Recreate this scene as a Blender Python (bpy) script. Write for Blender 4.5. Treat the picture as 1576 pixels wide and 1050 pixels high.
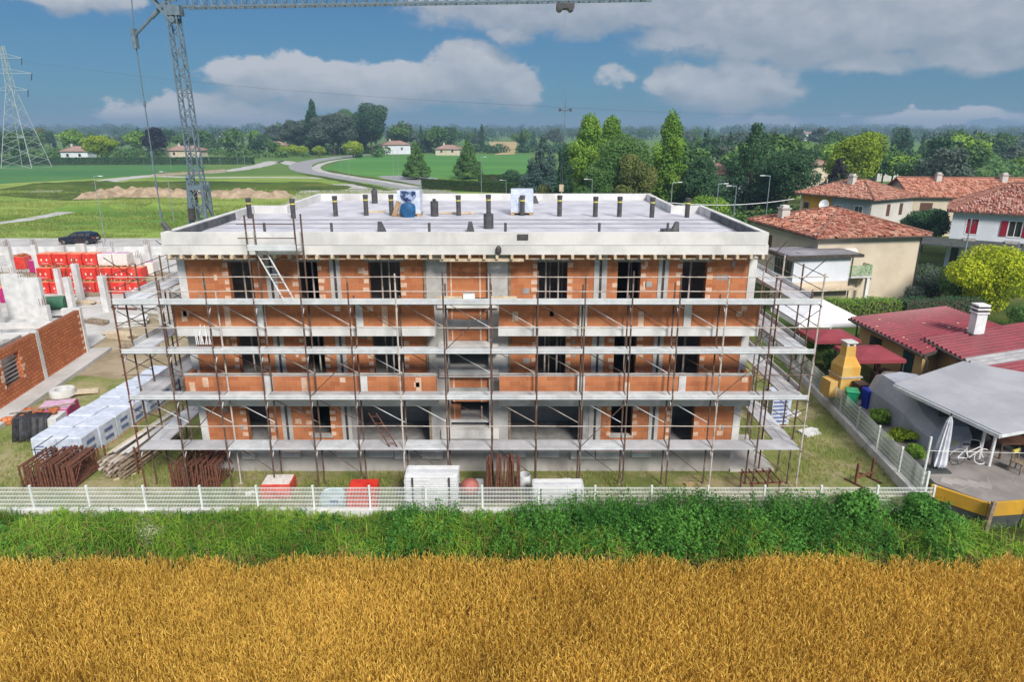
import bpy, math, random
import numpy as np
from mathutils import Vector, Matrix
R = math.radians
sc = bpy.context.scene
for o in list(bpy.data.objects): bpy.data.objects.remove(o)
COL = sc.collection
# ------------------------------------------------------------------ camera, sky, sun, exposure
CAM_Z, PITCH, FPX, CX, CY = 14.0, R(17.4), 1050.0, 788.0, 525.0
cam = bpy.data.cameras.new('camera'); cam_o = bpy.data.objects.new('camera', cam); COL.objects.link(cam_o)
cam.sensor_width = 36.0; cam.lens = FPX / 1576.0 * 36.0
cam.clip_start = 0.1; cam.clip_end = 20000
cam_o.location = (0, 0, CAM_Z); cam_o.rotation_euler = (math.pi / 2 - PITCH, 0, 0)
sc.camera = cam_o
SUN_EL, SUN_AZ = R(37), R(156)          # azimuth clockwise from +Y: behind the camera, to the right
sun = bpy.data.lights.new('sun', 'SUN'); sun_o = bpy.data.objects.new('sun', sun); COL.objects.link(sun_o)
sun.energy = 2.6; sun.angle = R(14); sun.color = (1.0, 0.94, 0.86)
sd = Vector((math.sin(SUN_AZ) * math.cos(SUN_EL), math.cos(SUN_AZ) * math.cos(SUN_EL), math.sin(SUN_EL)))
sun_o.rotation_euler = sd.to_track_quat('Z', 'Y').to_euler(); sun_o.location = (20, -30, 60)
sc.view_settings.view_transform = 'Standard'; sc.view_settings.look = 'None'
sc.view_settings.gamma = 1.0; sc.view_settings.use_curve_mapping = False
sc.view_settings.exposure = 0.80
sc.cycles.max_bounces = 6; sc.cycles.diffuse_bounces = 3; sc.cycles.transparent_max_bounces = 12
sc.cycles.volume_bounces = 0
sc.cycles.use_denoising = True

def pix_dir(px, py):
    u, v = (px - CX) / FPX, (CY - py) / FPX
    c, s = math.cos(PITCH), math.sin(PITCH)
    return u, c + s * v, -s + c * v
def at(px, py, z=0.0):
    """the point of the plane at height z seen at this pixel of the 1576 px photograph"""
    x, y, k = pix_dir(px, py); t = (z - CAM_Z) / k
    return Vector((x * t, y * t, z))
def at_y(px, py, Y):
    x, y, k = pix_dir(px, py); t = Y / y
    return Vector((x * t, Y, CAM_Z + k * t))

# shader expression helper: arithmetic on sockets builds math nodes
class E:
    tree = None
    def __init__(s, v): s.v = v
    @staticmethod
    def _m(op, *a, clamp=False):
        n = E.tree.nodes.new('ShaderNodeMath'); n.operation = op; n.use_clamp = clamp
        for i, x in enumerate(a):
            x = x.v if isinstance(x, E) else x
            if isinstance(x, (int, float)): n.inputs[i].default_value = x
            else: E.tree.links.new(x, n.inputs[i])
        return E(n.outputs[0])
    def __add__(s, o): return E._m('ADD', s, o)
    __radd__ = __add__
    def __sub__(s, o): return E._m('SUBTRACT', s, o)
    def __rsub__(s, o): return E._m('SUBTRACT', o, s)
    def __mul__(s, o): return E._m('MULTIPLY', s, o)
    __rmul__ = __mul__
    def __truediv__(s, o): return E._m('DIVIDE', s, o)
    def max(s, o): return E._m('MAXIMUM', s, o)
    def min(s, o): return E._m('MINIMUM', s, o)
    def clamp(s): return E._m('ADD', s, 0.0, clamp=True)
    def step(s, a, b):
        n = E.tree.nodes.new('ShaderNodeMapRange'); n.interpolation_type = 'SMOOTHSTEP'
        E.tree.links.new(s.v, n.inputs[0]); n.inputs[1].default_value = a; n.inputs[2].default_value = b
        return E(n.outputs[0])
def comb(x, y, z=0.0):
    n = E.tree.nodes.new('ShaderNodeCombineXYZ')
    for i, a in enumerate((x, y, z)):
        a = a.v if isinstance(a, E) else a
        if isinstance(a, (int, float)): n.inputs[i].default_value = a
        else: E.tree.links.new(a, n.inputs[i])
    return n.outputs[0]
def sep(sock):
    n = E.tree.nodes.new('ShaderNodeSeparateXYZ'); E.tree.links.new(sock, n.inputs[0])
    return [E(o) for o in n.outputs]
def noise(vec, scale, detail=4, rough=0.55, out=0):
    n = E.tree.nodes.new('ShaderNodeTexNoise'); n.inputs['Scale'].default_value = scale
    n.inputs['Detail'].default_value = detail; n.inputs['Roughness'].default_value = rough
    if vec is not None: E.tree.links.new(vec, n.inputs['Vector'])
    return E(n.outputs[out])
def mixc(f, a, b, blend='MIX'):
    n = E.tree.nodes.new('ShaderNodeMix'); n.data_type = 'RGBA'; n.blend_type = blend; n.clamp_factor = True
    for i, x in ((0, f), (6, a), (7, b)):
        x = x.v if isinstance(x, E) else x
        if isinstance(x, (int, float)): n.inputs[i].default_value = x
        elif isinstance(x, tuple): n.inputs[i].default_value = (*x[:3], 1)
        else: E.tree.links.new(x, n.inputs[i])
    return n.outputs[2]

world = bpy.data.worlds.new('World'); sc.world = world; world.use_nodes = True
nt = world.node_tree; nt.nodes.clear(); E.tree = nt
SKY_TINT, SKY_HORIZON = (.095, .235, .375), (1.25, 2.40, 3.45)
CLOUD_DARK, CLOUD_LIGHT, CLOUD_FILL = (2.25, 2.6, 3.1), (3.9, 4.0, 4.3), (9.0, 9.0, 9.3)
sky = nt.nodes.new('ShaderNodeTexSky'); sky.sky_type = 'NISHITA'; sky.sun_disc = False
sky.sun_elevation = SUN_EL; sky.sun_rotation = SUN_AZ; sky.altitude = 50
sky.air_density = 1.0; sky.dust_density = 0.6; sky.ozone_density = 2.5
tc = nt.nodes.new('ShaderNodeTexCoord')
dx, dy, dz = sep(tc.outputs['Generated'])
az = E._m('ARCTAN2', dx, dy); el = E._m('ARCSINE', dz)
FA, FE = 15.0, 21.0
nv = comb(az * FA, el * FE, 0.0)
nv2 = comb(az * FA + 7.3, el * FE + 3.1, 2.0)
w1 = noise(nv, .8, 5, 0.55) - 0.5
w2 = noise(nv2, .9, 5, 0.55) - 0.5
azw = az + w1 * 0.075; elw = el + w2 * 0.050
CLOUDS = [  # px, py, half width, half height above, half height below (photo pixels), weight
 (470, 125, 150, 40, 48, .95), (610, 138, 130, 48, 40, 1.02), (735, 122, 100, 62, 54, 1.12), (785, 135, 55, 44, 40, 1.05), (400, 118, 90, 26, 28, .85),
 (1120, 140, 122, 46, 38, 1.05), (1180, 130, 56, 38, 36, 1.0), (1045, 125, 55, 30, 28, .98),
 (900, 14, 300, 90, 44, 1.0), (1240, 35, 280, 90, 74, 1.02), (1480, 30, 230, 90, 52, 1.05), (1500, 82, 95, 28, 26, 1.0), (780, 52, 46, 16, 16, .85), (1330, 95, 100, 24, 20, .85), (1080, 60, 120, 30, 24, .9),
 (330, 178, 150, 36, 26, .98), (380, 185, 110, 22, 18, .9), (120, -6, 85, 32, 26, .92), (945, 117, 42, 15, 15, .40), (1155, 190, 74, 17, 16, .95),
 (1450, 178, 120, 14, 12, .6), (-300, 120, 160, 50, 40, 1.0), (1900, 150, 180, 60, 40, 1.0)]
def field(azv, elv):
    f = None
    for (px, py, rx, ru, rd, wgt) in CLOUDS:
        d = Vector(pix_dir(px, py)).normalized()
        a0, e0 = math.atan2(d.x, d.y), math.asin(d.z); k = 1 / 1085.0
        da = (azv - a0) * (1 / (rx * k)); de = elv - e0
        de = (de * (1 / (ru * k))).max(de * (-1 / (rd * k)))
        g = wgt - (da * da + de * de) * wgt
        f = g if f is None else f.max(g)
    return f
high = (noise(nv2, 0.16, 6, 0.6) - 0.36) * 3.0 - (0.50 - el).max(0.0) * 7.0      # unseen bright broken cloud added overhead and behind as soft fill light
f = field(azw, elw); f_up = field(azw, elw + 0.022)
fb = noise(nv, 1.9, 12, 0.60)
top = ((f - f_up) * 3.0 + 0.35).clamp()
q_ = ((f.max(high) + (fb - 0.5) * 1.15 - 0.06) / (0.66 - top * 0.36)).clamp()
dens = q_ * q_ * (3.0 - q_ * 2.0)
up = comb(az * FA + 0.10, el * FE + 0.28, 0.0)
relief = (noise(nv, 1.5, 8, 0.55) - noise(up, 1.5, 8, 0.55)) * 1.15
lit = ((f - f_up) * 0.85 + relief + 0.30).clamp()
SKY_MUL = 0.085
hz = (1.0 - el * 3.4).clamp()
skyc = mixc(1.0, sky.outputs[0], SKY_TINT, 'MULTIPLY')
skyc = mixc(hz * 0.55, skyc, SKY_HORIZON)
cloudc = mixc(lit, CLOUD_DARK, CLOUD_LIGHT)
cloudc = mixc(el.step(0.34, 0.75), cloudc, CLOUD_FILL)
final = mixc(dens * 0.86, skyc, cloudc)
bg = nt.nodes.new('ShaderNodeBackground'); nt.links.new(final, bg.inputs[0]); bg.inputs[1].default_value = SKY_MUL
wo = nt.nodes.new('ShaderNodeOutputWorld'); nt.links.new(bg.outputs[0], wo.inputs[0])

# ------------------------------------------------------------------ materials
M = {}
def new_mat(name):
    m = bpy.data.materials.new(name); m.use_nodes = True
    m.node_tree.nodes.clear(); E.tree = m.node_tree
    p = m.node_tree.nodes.new('ShaderNodeBsdfPrincipled'); o = m.node_tree.nodes.new('ShaderNodeOutputMaterial')
    m.node_tree.links.new(p.outputs[0], o.inputs[0]); M[name] = m
    return m, p, o
def objco():
    t = E.tree.nodes.new('ShaderNodeTexCoord'); return t.outputs['Object']
def setc(p, c):
    if isinstance(c, tuple): p.inputs['Base Color'].default_value = (*c[:3], 1)
    else: E.tree.links.new(c.v if isinstance(c, E) else c, p.inputs['Base Color'])
def bump(p, h, dist=0.02, strength=0.6):
    b = E.tree.nodes.new('ShaderNodeBump'); b.inputs['Distance'].default_value = dist; b.inputs['Strength'].default_value = strength
    E.tree.links.new(h.v, b.inputs['Height']); E.tree.links.new(b.outputs[0], p.inputs['Normal'])
def mat(name, c1, c2=None, scale=3.0, rough=0.75, metal=0.0, bmp=0.0, detail=5, lo=.35, hi=.65, spec=0.3, dirt=0.0, dirtc=(.10, .085, .07)):
    m, p, o = new_mat(name)
    p.inputs['Roughness'].default_value = rough; p.inputs['Metallic'].default_value = metal
    p.inputs['Specular IOR Level'].default_value = spec
    c2 = c2 or tuple(x * .75 for x in c1)
    oi = E.tree.nodes.new('ShaderNodeObjectInfo')
    v = objco(); sx, sy, sz = sep(v); r = E(oi.outputs['Random'])
    v2 = comb(sx + r * 31.0, sy + r * 17.0, sz)
    n = noise(v2, scale, detail, .6)
    c = mixc(n.step(lo, hi), c1, c2)
    if dirt:
        c = mixc(noise(comb(sx * 1.0 + r * 9.0, sy, sz * .35), scale * .4, 6, .65).step(.5, .75) * dirt, c, dirtc)
    setc(p, c)
    if bmp: bump(p, noise(v2, scale * 4, 5, .6), bmp, .7)
    return m
mat('concrete', (.50, .49, .475), (.37, .36, .35), 1.6, .85, bmp=.006, dirt=.35, dirtc=(.2, .19, .18))
mat('white_concrete', (.66, .66, .65), (.50, .50, .50), 1.2, .8, bmp=.006, dirt=.3, dirtc=(.34, .33, .31))
mat('fascia', (.66, .655, .64), (.54, .535, .525), .9, .8, bmp=.004, dirt=.75, dirtc=(.34, .335, .33))
mat('grey_render', (.36, .35, .345), (.26, .255, .25), 2.2, .9, bmp=.006, dirt=.3)
mat('plinth', (.46, .445, .43), (.36, .345, .335), 1.1, .9, bmp=.006, dirt=.5, dirtc=(.16, .145, .13))
mat('inner_dark', (.42, .39, .36), (.31, .28, .26), 1.5, .95)
mat('galv', (.68, .71, .74), (.54, .57, .60), 2.2, .5, metal=.0, spec=.5, dirt=.35, dirtc=(.3, .29, .28))
mat('deck_plate', (.54, .54, .565), (.42, .42, .44), 1.3, .6, metal=.0, dirt=.5, dirtc=(.27, .25, .23))
mat('rust', (.19, .075, .045), (.10, .045, .032), 9, .85, bmp=.003)
mat('tube_rust', (.11, .065, .05), (.24, .20, .18), 2.5, .7, lo=.52, hi=.66)
mat('tube_pale', (.52, .47, .43), (.30, .22, .18), 3.0, .65, lo=.45, hi=.7)
mat('membrane', (.55, .55, .595), (.41, .41, .46), .7, .6, dirt=.4, dirtc=(.40, .40, .45))
mat('lining_dark', (.055, .058, .065), (.12, .125, .135), 2.0, .7)
mat('pipe_grey', (.050, .050, .054), (.085, .083, .086), 4, .5)
mat('yellow_band', (.62, .55, .10), None, 4, .5)
mat('timber', (.55, .40, .24), (.38, .25, .14), 5, .75)
mat('pale_timber', (.62, .52, .38), (.45, .36, .25), 6, .75)
mat('old_timber', (.33, .26, .19), (.18, .14, .10), 7, .85)
mat('white_paint', (.78, .79, .80), (.66, .67, .68), 2, .45)
mat('fence_white', (.74, .78, .76), (.62, .66, .64), 3, .4)
mat('wrap_white', (.62, .67, .77), (.48, .54, .65), 3.2, .3, bmp=.03, spec=.5, dirt=.35, dirtc=(.36, .36, .38))
mat('seam_grey', (.34, .35, .40), None, 3, .6)
mat('sack_teal', (.50, .62, .64), (.36, .48, .52), 2.5, .6, bmp=.03)
mat('print_blue', (.10, .13, .30), (.16, .2, .4), 9, .5)
mat('red_wrap', (.70, .045, .028), (.52, .028, .02), 2.5, .4, bmp=.02, spec=.5, dirt=.35, dirtc=(.5, .2, .14))
mat('tan_top', (.74, .33, .17), (.62, .22, .11), 6, .6, bmp=.02)
mat('pink_wrap', (.42, .03, .16), (.32, .02, .12), 2.5, .4, bmp=.012)
mat('pink_pale', (.62, .42, .52), (.5, .3, .42), 3, .45)
mat('mark_white', (.75, .72, .70), (.6, .55, .5), 8, .6)
mat('black_sheet', (.022, .022, .024), (.05, .05, .055), 5, .4, bmp=.02)
mat('blue_bag', (.02, .12, .28), (.015, .07, .17), 4, .55, bmp=.02)
mat('navy_sheet', (.02, .04, .12), (.30, .38, .52), 3, .4, bmp=.02, lo=.5, hi=.56)
mat('cardboard', (.40, .27, .16), (.3, .19, .11), 4, .8)
mat('crane_grey', (.17, .23, .28), (.12, .165, .20), 4, .5, metal=.2)
mat('steel_dark', (.06, .06, .065), (.10, .09, .09), 4, .5, metal=.4)
mat('pylon_pale', (.44, .49, .49), (.34, .39, .40), 2, .5, metal=.1)
mat('pylon_grey', (.30, .36, .38), (.24, .29, .31), 2, .5, metal=.3)
mat('car_paint', (.012, .018, .035), (.016, .022, .04), 2, .18, metal=.3, spec=.6)
mat('glass_dark', (.012, .014, .018), (.02, .022, .026), 2, .05, spec=.8)
mat('tyre', (.015, .015, .016), None, 6, .85)
mat('rim', (.35, .36, .38), None, 6, .3, metal=.8)
mat('lamp_red', (.35, .02, .02), None, 6, .3)
mat('lamp_clear', (.7, .7, .72), None, 6, .15)
mat('asphalt', (.30, .305, .315), (.235, .24, .25), .6, .9, dirt=.3, dirtc=(.22, .2, .17))
mat('pale_road', (.46, .455, .45), (.36, .35, .335), .35, .9, dirt=.35, dirtc=(.34, .29, .22))
mat('site_concrete', (.52, .51, .50), (.40, .39, .37), .5, .9, bmp=.01, dirt=.5, dirtc=(.34, .29, .23))
mat('patio', (.30, .275, .26), (.215, .20, .19), .9, .85, bmp=.006, dirt=.6, dirtc=(.15, .135, .125))
mat('line_white', (.75, .75, .73), None, 3, .7)
mat('dirt_heap', (.42, .32, .22), (.27, .20, .13), .6, .95, bmp=.12, detail=8)
mat('cream_wall', (.62, .54, .42), (.55, .47, .36), .7, .9, dirt=.25, dirtc=(.4, .33, .25))
mat('white_wall', (.68, .71, .76), (.61, .64, .69), .6, .9, dirt=.2, dirtc=(.5, .5, .5))
mat('offwhite_wall', (.60, .58, .54), (.52, .50, .46), .6, .9, dirt=.2, dirtc=(.42, .4, .36))
mat('grey_wall', (.38, .41, .46), (.34, .36, .41), .6, .9)
mat('orange_wall', (.80, .40, .06), (.72, .33, .05), .8, .9)
mat('yellow_wall', (.50, .36, .16), (.41, .29, .12), .7, .9, dirt=.35, dirtc=(.26, .19, .09))
mat('ochre_wall', (.60, .33, .02), (.46, .26, .03), 1.0, .85, dirt=.4, dirtc=(.27, .2, .12))
mat('oven_yellow', (.60, .41, .13), (.56, .31, .06), 1.3, .85, dirt=.25, dirtc=(.33, .25, .14))
mat('dark_wall', (.045, .055, .055), (.07, .075, .07), 1.5, .85)
mat('eave_dark', (.05, .042, .038), (.08, .07, .06), 3, .7)
mat('shutter_red', (.30, .008, .025), (.22, .006, .02), 5, .6)
mat('shutter_brown', (.13, .065, .04), (.09, .045, .03), 6, .7)
mat('window_dark', (.022, .022, .026), (.035, .033, .035), 3, .2, spec=.6)
mat('stone', (.45, .43, .40), (.35, .33, .30), 4, .85)
mat('red_sheet', (.235, .030, .045), (.17, .025, .036), 1.2, .45, spec=.4, dirt=.35, dirtc=(.16, .06, .06))
mat('grey_sheet', (.36, .36, .37), (.26, .26, .27), 1.5, .5)
mat('gazebo_red', (.27, .045, .06), (.21, .035, .047), 1.5, .7)
mat('awning_grey', (.38, .385, .41), (.30, .305, .33), .6, .5, bmp=.015, dirt=.3, dirtc=(.3, .3, .33))
mat('tarp_grey', (.38, .40, .45), (.30, .32, .37), .8, .5, bmp=.03)
mat('canvas_white', (.78, .79, .82), (.68, .69, .73), 1.5, .7)
mat('umbrella_cloth', (.70, .71, .76), (.52, .53, .60), 3.0, .8)
mat('bin_blue', (.01, .03, .42), None, 3, .4)
mat('bin_green', (.02, .30, .14), (.015, .22, .1), 3, .4)
mat('bin_dark', (.012, .05, .05), None, 3, .45)
mat('bark', (.10, .075, .055), (.06, .045, .033), 8, .95, bmp=.02)
mat('balcony_green', (.16, .32, .14), (.45, .5, .38), 7, .8, lo=.4, hi=.6)
mat('flat_roof', (.26, .25, .27), (.17, .16, .18), .8, .8, dirt=.5, dirtc=(.34, .34, .36))
mat('shed_wood', (.30, .20, .12), (.2, .13, .08), 6, .8)
mat('mesh_green', (.05, .16, .09), None, 5, .7)
mat('brown_plastic', (.10, .06, .045), None, 5, .6)
mat('mixer_red', (.40, .12, .10), (.3, .1, .08), 5, .6)
mat('grey_paint', (.33, .34, .35), None, 5, .6)

def brick_mat(name, c1, c2, mortar, bw=.30, bh=.25, msize=.012, patch=.35, patchc=(.20, .075, .04)):
    m, p, o = new_mat(name); p.inputs['Roughness'].default_value = .9; p.inputs['Specular IOR Level'].default_value = .2
    sx, sy, sz = sep(objco())
    vec = comb(sx + sy, sz, 0)
    b = E.tree.nodes.new('ShaderNodeTexBrick'); E.tree.links.new(vec, b.inputs['Vector'])
    b.inputs['Color1'].default_value = (*c1, 1); b.inputs['Color2'].default_value = (*c2, 1); b.inputs['Mortar'].default_value = (*mortar, 1)
    b.inputs['Scale'].default_value = 1; b.inputs['Brick Width'].default_value = bw; b.inputs['Row Height'].default_value = bh
    b.inputs['Mortar Size'].default_value = msize; b.inputs['Mortar Smooth'].default_value = .3; b.offset = .5
    c = b.outputs['Color']
    c = mixc(noise(comb(sx + sy, sz, sy), .9, 6, .6).step(.45, .72) * patch, c, patchc)
    c = mixc(noise(comb(sx + sy, sz * 3.0, 3.0), 7, 5, .6).step(.4, .8) * .35, c, (.52, .25, .13))
    setc(p, c); bump(p, E(b.outputs['Fac']) * -1.0 + noise(vec, 30, 3) * .5, .012, .7)
    return m
brick_mat('brick', (.53, .20, .085), (.41, .135, .055), (.52, .30, .19), .42, .22, .0075, .32, (.29, .115, .06))
brick_mat('brick_rough', (.60, .20, .075), (.44, .125, .05), (.22, .08, .045), .30, .20, .022, .25)
mat('jamb_block', (.70, .52, .40), (.58, .38, .27), 6, .9)

def uv_mat_tiles(name, c1, c2, c3, tw=.22, th=.36, moss=.25):
    m, p, o = new_mat(name); p.inputs['Roughness'].default_value = .85; p.inputs['Specular IOR Level'].default_value = .2
    t = E.tree.nodes.new('ShaderNodeUVMap'); u, v, _ = sep(t.outputs[0])
    b = E.tree.nodes.new('ShaderNodeTexBrick'); E.tree.links.new(t.outputs[0], b.inputs['Vector'])
    b.inputs['Color1'].default_value = (0, 0, 0, 1); b.inputs['Color2'].default_value = (1, 1, 1, 1); b.inputs['Mortar'].default_value = (0, 0, 0, 1)
    b.inputs['Scale'].default_value = 1; b.inputs['Brick Width'].default_value = tw; b.inputs['Row Height'].default_value = th
    b.inputs['Mortar Size'].default_value = .0; b.offset = .0
    r = sep(b.outputs['Color'])[0]
    n = noise(t.outputs[0], .9, 7, .7)
    c = mixc((r * .75 + n * .9 - .35).clamp(), c1, c2)
    c = mixc((noise(comb(u * 1.0, v * .55, 4.0), 1.7, 8, .72)).step(.46, .56) * .8, c, c3)
    c = mixc((noise(comb(u * 1.3, v * .5, 14.0), 2.3, 6, .75)).step(.54, .62) * .7, c, (.16, .045, .035))
    c = mixc(noise(comb(u, v, 9.0), .8, 6, .7).step(.55, .75) * moss, c, (.10, .075, .06))
    wv = E._m('ABSOLUTE', E._m('SINE', u * (math.pi / tw)))
    tr = E._m('FRACT', v * (1 / th))
    c = mixc((wv * -1.0 + 1.0).step(.55, 1.0) * .65, c, (.09, .035, .025))
    setc(p, c); bump(p, wv * .7 + tr * .35 + r * .2, .07, .9)
    return m
uv_mat_tiles('tiles_red', (.46, .165, .105), (.30, .105, .07), (.54, .32, .24), moss=.45)
uv_mat_tiles('tiles_pink', (.46, .20, .14), (.34, .13, .09), (.52, .32, .24), moss=.15)
uv_mat_tiles('tiles_far', (.36, .22, .17), (.30, .19, .16), (.42, .33, .28), moss=.2)
uv_mat_tiles('tiles_orange', (.50, .205, .13), (.42, .15, .095), (.56, .30, .21), moss=.15)
uv_mat_tiles('tiles_mottled', (.36, .12, .085), (.21, .08, .06), (.50, .31, .25), moss=.45)

def leaf_mat(name, dark, light, trans=.3, rough=.6):
    m, p, o = new_mat(name); p.inputs['Roughness'].default_value = rough; p.inputs['Specular IOR Level'].default_value = .25
    a = E.tree.nodes.new('ShaderNodeAttribute'); a.attribute_name = 'tint'
    oi = E.tree.nodes.new('ShaderNodeObjectInfo')
    f = (E(a.outputs['Fac']) + (E(oi.outputs['Random']) - .5) * .35).clamp()
    c = mixc(f, dark, light); setc(p, c)
    tr = E.tree.nodes.new('ShaderNodeBsdfTranslucent'); E.tree.links.new(c, tr.inputs[0])
    mx = E.tree.nodes.new('ShaderNodeMixShader'); mx.inputs[0].default_value = trans
    E.tree.links.new(p.outputs[0], mx.inputs[1]); E.tree.links.new(tr.outputs[0], mx.inputs[2]); E.tree.links.new(mx.outputs[0], o.inputs[0])
    return m
leaf_mat('leaf_mid', (.055, .135, .034), (.145, .275, .065))
leaf_mat('leaf_dark', (.030, .085, .042), (.080, .175, .070))
leaf_mat('leaf_blue', (.060, .115, .100), (.14, .22, .18))
leaf_mat('leaf_bright', (.105, .235, .030), (.31, .48, .06))
leaf_mat('leaf_yellow', (.24, .34, .015), (.66, .70, .03))
leaf_mat('leaf_lime', (.17, .27, .02), (.42, .52, .035))
leaf_mat('leaf_olive', (.10, .14, .035), (.23, .26, .07))
leaf_mat('leaf_purple', (.018, .018, .032), (.045, .04, .06))
leaf_mat('leaf_grey', (.065, .105, .072), (.14, .185, .14))
leaf_mat('hedge_leaf', (.025, .070, .015), (.085, .175, .025))
leaf_mat('grass_blade', (.075, .19, .02), (.33, .52, .06), .4)
leaf_mat('weed_leaf', (.045, .165, .026), (.17, .42, .065), .4)
leaf_mat('meadow_blade', (.10, .19, .03), (.36, .42, .11), .35)
leaf_mat('dry_stem', (.16, .10, .04), (.34, .24, .10), .2)
leaf_mat('wheat_ear', (.46, .275, .035), (.98, .71, .17), .45, .7)
leaf_mat('flower', (.30, .36, .16), (.62, .66, .42), .3)
leaf_mat('site_grass', (.10, .17, .03), (.34, .36, .10), .3)

def ground_mat(name, cols, scales, spec=.1, b=.0):
    """cols: base colour then (colour, scale, lo, hi, amount) patches"""
    m, p, o = new_mat(name); p.inputs['Roughness'].default_value = .95; p.inputs['Specular IOR Level'].default_value = spec
    g = objco(); c = cols
    for k, (cc, s, lo, hi, amt, stretch) in enumerate(scales):
        x, y, z = sep(g)
        c = mixc(noise(comb(x * stretch, y, z + k * 7.7), s, 8, .62).step(lo, hi) * amt, c, cc)
    setc(p, c)
    if b: bump(p, noise(g, 6, 6, .7), b, .8)
    return m
ground_mat('meadow', (.20, .295, .055), [((.28, .345, .085), .03, .4, .62, .9, .3), ((.070, .165, .026), .06, .46, .66, .85, .3), ((.30, .31, .09), .11, .56, .72, .6, .25), ((.06, .13, .022), .9, .48, .72, .5, .45), ((.05, .11, .02), .22, .55, .7, .5, .3)])
mat('patio_light', (.37, .345, .32), (.30, .28, .26), 1.5, .85, dirt=.5, dirtc=(.2, .18, .16))
ground_mat('far_land', (.12, .20, .05), [((.075, .15, .04), .006, .4, .6, .9, .5), ((.17, .2, .07), .004, .55, .7, .7, .4), ((.28, .25, .14), .007, .66, .74, .6, .4)])
ground_mat('crop_green', (.075, .21, .05), [((.11, .26, .06), .03, .4, .65, .8, .3), ((.03, .11, .025), .35, .4, .7, .4, .15)])
ground_mat('crop_dark', (.06, .165, .055), [((.09, .20, .06), .02, .4, .65, .8, .25), ((.025, .10, .03), .3, .45, .7, .4, .2)])
ground_mat('rough_grass', (.075, .12, .022), [((.045, .075, .02), .12, .4, .65, .9, .4), ((.17, .17, .05), .3, .5, .7, .7, .5), ((.20, .14, .07), .07, .58, .72, .6, .5)], b=.2)
ground_mat('site_soil', (.33, .285, .16), [((.13, .175, .045), .35, .42, .58, .95, 1), ((.21, .235, .07), 1.1, .42, .65, .75, 1), ((.33, .28, .18), .6, .58, .72, .8, 1), ((.16, .12, .07), 3.5, .5, .75, .55, 1)], b=.06)
ground_mat('wheat_soil', (.20, .115, .028), [((.28, .165, .045), 1.3, .4, .65, .8, 1), ((.045, .045, .012), .8, .5, .7, .7, 1)], b=.05)
ground_mat('verge_soil', (.045, .060, .018), [((.10, .075, .035), .8, .45, .65, .8, 1), ((.03, .06, .012), 2, .4, .6, .7, 1)], b=.05)
ground_mat('site_mud', (.36, .30, .21), [((.25, .20, .13), .35, .4, .6, .9, 1), ((.47, .42, .34), .5, .52, .68, .9, 1), ((.15, .16, .06), .22, .58, .7, .8, 1)], b=.08)
ground_mat('straw_field', (.45, .33, .17), [((.36, .3, .13), .05, .4, .6, .8, 1)])
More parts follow.
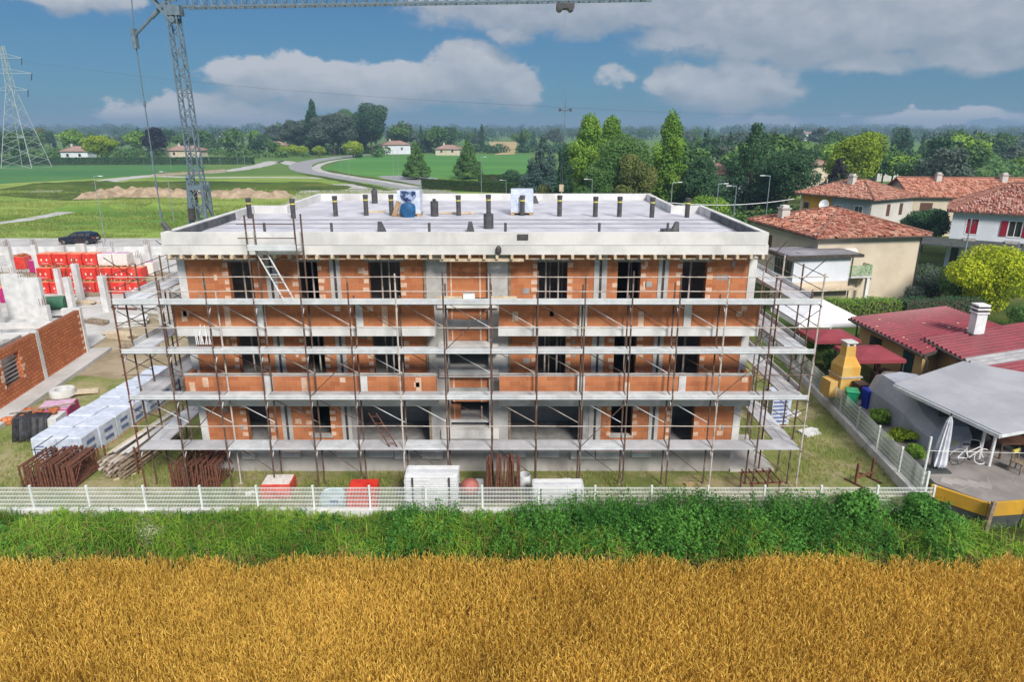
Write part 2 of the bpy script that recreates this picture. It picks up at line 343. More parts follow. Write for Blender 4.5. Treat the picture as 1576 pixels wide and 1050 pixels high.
# ------------------------------------------------------------------ mesh and object helpers
class MB:
    def __init__(s): s.v = []; s.f = []; s.m = []; s.uv = {}
    def add(s, vs, fs, m=0, uvs=None):
        k = len(s.v); s.v += [tuple(v) for v in vs]
        for i, f in enumerate(fs):
            if uvs: s.uv[len(s.f)] = uvs[i]
            s.f.append(tuple(k + j for j in f)); s.m.append(m)
        return s
    def box(s, x0, x1, y0, y1, z0, z1, m=0):
        vs = [(x, y, z) for z in (z0, z1) for y in (y0, y1) for x in (x0, x1)]
        return s.add(vs, [(0, 2, 3, 1), (4, 5, 7, 6), (0, 1, 5, 4), (1, 3, 7, 5), (3, 2, 6, 7), (2, 0, 4, 6)], m)
    def cbox(s, c, size, m=0, rz=0.0, rx=0.0, ry=0.0):
        mt = Matrix.Translation(c) @ Matrix.Rotation(rz, 4, 'Z') @ Matrix.Rotation(ry, 4, 'Y') @ Matrix.Rotation(rx, 4, 'X')
        a, b, d = (t / 2 for t in size)
        vs = [mt @ Vector((x, y, z)) for z in (-d, d) for y in (-b, b) for x in (-a, a)]
        return s.add(vs, [(0, 2, 3, 1), (4, 5, 7, 6), (0, 1, 5, 4), (1, 3, 7, 5), (3, 2, 6, 7), (2, 0, 4, 6)], m)
    def bar(s, p, q, w, h=None, m=0):
        """a square bar from p to q"""
        p, q = Vector(p), Vector(q); d = q - p
        up = Vector((0, 0, 1)) if abs(d.normalized().z) < .95 else Vector((0, 1, 0))
        a = d.cross(up).normalized() * w / 2; b = a.cross(d).normalized() * (h or w) / 2
        vs = [p - a - b, p + a - b, p + a + b, p - a + b, q - a - b, q + a - b, q + a + b, q - a + b]
        return s.add(vs, [(3, 2, 1, 0), (4, 5, 6, 7), (0, 1, 5, 4), (1, 2, 6, 5), (2, 3, 7, 6), (3, 0, 4, 7)], m)
    def tube(s, pts, rs, n=8, m=0, caps=True):
        pts = [Vector(p) for p in pts]
        if isinstance(rs, (int, float)): rs = [rs] * len(pts)
        vs = []
        for i, p in enumerate(pts):
            d = (pts[min(i + 1, len(pts) - 1)] - pts[max(i - 1, 0)]).normalized()
            up = Vector((0, 0, 1)) if abs(d.z) < .9 else Vector((1, 0, 0))
            a = d.cross(up).normalized(); b = a.cross(d).normalized()
            vs += [p + (a * math.cos(2 * math.pi * k / n) + b * math.sin(2 * math.pi * k / n)) * rs[i] for k in range(n)]
        fs = [(i * n + k, i * n + (k + 1) % n, (i + 1) * n + (k + 1) % n, (i + 1) * n + k) for i in range(len(pts) - 1) for k in range(n)]
        if caps: fs += [tuple(range(n - 1, -1, -1)), tuple((len(pts) - 1) * n + k for k in range(n))]
        return s.add(vs, fs, m)
    def lathe(s, prof, c=(0, 0, 0), n=16, m=0, sx=1, sy=1):
        vs = [(c[0] + r * sx * math.cos(2 * math.pi * k / n), c[1] + r * sy * math.sin(2 * math.pi * k / n), c[2] + z) for r, z in prof for k in range(n)]
        fs = [(i * n + k, i * n + (k + 1) % n, (i + 1) * n + (k + 1) % n, (i + 1) * n + k) for i in range(len(prof) - 1) for k in range(n)]
        fs += [tuple(range(n - 1, -1, -1)), tuple((len(prof) - 1) * n + k for k in range(n))]
        return s.add(vs, fs, m)
    def prism(s, poly, z0, z1, m=0):
        n = len(poly); vs = [(x, y, z0) for x, y in poly] + [(x, y, z1) for x, y in poly]
        fs = [(i, (i + 1) % n, n + (i + 1) % n, n + i) for i in range(n)] + [tuple(range(n - 1, -1, -1)), tuple(range(n, 2 * n))]
        return s.add(vs, fs, m)
    def xprism(s, poly, x0, x1, m=0):
        """poly in (y, z) extruded along x"""
        n = len(poly); vs = [(x0, y, z) for y, z in poly] + [(x1, y, z) for y, z in poly]
        fs = [(i, (i + 1) % n, n + (i + 1) % n, n + i) for i in range(n)] + [tuple(range(n - 1, -1, -1)), tuple(range(n, 2 * n))]
        return s.add(vs, fs, m)
    def slab(s, top, t, m=0, uv=True):
        """a planar polygon given by its top corners, thickened downwards, with uv in metres on its top"""
        top = [Vector(p) for p in top]; n = len(top)
        vs = top + [p - Vector((0, 0, t)) for p in top]
        fs = [tuple(range(n)), tuple(range(2 * n - 1, n - 1, -1))] + [(i, n + i, n + (i + 1) % n, (i + 1) % n) for i in range(n)]
        e = (top[1] - top[0]).normalized(); nr = e.cross(top[-1] - top[0]).normalized(); w = nr.cross(e)
        fl = lambda p: ((p - top[0]).dot(e), (p - top[0]).dot(w))
        uvs = [[fl(vs[j]) for j in f] for f in fs]
        return s.add(vs, fs, m, uvs)
    def wall(s, x0, x1, z0, z1, y0, y1, holes=(), m=0, axis='x'):
        """a wall of boxes round rectangular holes (a, b, zlo, zhi)"""
        xs = sorted({x0, x1, *[h[0] for h in holes], *[h[1] for h in holes]}); xs = [x for x in xs if x0 <= x <= x1]
        for a, b in zip(xs, xs[1:]):
            zs = [(z0, z1)]
            for h in holes:
                if h[0] <= a + 1e-6 and h[1] >= b - 1e-6:
                    nz = []
                    for p, q in zs:
                        if h[2] > p + 1e-6: nz.append((p, min(q, h[2])))
                        if h[3] < q - 1e-6: nz.append((max(p, h[3]), q))
                    zs = nz
            for p, q in zs:
                if q - p > 1e-4:
                    if axis == 'x': s.box(a, b, y0, y1, p, q, m)
                    else: s.box(y0, y1, a, b, p, q, m)
        return s
    def build(s, name, mats, parent=None, loc=None, rz=0.0, smooth=False, bev=0.0):
        me = bpy.data.meshes.new(name); me.from_pydata(s.v, [], s.f)
        if not isinstance(mats, (list, tuple)): mats = [mats]
        for q in mats: me.materials.append(M[q] if isinstance(q, str) else q)
        if len(mats) > 1: me.polygons.foreach_set('material_index', s.m)
        if s.uv:
            ul = me.uv_layers.new(name='UVMap')
            for p in me.polygons:
                if p.index in s.uv:
                    for li, uvc in zip(p.loop_indices, s.uv[p.index]): ul.data[li].uv = uvc
        if smooth:
            me.polygons.foreach_set('use_smooth', [True] * len(me.polygons))
            try: me.set_sharp_from_angle(angle=R(40))
            except Exception: pass
        me.update()
        o = bpy.data.objects.new(name, me); COL.objects.link(o)
        if parent: o.parent = parent
        if loc: o.location = loc
        o.rotation_euler.z = rz
        if bev:
            b = o.modifiers.new('bevel', 'BEVEL'); b.width = bev; b.segments = 2; b.limit_method = 'ANGLE'
        return o
def tag(o, label=None, cat=None, group=None, kind=None):
    if label: o['label'] = label
    if cat: o['category'] = cat
    if group: o['group'] = group
    if kind: o['kind'] = kind
    return o
def thing(name, label, cat, loc=(0, 0, 0), rz=0.0, group=None):
    o = bpy.data.objects.new(name, None); COL.objects.link(o); o.empty_display_size = .3
    o.location = loc; o.rotation_euler = (0, 0, rz)
    return tag(o, label, cat, group)
KIDS = {}
def copy_tree(o, label=None, loc=None, rz=None, scale=None, group=None, parent=None):
    if not KIDS:
        pass
    c = o.copy(); COL.objects.link(c)
    if parent: c.parent = parent
    if label: c['label'] = label
    if group: c['group'] = group
    if loc is not None: c.location = loc
    if rz is not None: c.rotation_euler = (0, 0, rz)
    if scale is not None: c.scale = scale if isinstance(scale, (tuple, list)) else (scale,) * 3
    for ch in list(o.children): copy_tree(ch, parent=c)
    return c
ORD = ['first', 'second', 'third', 'fourth', 'fifth', 'sixth', 'seventh', 'eighth', 'ninth', 'tenth', 'eleventh', 'twelfth', 'thirteenth', 'fourteenth', 'fifteenth', 'sixteenth']
def np_obj(name, verts, faces, mats, tint=None, parent=None, mi=None):
    """mesh object from numpy arrays of quads"""
    me = bpy.data.meshes.new(name); n, k = faces.shape
    me.vertices.add(len(verts)); me.vertices.foreach_set('co', np.ascontiguousarray(verts, dtype=np.float32).ravel())
    me.loops.add(n * k); me.polygons.add(n)
    me.polygons.foreach_set('loop_start', np.arange(0, n * k, k, dtype=np.int32))
    me.loops.foreach_set('vertex_index', np.ascontiguousarray(faces, dtype=np.int32).ravel())
    for q in (mats if isinstance(mats, (list, tuple)) else [mats]): me.materials.append(M[q])
    if mi is not None: me.polygons.foreach_set('material_index', np.ascontiguousarray(mi, dtype=np.int32))
    if tint is not None:
        a = me.attributes.new('tint', 'FLOAT', 'FACE'); a.data.foreach_set('value', np.ascontiguousarray(tint, dtype=np.float32))
    me.update(calc_edges=True); me.validate()
    o = bpy.data.objects.new(name, me); COL.objects.link(o)
    if parent: o.parent = parent
    return o
def unit(a): return a / np.maximum(np.linalg.norm(a, axis=1, keepdims=True), 1e-9)
def leaf_quads(P, N, size, rng, aspect=.62):
    """one diamond-ish quad per point, across its normal"""
    n = len(P); t = unit(np.cross(N, rng.normal(size=(n, 3)))); b = np.cross(N, t)
    s = (np.asarray(size) * rng.uniform(.6, 1.35, n))[:, None]
    v = np.empty((n, 4, 3)); bend = N * s * .18
    v[:, 0] = P - t * s * .5; v[:, 1] = P + b * s * .5 * aspect - bend; v[:, 2] = P + t * s * .5; v[:, 3] = P - b * s * .5 * aspect - bend
    return v.reshape(-1, 3), np.arange(n * 4).reshape(n, 4)
def blob_cloud(blobs, n, size, rng, inner=.25, upn=.35):
    B = np.array(blobs, float); w = (B[:, 3] * B[:, 4] + B[:, 3] * B[:, 5]) ; w /= w.sum()
    k = rng.choice(len(B), n, p=w); d = unit(rng.normal(size=(n, 3)))
    r = np.where(rng.random(n) < inner, rng.uniform(.35, .8, n), rng.uniform(.8, 1.08, n))
    P = B[k, :3] + d * B[k, 3:6] * r[:, None]
    N = unit(d * .85 + rng.normal(size=(n, 3)) * .55 + np.array([0, 0, upn]))
    bt = rng.normal(0, .16, len(B))
    T = np.clip(.45 + bt[k] + rng.normal(0, .2, n), 0, 1)
    v, f = leaf_quads(P, N, size, rng)
    return v, f, T
def crown_blobs(kind, h, w, rng):
    bl = []
    if kind == 'broad':
        bl.append((0, 0, h * .58, w * .30, w * .30, h * .27))
        for i in range(17):
            a = rng.uniform(0, 6.28); e = rng.uniform(-.55, 1.2); rr = rng.uniform(.55, 1.0)
            bl.append((math.cos(a) * math.cos(e) * w * .36 * rr, math.sin(a) * math.cos(e) * w * .36 * rr, h * .58 + math.sin(e) * h * .31 * rr, *([w * rng.uniform(.12, .2)] * 2), h * rng.uniform(.09, .15)))
    elif kind == 'poplar':
        for i in range(6): bl.append((0, 0, h * (.18 + .13 * i), w * .27 * (1 - .11 * i), w * .27 * (1 - .11 * i), h * .12))
        for i in range(54):
            t = rng.uniform(.06, .97); rad = w * .38 * (math.sin(math.pi * min(1, t * .9 + .12)) ** .6) * (1 - t * .45)
            a = rng.uniform(0, 6.28); q = rng.uniform(.2, 1)
            bl.append((math.cos(a) * rad * q, math.sin(a) * rad * q, t * h * .96, w * .085, w * .085, h * rng.uniform(.05, .10)))
        bl.append((0, 0, h * .94, w * .07, w * .07, h * .09))
    elif kind == 'conifer':
        for k in range(10):
            t = k / 9.0; rad = w * .42 * (1 - t) ** .8 + w * .03
            m = max(3, int(8 * (1 - t)) + 1)
            for j in range(m):
                a = 6.28 * j / m + rng.uniform(-.3, .3); q = rng.uniform(.5, 1.0)
                bl.append((math.cos(a) * rad * q, math.sin(a) * rad * q, h * (.14 + .80 * t) - q * h * .02, w * .15 * (1.1 - t * .7), w * .15 * (1.1 - t * .7), h * .065))
        bl.append((0, 0, h * .95, w * .05, w * .05, h * .06))
    elif kind == 'round':
        bl.append((0, 0, h * .56, w * .42, w * .42, h * .38))
        for i in range(12):
            a = rng.uniform(0, 6.28); e = rng.uniform(-.4, 1.3)
            bl.append((math.cos(a) * math.cos(e) * w * .33, math.sin(a) * math.cos(e) * w * .33, h * .56 + math.sin(e) * h * .30, w * .16, w * .16, h * .14))
    elif kind == 'bush':
        for i in range(11):
            a = rng.uniform(0, 6.28); q = rng.uniform(0, .75)
            bl.append((math.cos(a) * w * .36 * q, math.sin(a) * w * .36 * q, h * rng.uniform(.3, .78), w * rng.uniform(.16, .25), w * rng.uniform(.16, .25), h * rng.uniform(.18, .26)))
    elif kind == 'tiered':
        for k in range(7):
            z = h * (.25 + .1 * k); rad = w * .42 * (1 - k / 8.0)
            for j in range(6):
                a = rng.uniform(0, 6.28); q = rng.uniform(.3, 1.0)
                bl.append((math.cos(a) * rad * q, math.sin(a) * rad * q, z, w * .17, w * .17, h * .045))
    return bl
def make_tree(name, kind, h, w, leaf, n, size, seed, label=None, cat='tree', group=None, loc=(0, 0, 0), trunk_frac=.5):
    rng = np.random.default_rng(seed); root = thing(name, label, cat, loc, 0, group)
    bl = crown_blobs(kind, h, w, rng)
    v, f, T = blob_cloud(bl, n, size, rng, upn=.15 if kind == 'poplar' else .35)
    v[:, 2] = np.maximum(v[:, 2], .03)
    np_obj('crown', v, f, leaf, T, root)
    t = MB(); r0 = max(.06, h * .022)
    top = h * (.85 if kind in ('conifer', 'poplar', 'tiered') else .6)
    t.tube([(0, 0, -.1), (.02 * h * rng.uniform(-1, 1), .01 * h, top * .5), (0, 0, top)], [r0, r0 * .75, r0 * .25], 7)
    for b in bl[1:9]:
        z0 = min(b[2] * .6, top * .9); t.tube([(0, 0, z0), (b[0] * .5, b[1] * .5, (z0 + b[2]) / 2 + .03 * h), (b[0] * .95, b[1] * .95, b[2])], [r0 * .45, r0 * .3, r0 * .1], 5)
    t.build('trunk', 'bark', root, smooth=True)
    return root
def hedge_obj(name, lx, ly, h, leaf, dens, size, seed, label, cat='hedge', loc=(0, 0, 0), rz=0.0, group=None):
    rng = np.random.default_rng(seed); root = thing(name, label, cat, loc, rz, group)
    area = lx * ly + 2 * h * (lx + ly); n = int(area * dens); P = np.empty((n, 3)); N = np.zeros((n, 3))
    w = np.array([lx * ly, lx * h, lx * h, ly * h, ly * h]); fi = rng.choice(5, n, p=w / w.sum())
    P[:, 0] = rng.uniform(-.5, .5, n) * lx; P[:, 1] = rng.uniform(-.5, .5, n) * ly; P[:, 2] = rng.uniform(.02, 1, n) * h
    for k, (ax, val) in enumerate(((2, h), (1, -ly / 2), (1, ly / 2), (0, -lx / 2), (0, lx / 2))):
        s = fi == k; P[s, ax] = val + rng.normal(0, .05 * min(1, h), s.sum()); N[s, ax] = 1 if val > 0 else -1
    P += np.sin(P[:, [1, 2, 0]] * 2.3) * .06
    N = unit(N + rng.normal(size=(n, 3)) * .5)
    v, f = leaf_quads(P, N, size, rng); np_obj('foliage', v, f, leaf, np.clip(.45 + rng.normal(0, .22, n), 0, 1), root)
    c = MB(); c.box(-lx / 2 + .12, lx / 2 - .12, -ly / 2 + .12, ly / 2 - .12, 0, h - .12); c.build('stems', 'bark', root)
    return root
def sheet(name, poly, z, m, kind='structure'):
    b = MB(); b.add([(x, y, z) for x, y in poly], [tuple(range(len(poly)))]); o = b.build(name, m); return tag(o, kind=kind)
def ribbon(name, pts, half, z, m, rag=.16):
    jr_ = random.Random(len(pts)); rag = .03 if m == 'asphalt' else rag
    pts = [Vector((p[0], p[1], 0)) for p in pts]; b = MB(); vs = []
    # smooth the centre line
    fine = []
    for i in range(len(pts) - 1):
        p0, p1, p2, p3 = pts[max(i - 1, 0)], pts[i], pts[i + 1], pts[min(i + 2, len(pts) - 1)]
        for k in range(8):
            t = k / 8.0
            fine.append(.5 * ((2 * p1) + (p2 - p0) * t + (2 * p0 - 5 * p1 + 4 * p2 - p3) * t * t + (3 * p1 - p0 - 3 * p2 + p3) * t ** 3))
    fine.append(pts[-1])
    for i, p in enumerate(fine):
        d = (fine[min(i + 1, len(fine) - 1)] - fine[max(i - 1, 0)]).normalized(); nrm = Vector((-d.y, d.x, 0)); j0, j1 = half * (1 + jr_.uniform(-rag, rag)), half * (1 + jr_.uniform(-rag, rag))
        vs += [(*(p + nrm * j0).xy, z), (*(p - nrm * j1).xy, z)]
    b.add(vs, [(2 * i, 2 * i + 1, 2 * i + 3, 2 * i + 2) for i in range(len(fine) - 1)])
    o = b.build(name, m); tag(o, kind='structure'); return fine
def lathe_pipe(b, x, y, z, r, h, m=0, n=12): return b.lathe([(r, 0), (r, h)], (x, y, z), n, m)
# ------------------------------------------------------------------ the setting: ground, roads, fields
def xy(px, py): p = at(px, py); return (p.x, p.y)
sheet('ground', [(-7000, -300), (7000, -300), (7000, 9000), (-7000, 9000)], 0, 'far_land')
sheet('meadow', [(-210, 40), (75, 40), (75, 235), (-20, 235), (-60, 215), (-210, 200)], .004, 'meadow')
sheet('far_field', [xy(-80, 287), xy(170, 274), xy(320, 258), xy(300, 249), xy(-80, 254)], .008, 'crop_dark')
sheet('green_field', [xy(497, 262), xy(520, 250), xy(548, 240), xy(815, 237), xy(815, 272), xy(700, 274), xy(600, 273), xy(545, 270)], .008, 'crop_green')
sheet('straw_field', [xy(752, 218), xy(796, 218), xy(792, 237), xy(762, 238)], .012, 'straw_field')
sheet('rough_meadow', [xy(-20, 300), xy(150, 284), xy(300, 278), xy(470, 282), xy(480, 296), xy(330, 304), xy(100, 309)], .010, 'rough_grass')
sheet('garden_ground', [(17.5, 46), (120, 46), (120, 140), (9, 140), (9, 62)], .008, 'rough_grass')
sheet('site_ground', [(-60, 22.4), (16.6, 22.4), (16.6, 70), (-60, 70)], .006, 'site_soil')
sheet('site_mud', [(-60, 43), (-20.5, 37), (-16, 38), (-14.5, 52), (-14, 75), (-60, 75)], .011, 'site_mud')
sheet('site_yard', [(-70, 68), (-14, 68), (-14, 78), (-70, 78)], .016, 'site_concrete')
sheet('gravel_lot', [xy(474, 284), xy(560, 283), xy(615, 292), xy(650, 305), (9, 60), (-16, 60), xy(395, 330), xy(440, 312)], .014, 'pale_road')
sheet('access_road', [(-150, 78.5), (-12, 78.5), (-12, 90), (-150, 90)], .020, 'pale_road')
sheet('wheat_ground', [(-45, 5), (45, 5), (45, 19.0), (-45, 19.0)], .005, 'wheat_soil')
sheet('verge_ground', [(-45, 19.0), (45, 19.0), (45, 22.4), (-45, 22.4)], .007, 'verge_soil')
ribbon('road', [xy(640, 232), xy(592, 236), xy(545, 239.5), xy(498, 245), xy(467, 252), xy(466, 260), xy(500, 268), xy(560, 277), xy(625, 287), xy(700, 305), xy(760, 330)], 4.2, .018, 'asphalt')
ribbon('branch_road', [xy(466, 256), xy(430, 248), xy(395, 256), xy(350, 263), xy(300, 267), xy(240, 270), xy(190, 275), xy(150, 281), xy(60, 296)], 3.6, .014, 'pale_road')
ribbon('field_track', [xy(500, 274), xy(440, 273), xy(370, 273), xy(300, 273), xy(245, 271)], 2.0, .022, 'pale_road')
ribbon('footpath', [xy(-40, 349), xy(40, 338), xy(95, 328), xy(125, 318)], 1.5, .012, 'pale_road')
sheet('bare_soil', [xy(232, 268), xy(300, 264), xy(345, 260), xy(352, 264), xy(300, 268.5), xy(240, 271)], .026, 'site_mud')
ribbon('cycle_path', [xy(545, 243.5), xy(512, 248), xy(489, 255.5), xy(492, 263), xy(530, 270.5), xy(590, 279.5), xy(640, 288)], 1.5, .034, 'pale_road')
sheet('parking_lot', [xy(580, 271), xy(625, 270), xy(672, 274), xy(680, 284), xy(655, 290), xy(610, 281)], .028, 'asphalt')
for i, pts in enumerate(([xy(505, 262), xy(530, 268), xy(590, 277), xy(645, 287)], [xy(468, 268), xy(520, 277), xy(560, 285), xy(600, 293)])):
    ribbon('grass_verge', pts, 1.6, .030, 'rough_grass')

def vnoise(x, y, s, seed):
    rng = np.random.default_rng(seed); g = rng.random((256, 256)); u, v = x / s + 97.3, y / s + 41.7
    i, j = np.floor(u).astype(int), np.floor(v).astype(int); a, b = u - i, v - j
    a = a * a * (3 - 2 * a); b = b * b * (3 - 2 * b); i0, j0, i1, j1 = i % 256, j % 256, (i + 1) % 256, (j + 1) % 256
    return (g[i0, j0] * (1 - a) + g[i1, j0] * a) * (1 - b) + (g[i0, j1] * (1 - a) + g[i1, j1] * a) * b

# a long low bank of rough grass behind the heaps, and the heaps of dug soil
def heap(name, mname, cx, cy, lx, ly, h, seed, label=None, cat=None, kind=None, bumps=11, group=None):
    rng = np.random.default_rng(seed); nx, ny = 46, 20
    u, v = np.meshgrid(np.linspace(-1, 1, nx), np.linspace(-1, 1, ny), indexing='ij'); z = np.zeros_like(u)
    for k in range(bumps):
        a, b = rng.uniform(-.8, .8), rng.uniform(-.35, .35); r = rng.uniform(.16, .4)
        z = np.maximum(z, rng.uniform(.55, 1) * np.exp(-(((u - a) / r) ** 2 + ((v - b) / .5) ** 2)))
    z += (vnoise(u * lx, v * ly, .9, seed + 1) - .5) * .3 * (z > .1); z *= np.clip((1 - np.maximum(abs(u), abs(v))) * 5, 0, 1)
    P = np.stack([cx + u * lx / 2, cy + v * ly / 2, np.maximum(z, 0) * h - .02], -1).reshape(-1, 3)
    i, j = np.meshgrid(np.arange(nx - 1), np.arange(ny - 1), indexing='ij'); q = (i * ny + j).ravel()
    o = np_obj(name, P, np.stack([q, q + ny, q + ny + 1, q + 1], 1), mname); o.data.polygons.foreach_set('use_smooth', [True] * len(o.data.polygons))
    return tag(o, label, cat, group, kind)
for px0, px1, py, h, sd_, lb in ((112, 170, 306, 1.7, 5, 'short beige heap of dug soil at the left end of the row in the meadow'), (150, 262, 303, 2.0, 6, 'long pale heap of dug soil left of the crane mast'),
                             (250, 372, 304, 1.7, 7, 'rubble strewn soil heap directly behind the crane mast'), (330, 442, 305, 1.9, 8, 'bumpy soil heap right of the crane mast, nearest the flat roof')):
    a, b = at(px0, py), at(px1, py); heap('soil_heap', 'dirt_heap', (a.x + b.x) / 2, a.y + 3, b.x - a.x, 9, h, sd_, lb, 'soil heap', group='soil heaps in the meadow')
a, b = at(20, 292), at(500, 292)
heap('grass_bank', 'rough_grass', (a.x + b.x) / 2, a.y + 6, b.x - a.x + 10, 16, 1.7, 11, kind='structure', bumps=16)
a = at(160, 322); heap('grass_bank', 'meadow', a.x + 2, a.y, 22, 9, 1.3, 12, kind='structure', bumps=5)

# ------------------------------------------------------------------ wheat, verge, site grass (uncountable: stuff)
def strips(segs):
    """list of (P0, P1, half width, tint, mat index) blades with flat sides -> arrays"""
    V, T, I = [], [], []
    for P0, P1, w0, w1, side, t, mi in segs:
        v = np.empty((len(P0), 4, 3)); s0 = side * np.asarray(w0)[..., None] if np.ndim(w0) else side * w0; s1 = side * np.asarray(w1)[..., None] if np.ndim(w1) else side * w1
        v[:, 0] = P0 - s0; v[:, 1] = P0 + s0; v[:, 2] = P1 + s1; v[:, 3] = P1 - s1
        V.append(v.reshape(-1, 3)); T.append(t); I.append(np.full(len(P0), mi))
    V = np.concatenate(V); return V, np.arange(len(V)).reshape(-1, 4), np.concatenate(T), np.concatenate(I)
rng = np.random.default_rng(3)
def wheat():
    n = 150000
    x = rng.uniform(-25, 25, n); y = rng.uniform(11.2, 18.95, n)
    big = vnoise(x, y, 2.6, 21) * .6 + vnoise(x, y, .8, 22) * .4
    edge = y + (vnoise(x, y, 1.6, 77) - .5) * 1.0 + (vnoise(x, y, .4, 78) - .5) * .4
    keep = (edge < 18.85) & (rng.random(n) < np.clip((big - .10) * 5, .6, 1)); x, y, big = x[keep], y[keep], big[keep]; n = len(x)
    h = .60 + .16 * big + rng.normal(0, .085, n); a = rng.uniform(0, 6.28, n); lean = np.abs(rng.normal(0, .07, n))
    d = np.stack([np.cos(a), np.sin(a), 0 * a], 1); P0 = np.stack([x, y, 0 * x + .02], 1)
    P1 = P0 + d * (lean * h)[:, None]; P1[:, 2] = h
    b = rng.uniform(0, 6.28, n); s = np.stack([np.cos(b), np.sin(b), 0 * b], 1)
    s2 = np.stack([-np.sin(b), np.cos(b), 0 * b], 1)
    t = np.clip(.5 + (big - .5) * .55 + rng.normal(0, .30, n), 0, 1)
    bend = (rng.uniform(.05, 1.0, n) ** 1.8 * .75)[:, None]; L = rng.uniform(.10, .18, n)[:, None]
    ax = unit(d * bend + np.array([0, 0, 1.0])); Pm = P1 + ax * L * .45; P2 = P1 + unit(d * bend * 1.7 + np.array([0, 0, .8])) * L
    k = rng.random(n) < .5; q = P0 + (P1 - P0) * rng.uniform(.45, .85, n)[:, None]
    c = rng.uniform(0, 6.28, n); lf = np.stack([np.cos(c) * .16, np.sin(c) * .16, rng.uniform(-.10, .12, n)], 1)
    ls = np.stack([-np.sin(c), np.cos(c), 0 * c], 1)
    segs = [(P0, P1, .0035, .003, s, t * .8, 0), (P1, Pm, .006, .0135, s, t, 0), (Pm, P2, .0135, .003, s, t, 0), (P1, P2, .009, .007, s2, t, 0),
            (q[k], (q + lf)[k], .006, .001, ls[k], (t * .7)[k], 0)]
    v, f, T, I = strips(segs); o = np_obj('wheat', v, f, ['wheat_ear'], T); tag(o, kind='stuff')
wheat()
def verge():
    # long arching grass, left part mostly; shorter and drier towards the wheat
    n = 52000; x = rng.uniform(-25, 25, n); y = 18.7 + 3.75 * rng.random(n)
    g = vnoise(x, y, 1.1, 31) * .65 + vnoise(x, y, .35, 32) * .35
    far = np.clip((y - 18.7) / 1.6, 0, 1)
    keep = rng.random(n) < (.16 + .84 * far) * np.clip((g - .12) * 4, .12, 1) * np.where((x > 16.7) & (y > 20.3), .10, 1); x, y, g, far = x[keep], y[keep], g[keep], far[keep]; n = len(x)
    hmax = np.where(y > 21.4, .42, .92) * np.where(x > 15.6, .6, 1.0)
    h = (.20 + hmax * 1.15 * g ** 1.15 * (.3 + .7 * far)) * rng.uniform(.6, 1.25, n)
    a = rng.uniform(0, 6.28, n); d = np.stack([np.cos(a), np.sin(a), 0 * a], 1); P0 = np.stack([x, y, 0 * x], 1)
    le = rng.uniform(.1, .75, n)[:, None]; P1 = P0 + d * le * h[:, None] * .45; P1[:, 2] = h * .75
    P2 = P1 + d * le * h[:, None] * .95; P2[:, 2] = h * (1.0 - le[:, 0] * .55)
    s = np.stack([-np.sin(a), np.cos(a), 0 * a], 1); w = rng.uniform(.007, .021, n)
    dry = (rng.random(n) < np.where(far < .6, .45, .07)).astype(int); t = np.clip(.5 + (vnoise(x, y, 1.3, 35) - .5) * 1.1 + (g - .5) * .5 + rng.normal(0, .2, n), 0, 1)
    V, T, I = [], [], []
    for mi in (0, 1):
        k = dry == mi
        v, f, tt, ii = strips([(P0[k], P1[k], w[k], w[k] * .9, s[k], t[k] * .75, mi), (P1[k], P2[k], w[k] * .9, w[k] * .15, s[k], t[k], mi)])
        V.append(v); T.append(tt); I.append(ii)
    V = np.concatenate(V); o = np_obj('long_grass', V, np.arange(len(V)).reshape(-1, 4), ['grass_blade', 'dry_stem'], np.concatenate(T), mi=np.concatenate(I)); tag(o, kind='stuff')
    # leafy weeds, waist to shoulder high along the fence
    n = 4600; x = rng.uniform(-24, 15.5, n); y = rng.uniform(19.5, 22.2, n); g = vnoise(x, y, 1.5, 41) * .6 + vnoise(x, y, .5, 42) * .4
    right = np.maximum(1 / (1 + np.exp(-(x - .8) * 1.6)), .55 * np.clip((vnoise(x, y, 2.3, 44) - .55) * 6, 0, 1)); nf = np.clip((y - 19.6) / 1.3, 0, 1)
    gap = np.exp(-((x - 13.55) / .75) ** 2)
    keep = rng.random(n) < (.16 + .84 * right) * (.25 + .75 * nf) * np.clip((g - .08) * 5, .2, 1) * (1 - gap * .97); x, y, g, right, nf = [q[keep] for q in (x, y, g, right, nf)]; n = len(x)
    H = (.60 + 1.15 * right * (.30 + .70 * g) * (.45 + .55 * nf)) * rng.uniform(.75, 1.15, n)
    PP, NN, SS, TT = [], [], [], []; segs = []
    base = np.stack([x, y, 0 * x], 1); a = rng.uniform(0, 6.28, n); top = base + np.stack([np.cos(a) * .12, np.sin(a) * .12, H], 1)
    segs.append((base, top, .008, .003, np.stack([np.ones(n), np.zeros(n), np.zeros(n)], 1), np.full(n, .3), 0))
    v1, f1, t1, i1 = strips(segs)
    tone = np.clip(.35 + (vnoise(x, y, .9, 43) - .5) * .9, 0, 1)
    for k in range(26):
        u = (k + rng.uniform(-.4, .4, n)) / 26; b = rng.uniform(0, 6.28, n); P = base + (top - base) * (.12 + .88 * np.clip(u, 0, 1))[:, None]
        d = np.stack([np.cos(b), np.sin(b), 0 * b], 1); r = (.05 + .13 * (1 - u * .6)) * rng.uniform(.6, 1.3, n)
        P = P + d * r[:, None]; PP.append(P); NN.append(unit(d * .5 + np.array([0, 0, .8]) + rng.normal(size=(n, 3)) * .4)); SS.append(.17 * (1.1 - .5 * u)); TT.append(np.clip(tone + rng.normal(0, .16, n), 0, 1))
    P, N, S, T = np.concatenate(PP), np.concatenate(NN), np.concatenate(SS), np.concatenate(TT)
    v2, f2 = leaf_quads(P, N, S, rng, .5); v2[:, 2] = np.maximum(v2[:, 2], .01)
    o = np_obj('leafy_weeds', np.concatenate([v1, v2]), np.concatenate([f1, f2 + len(v1)]), 'weed_leaf', np.concatenate([t1, T])); tag(o, kind='stuff')
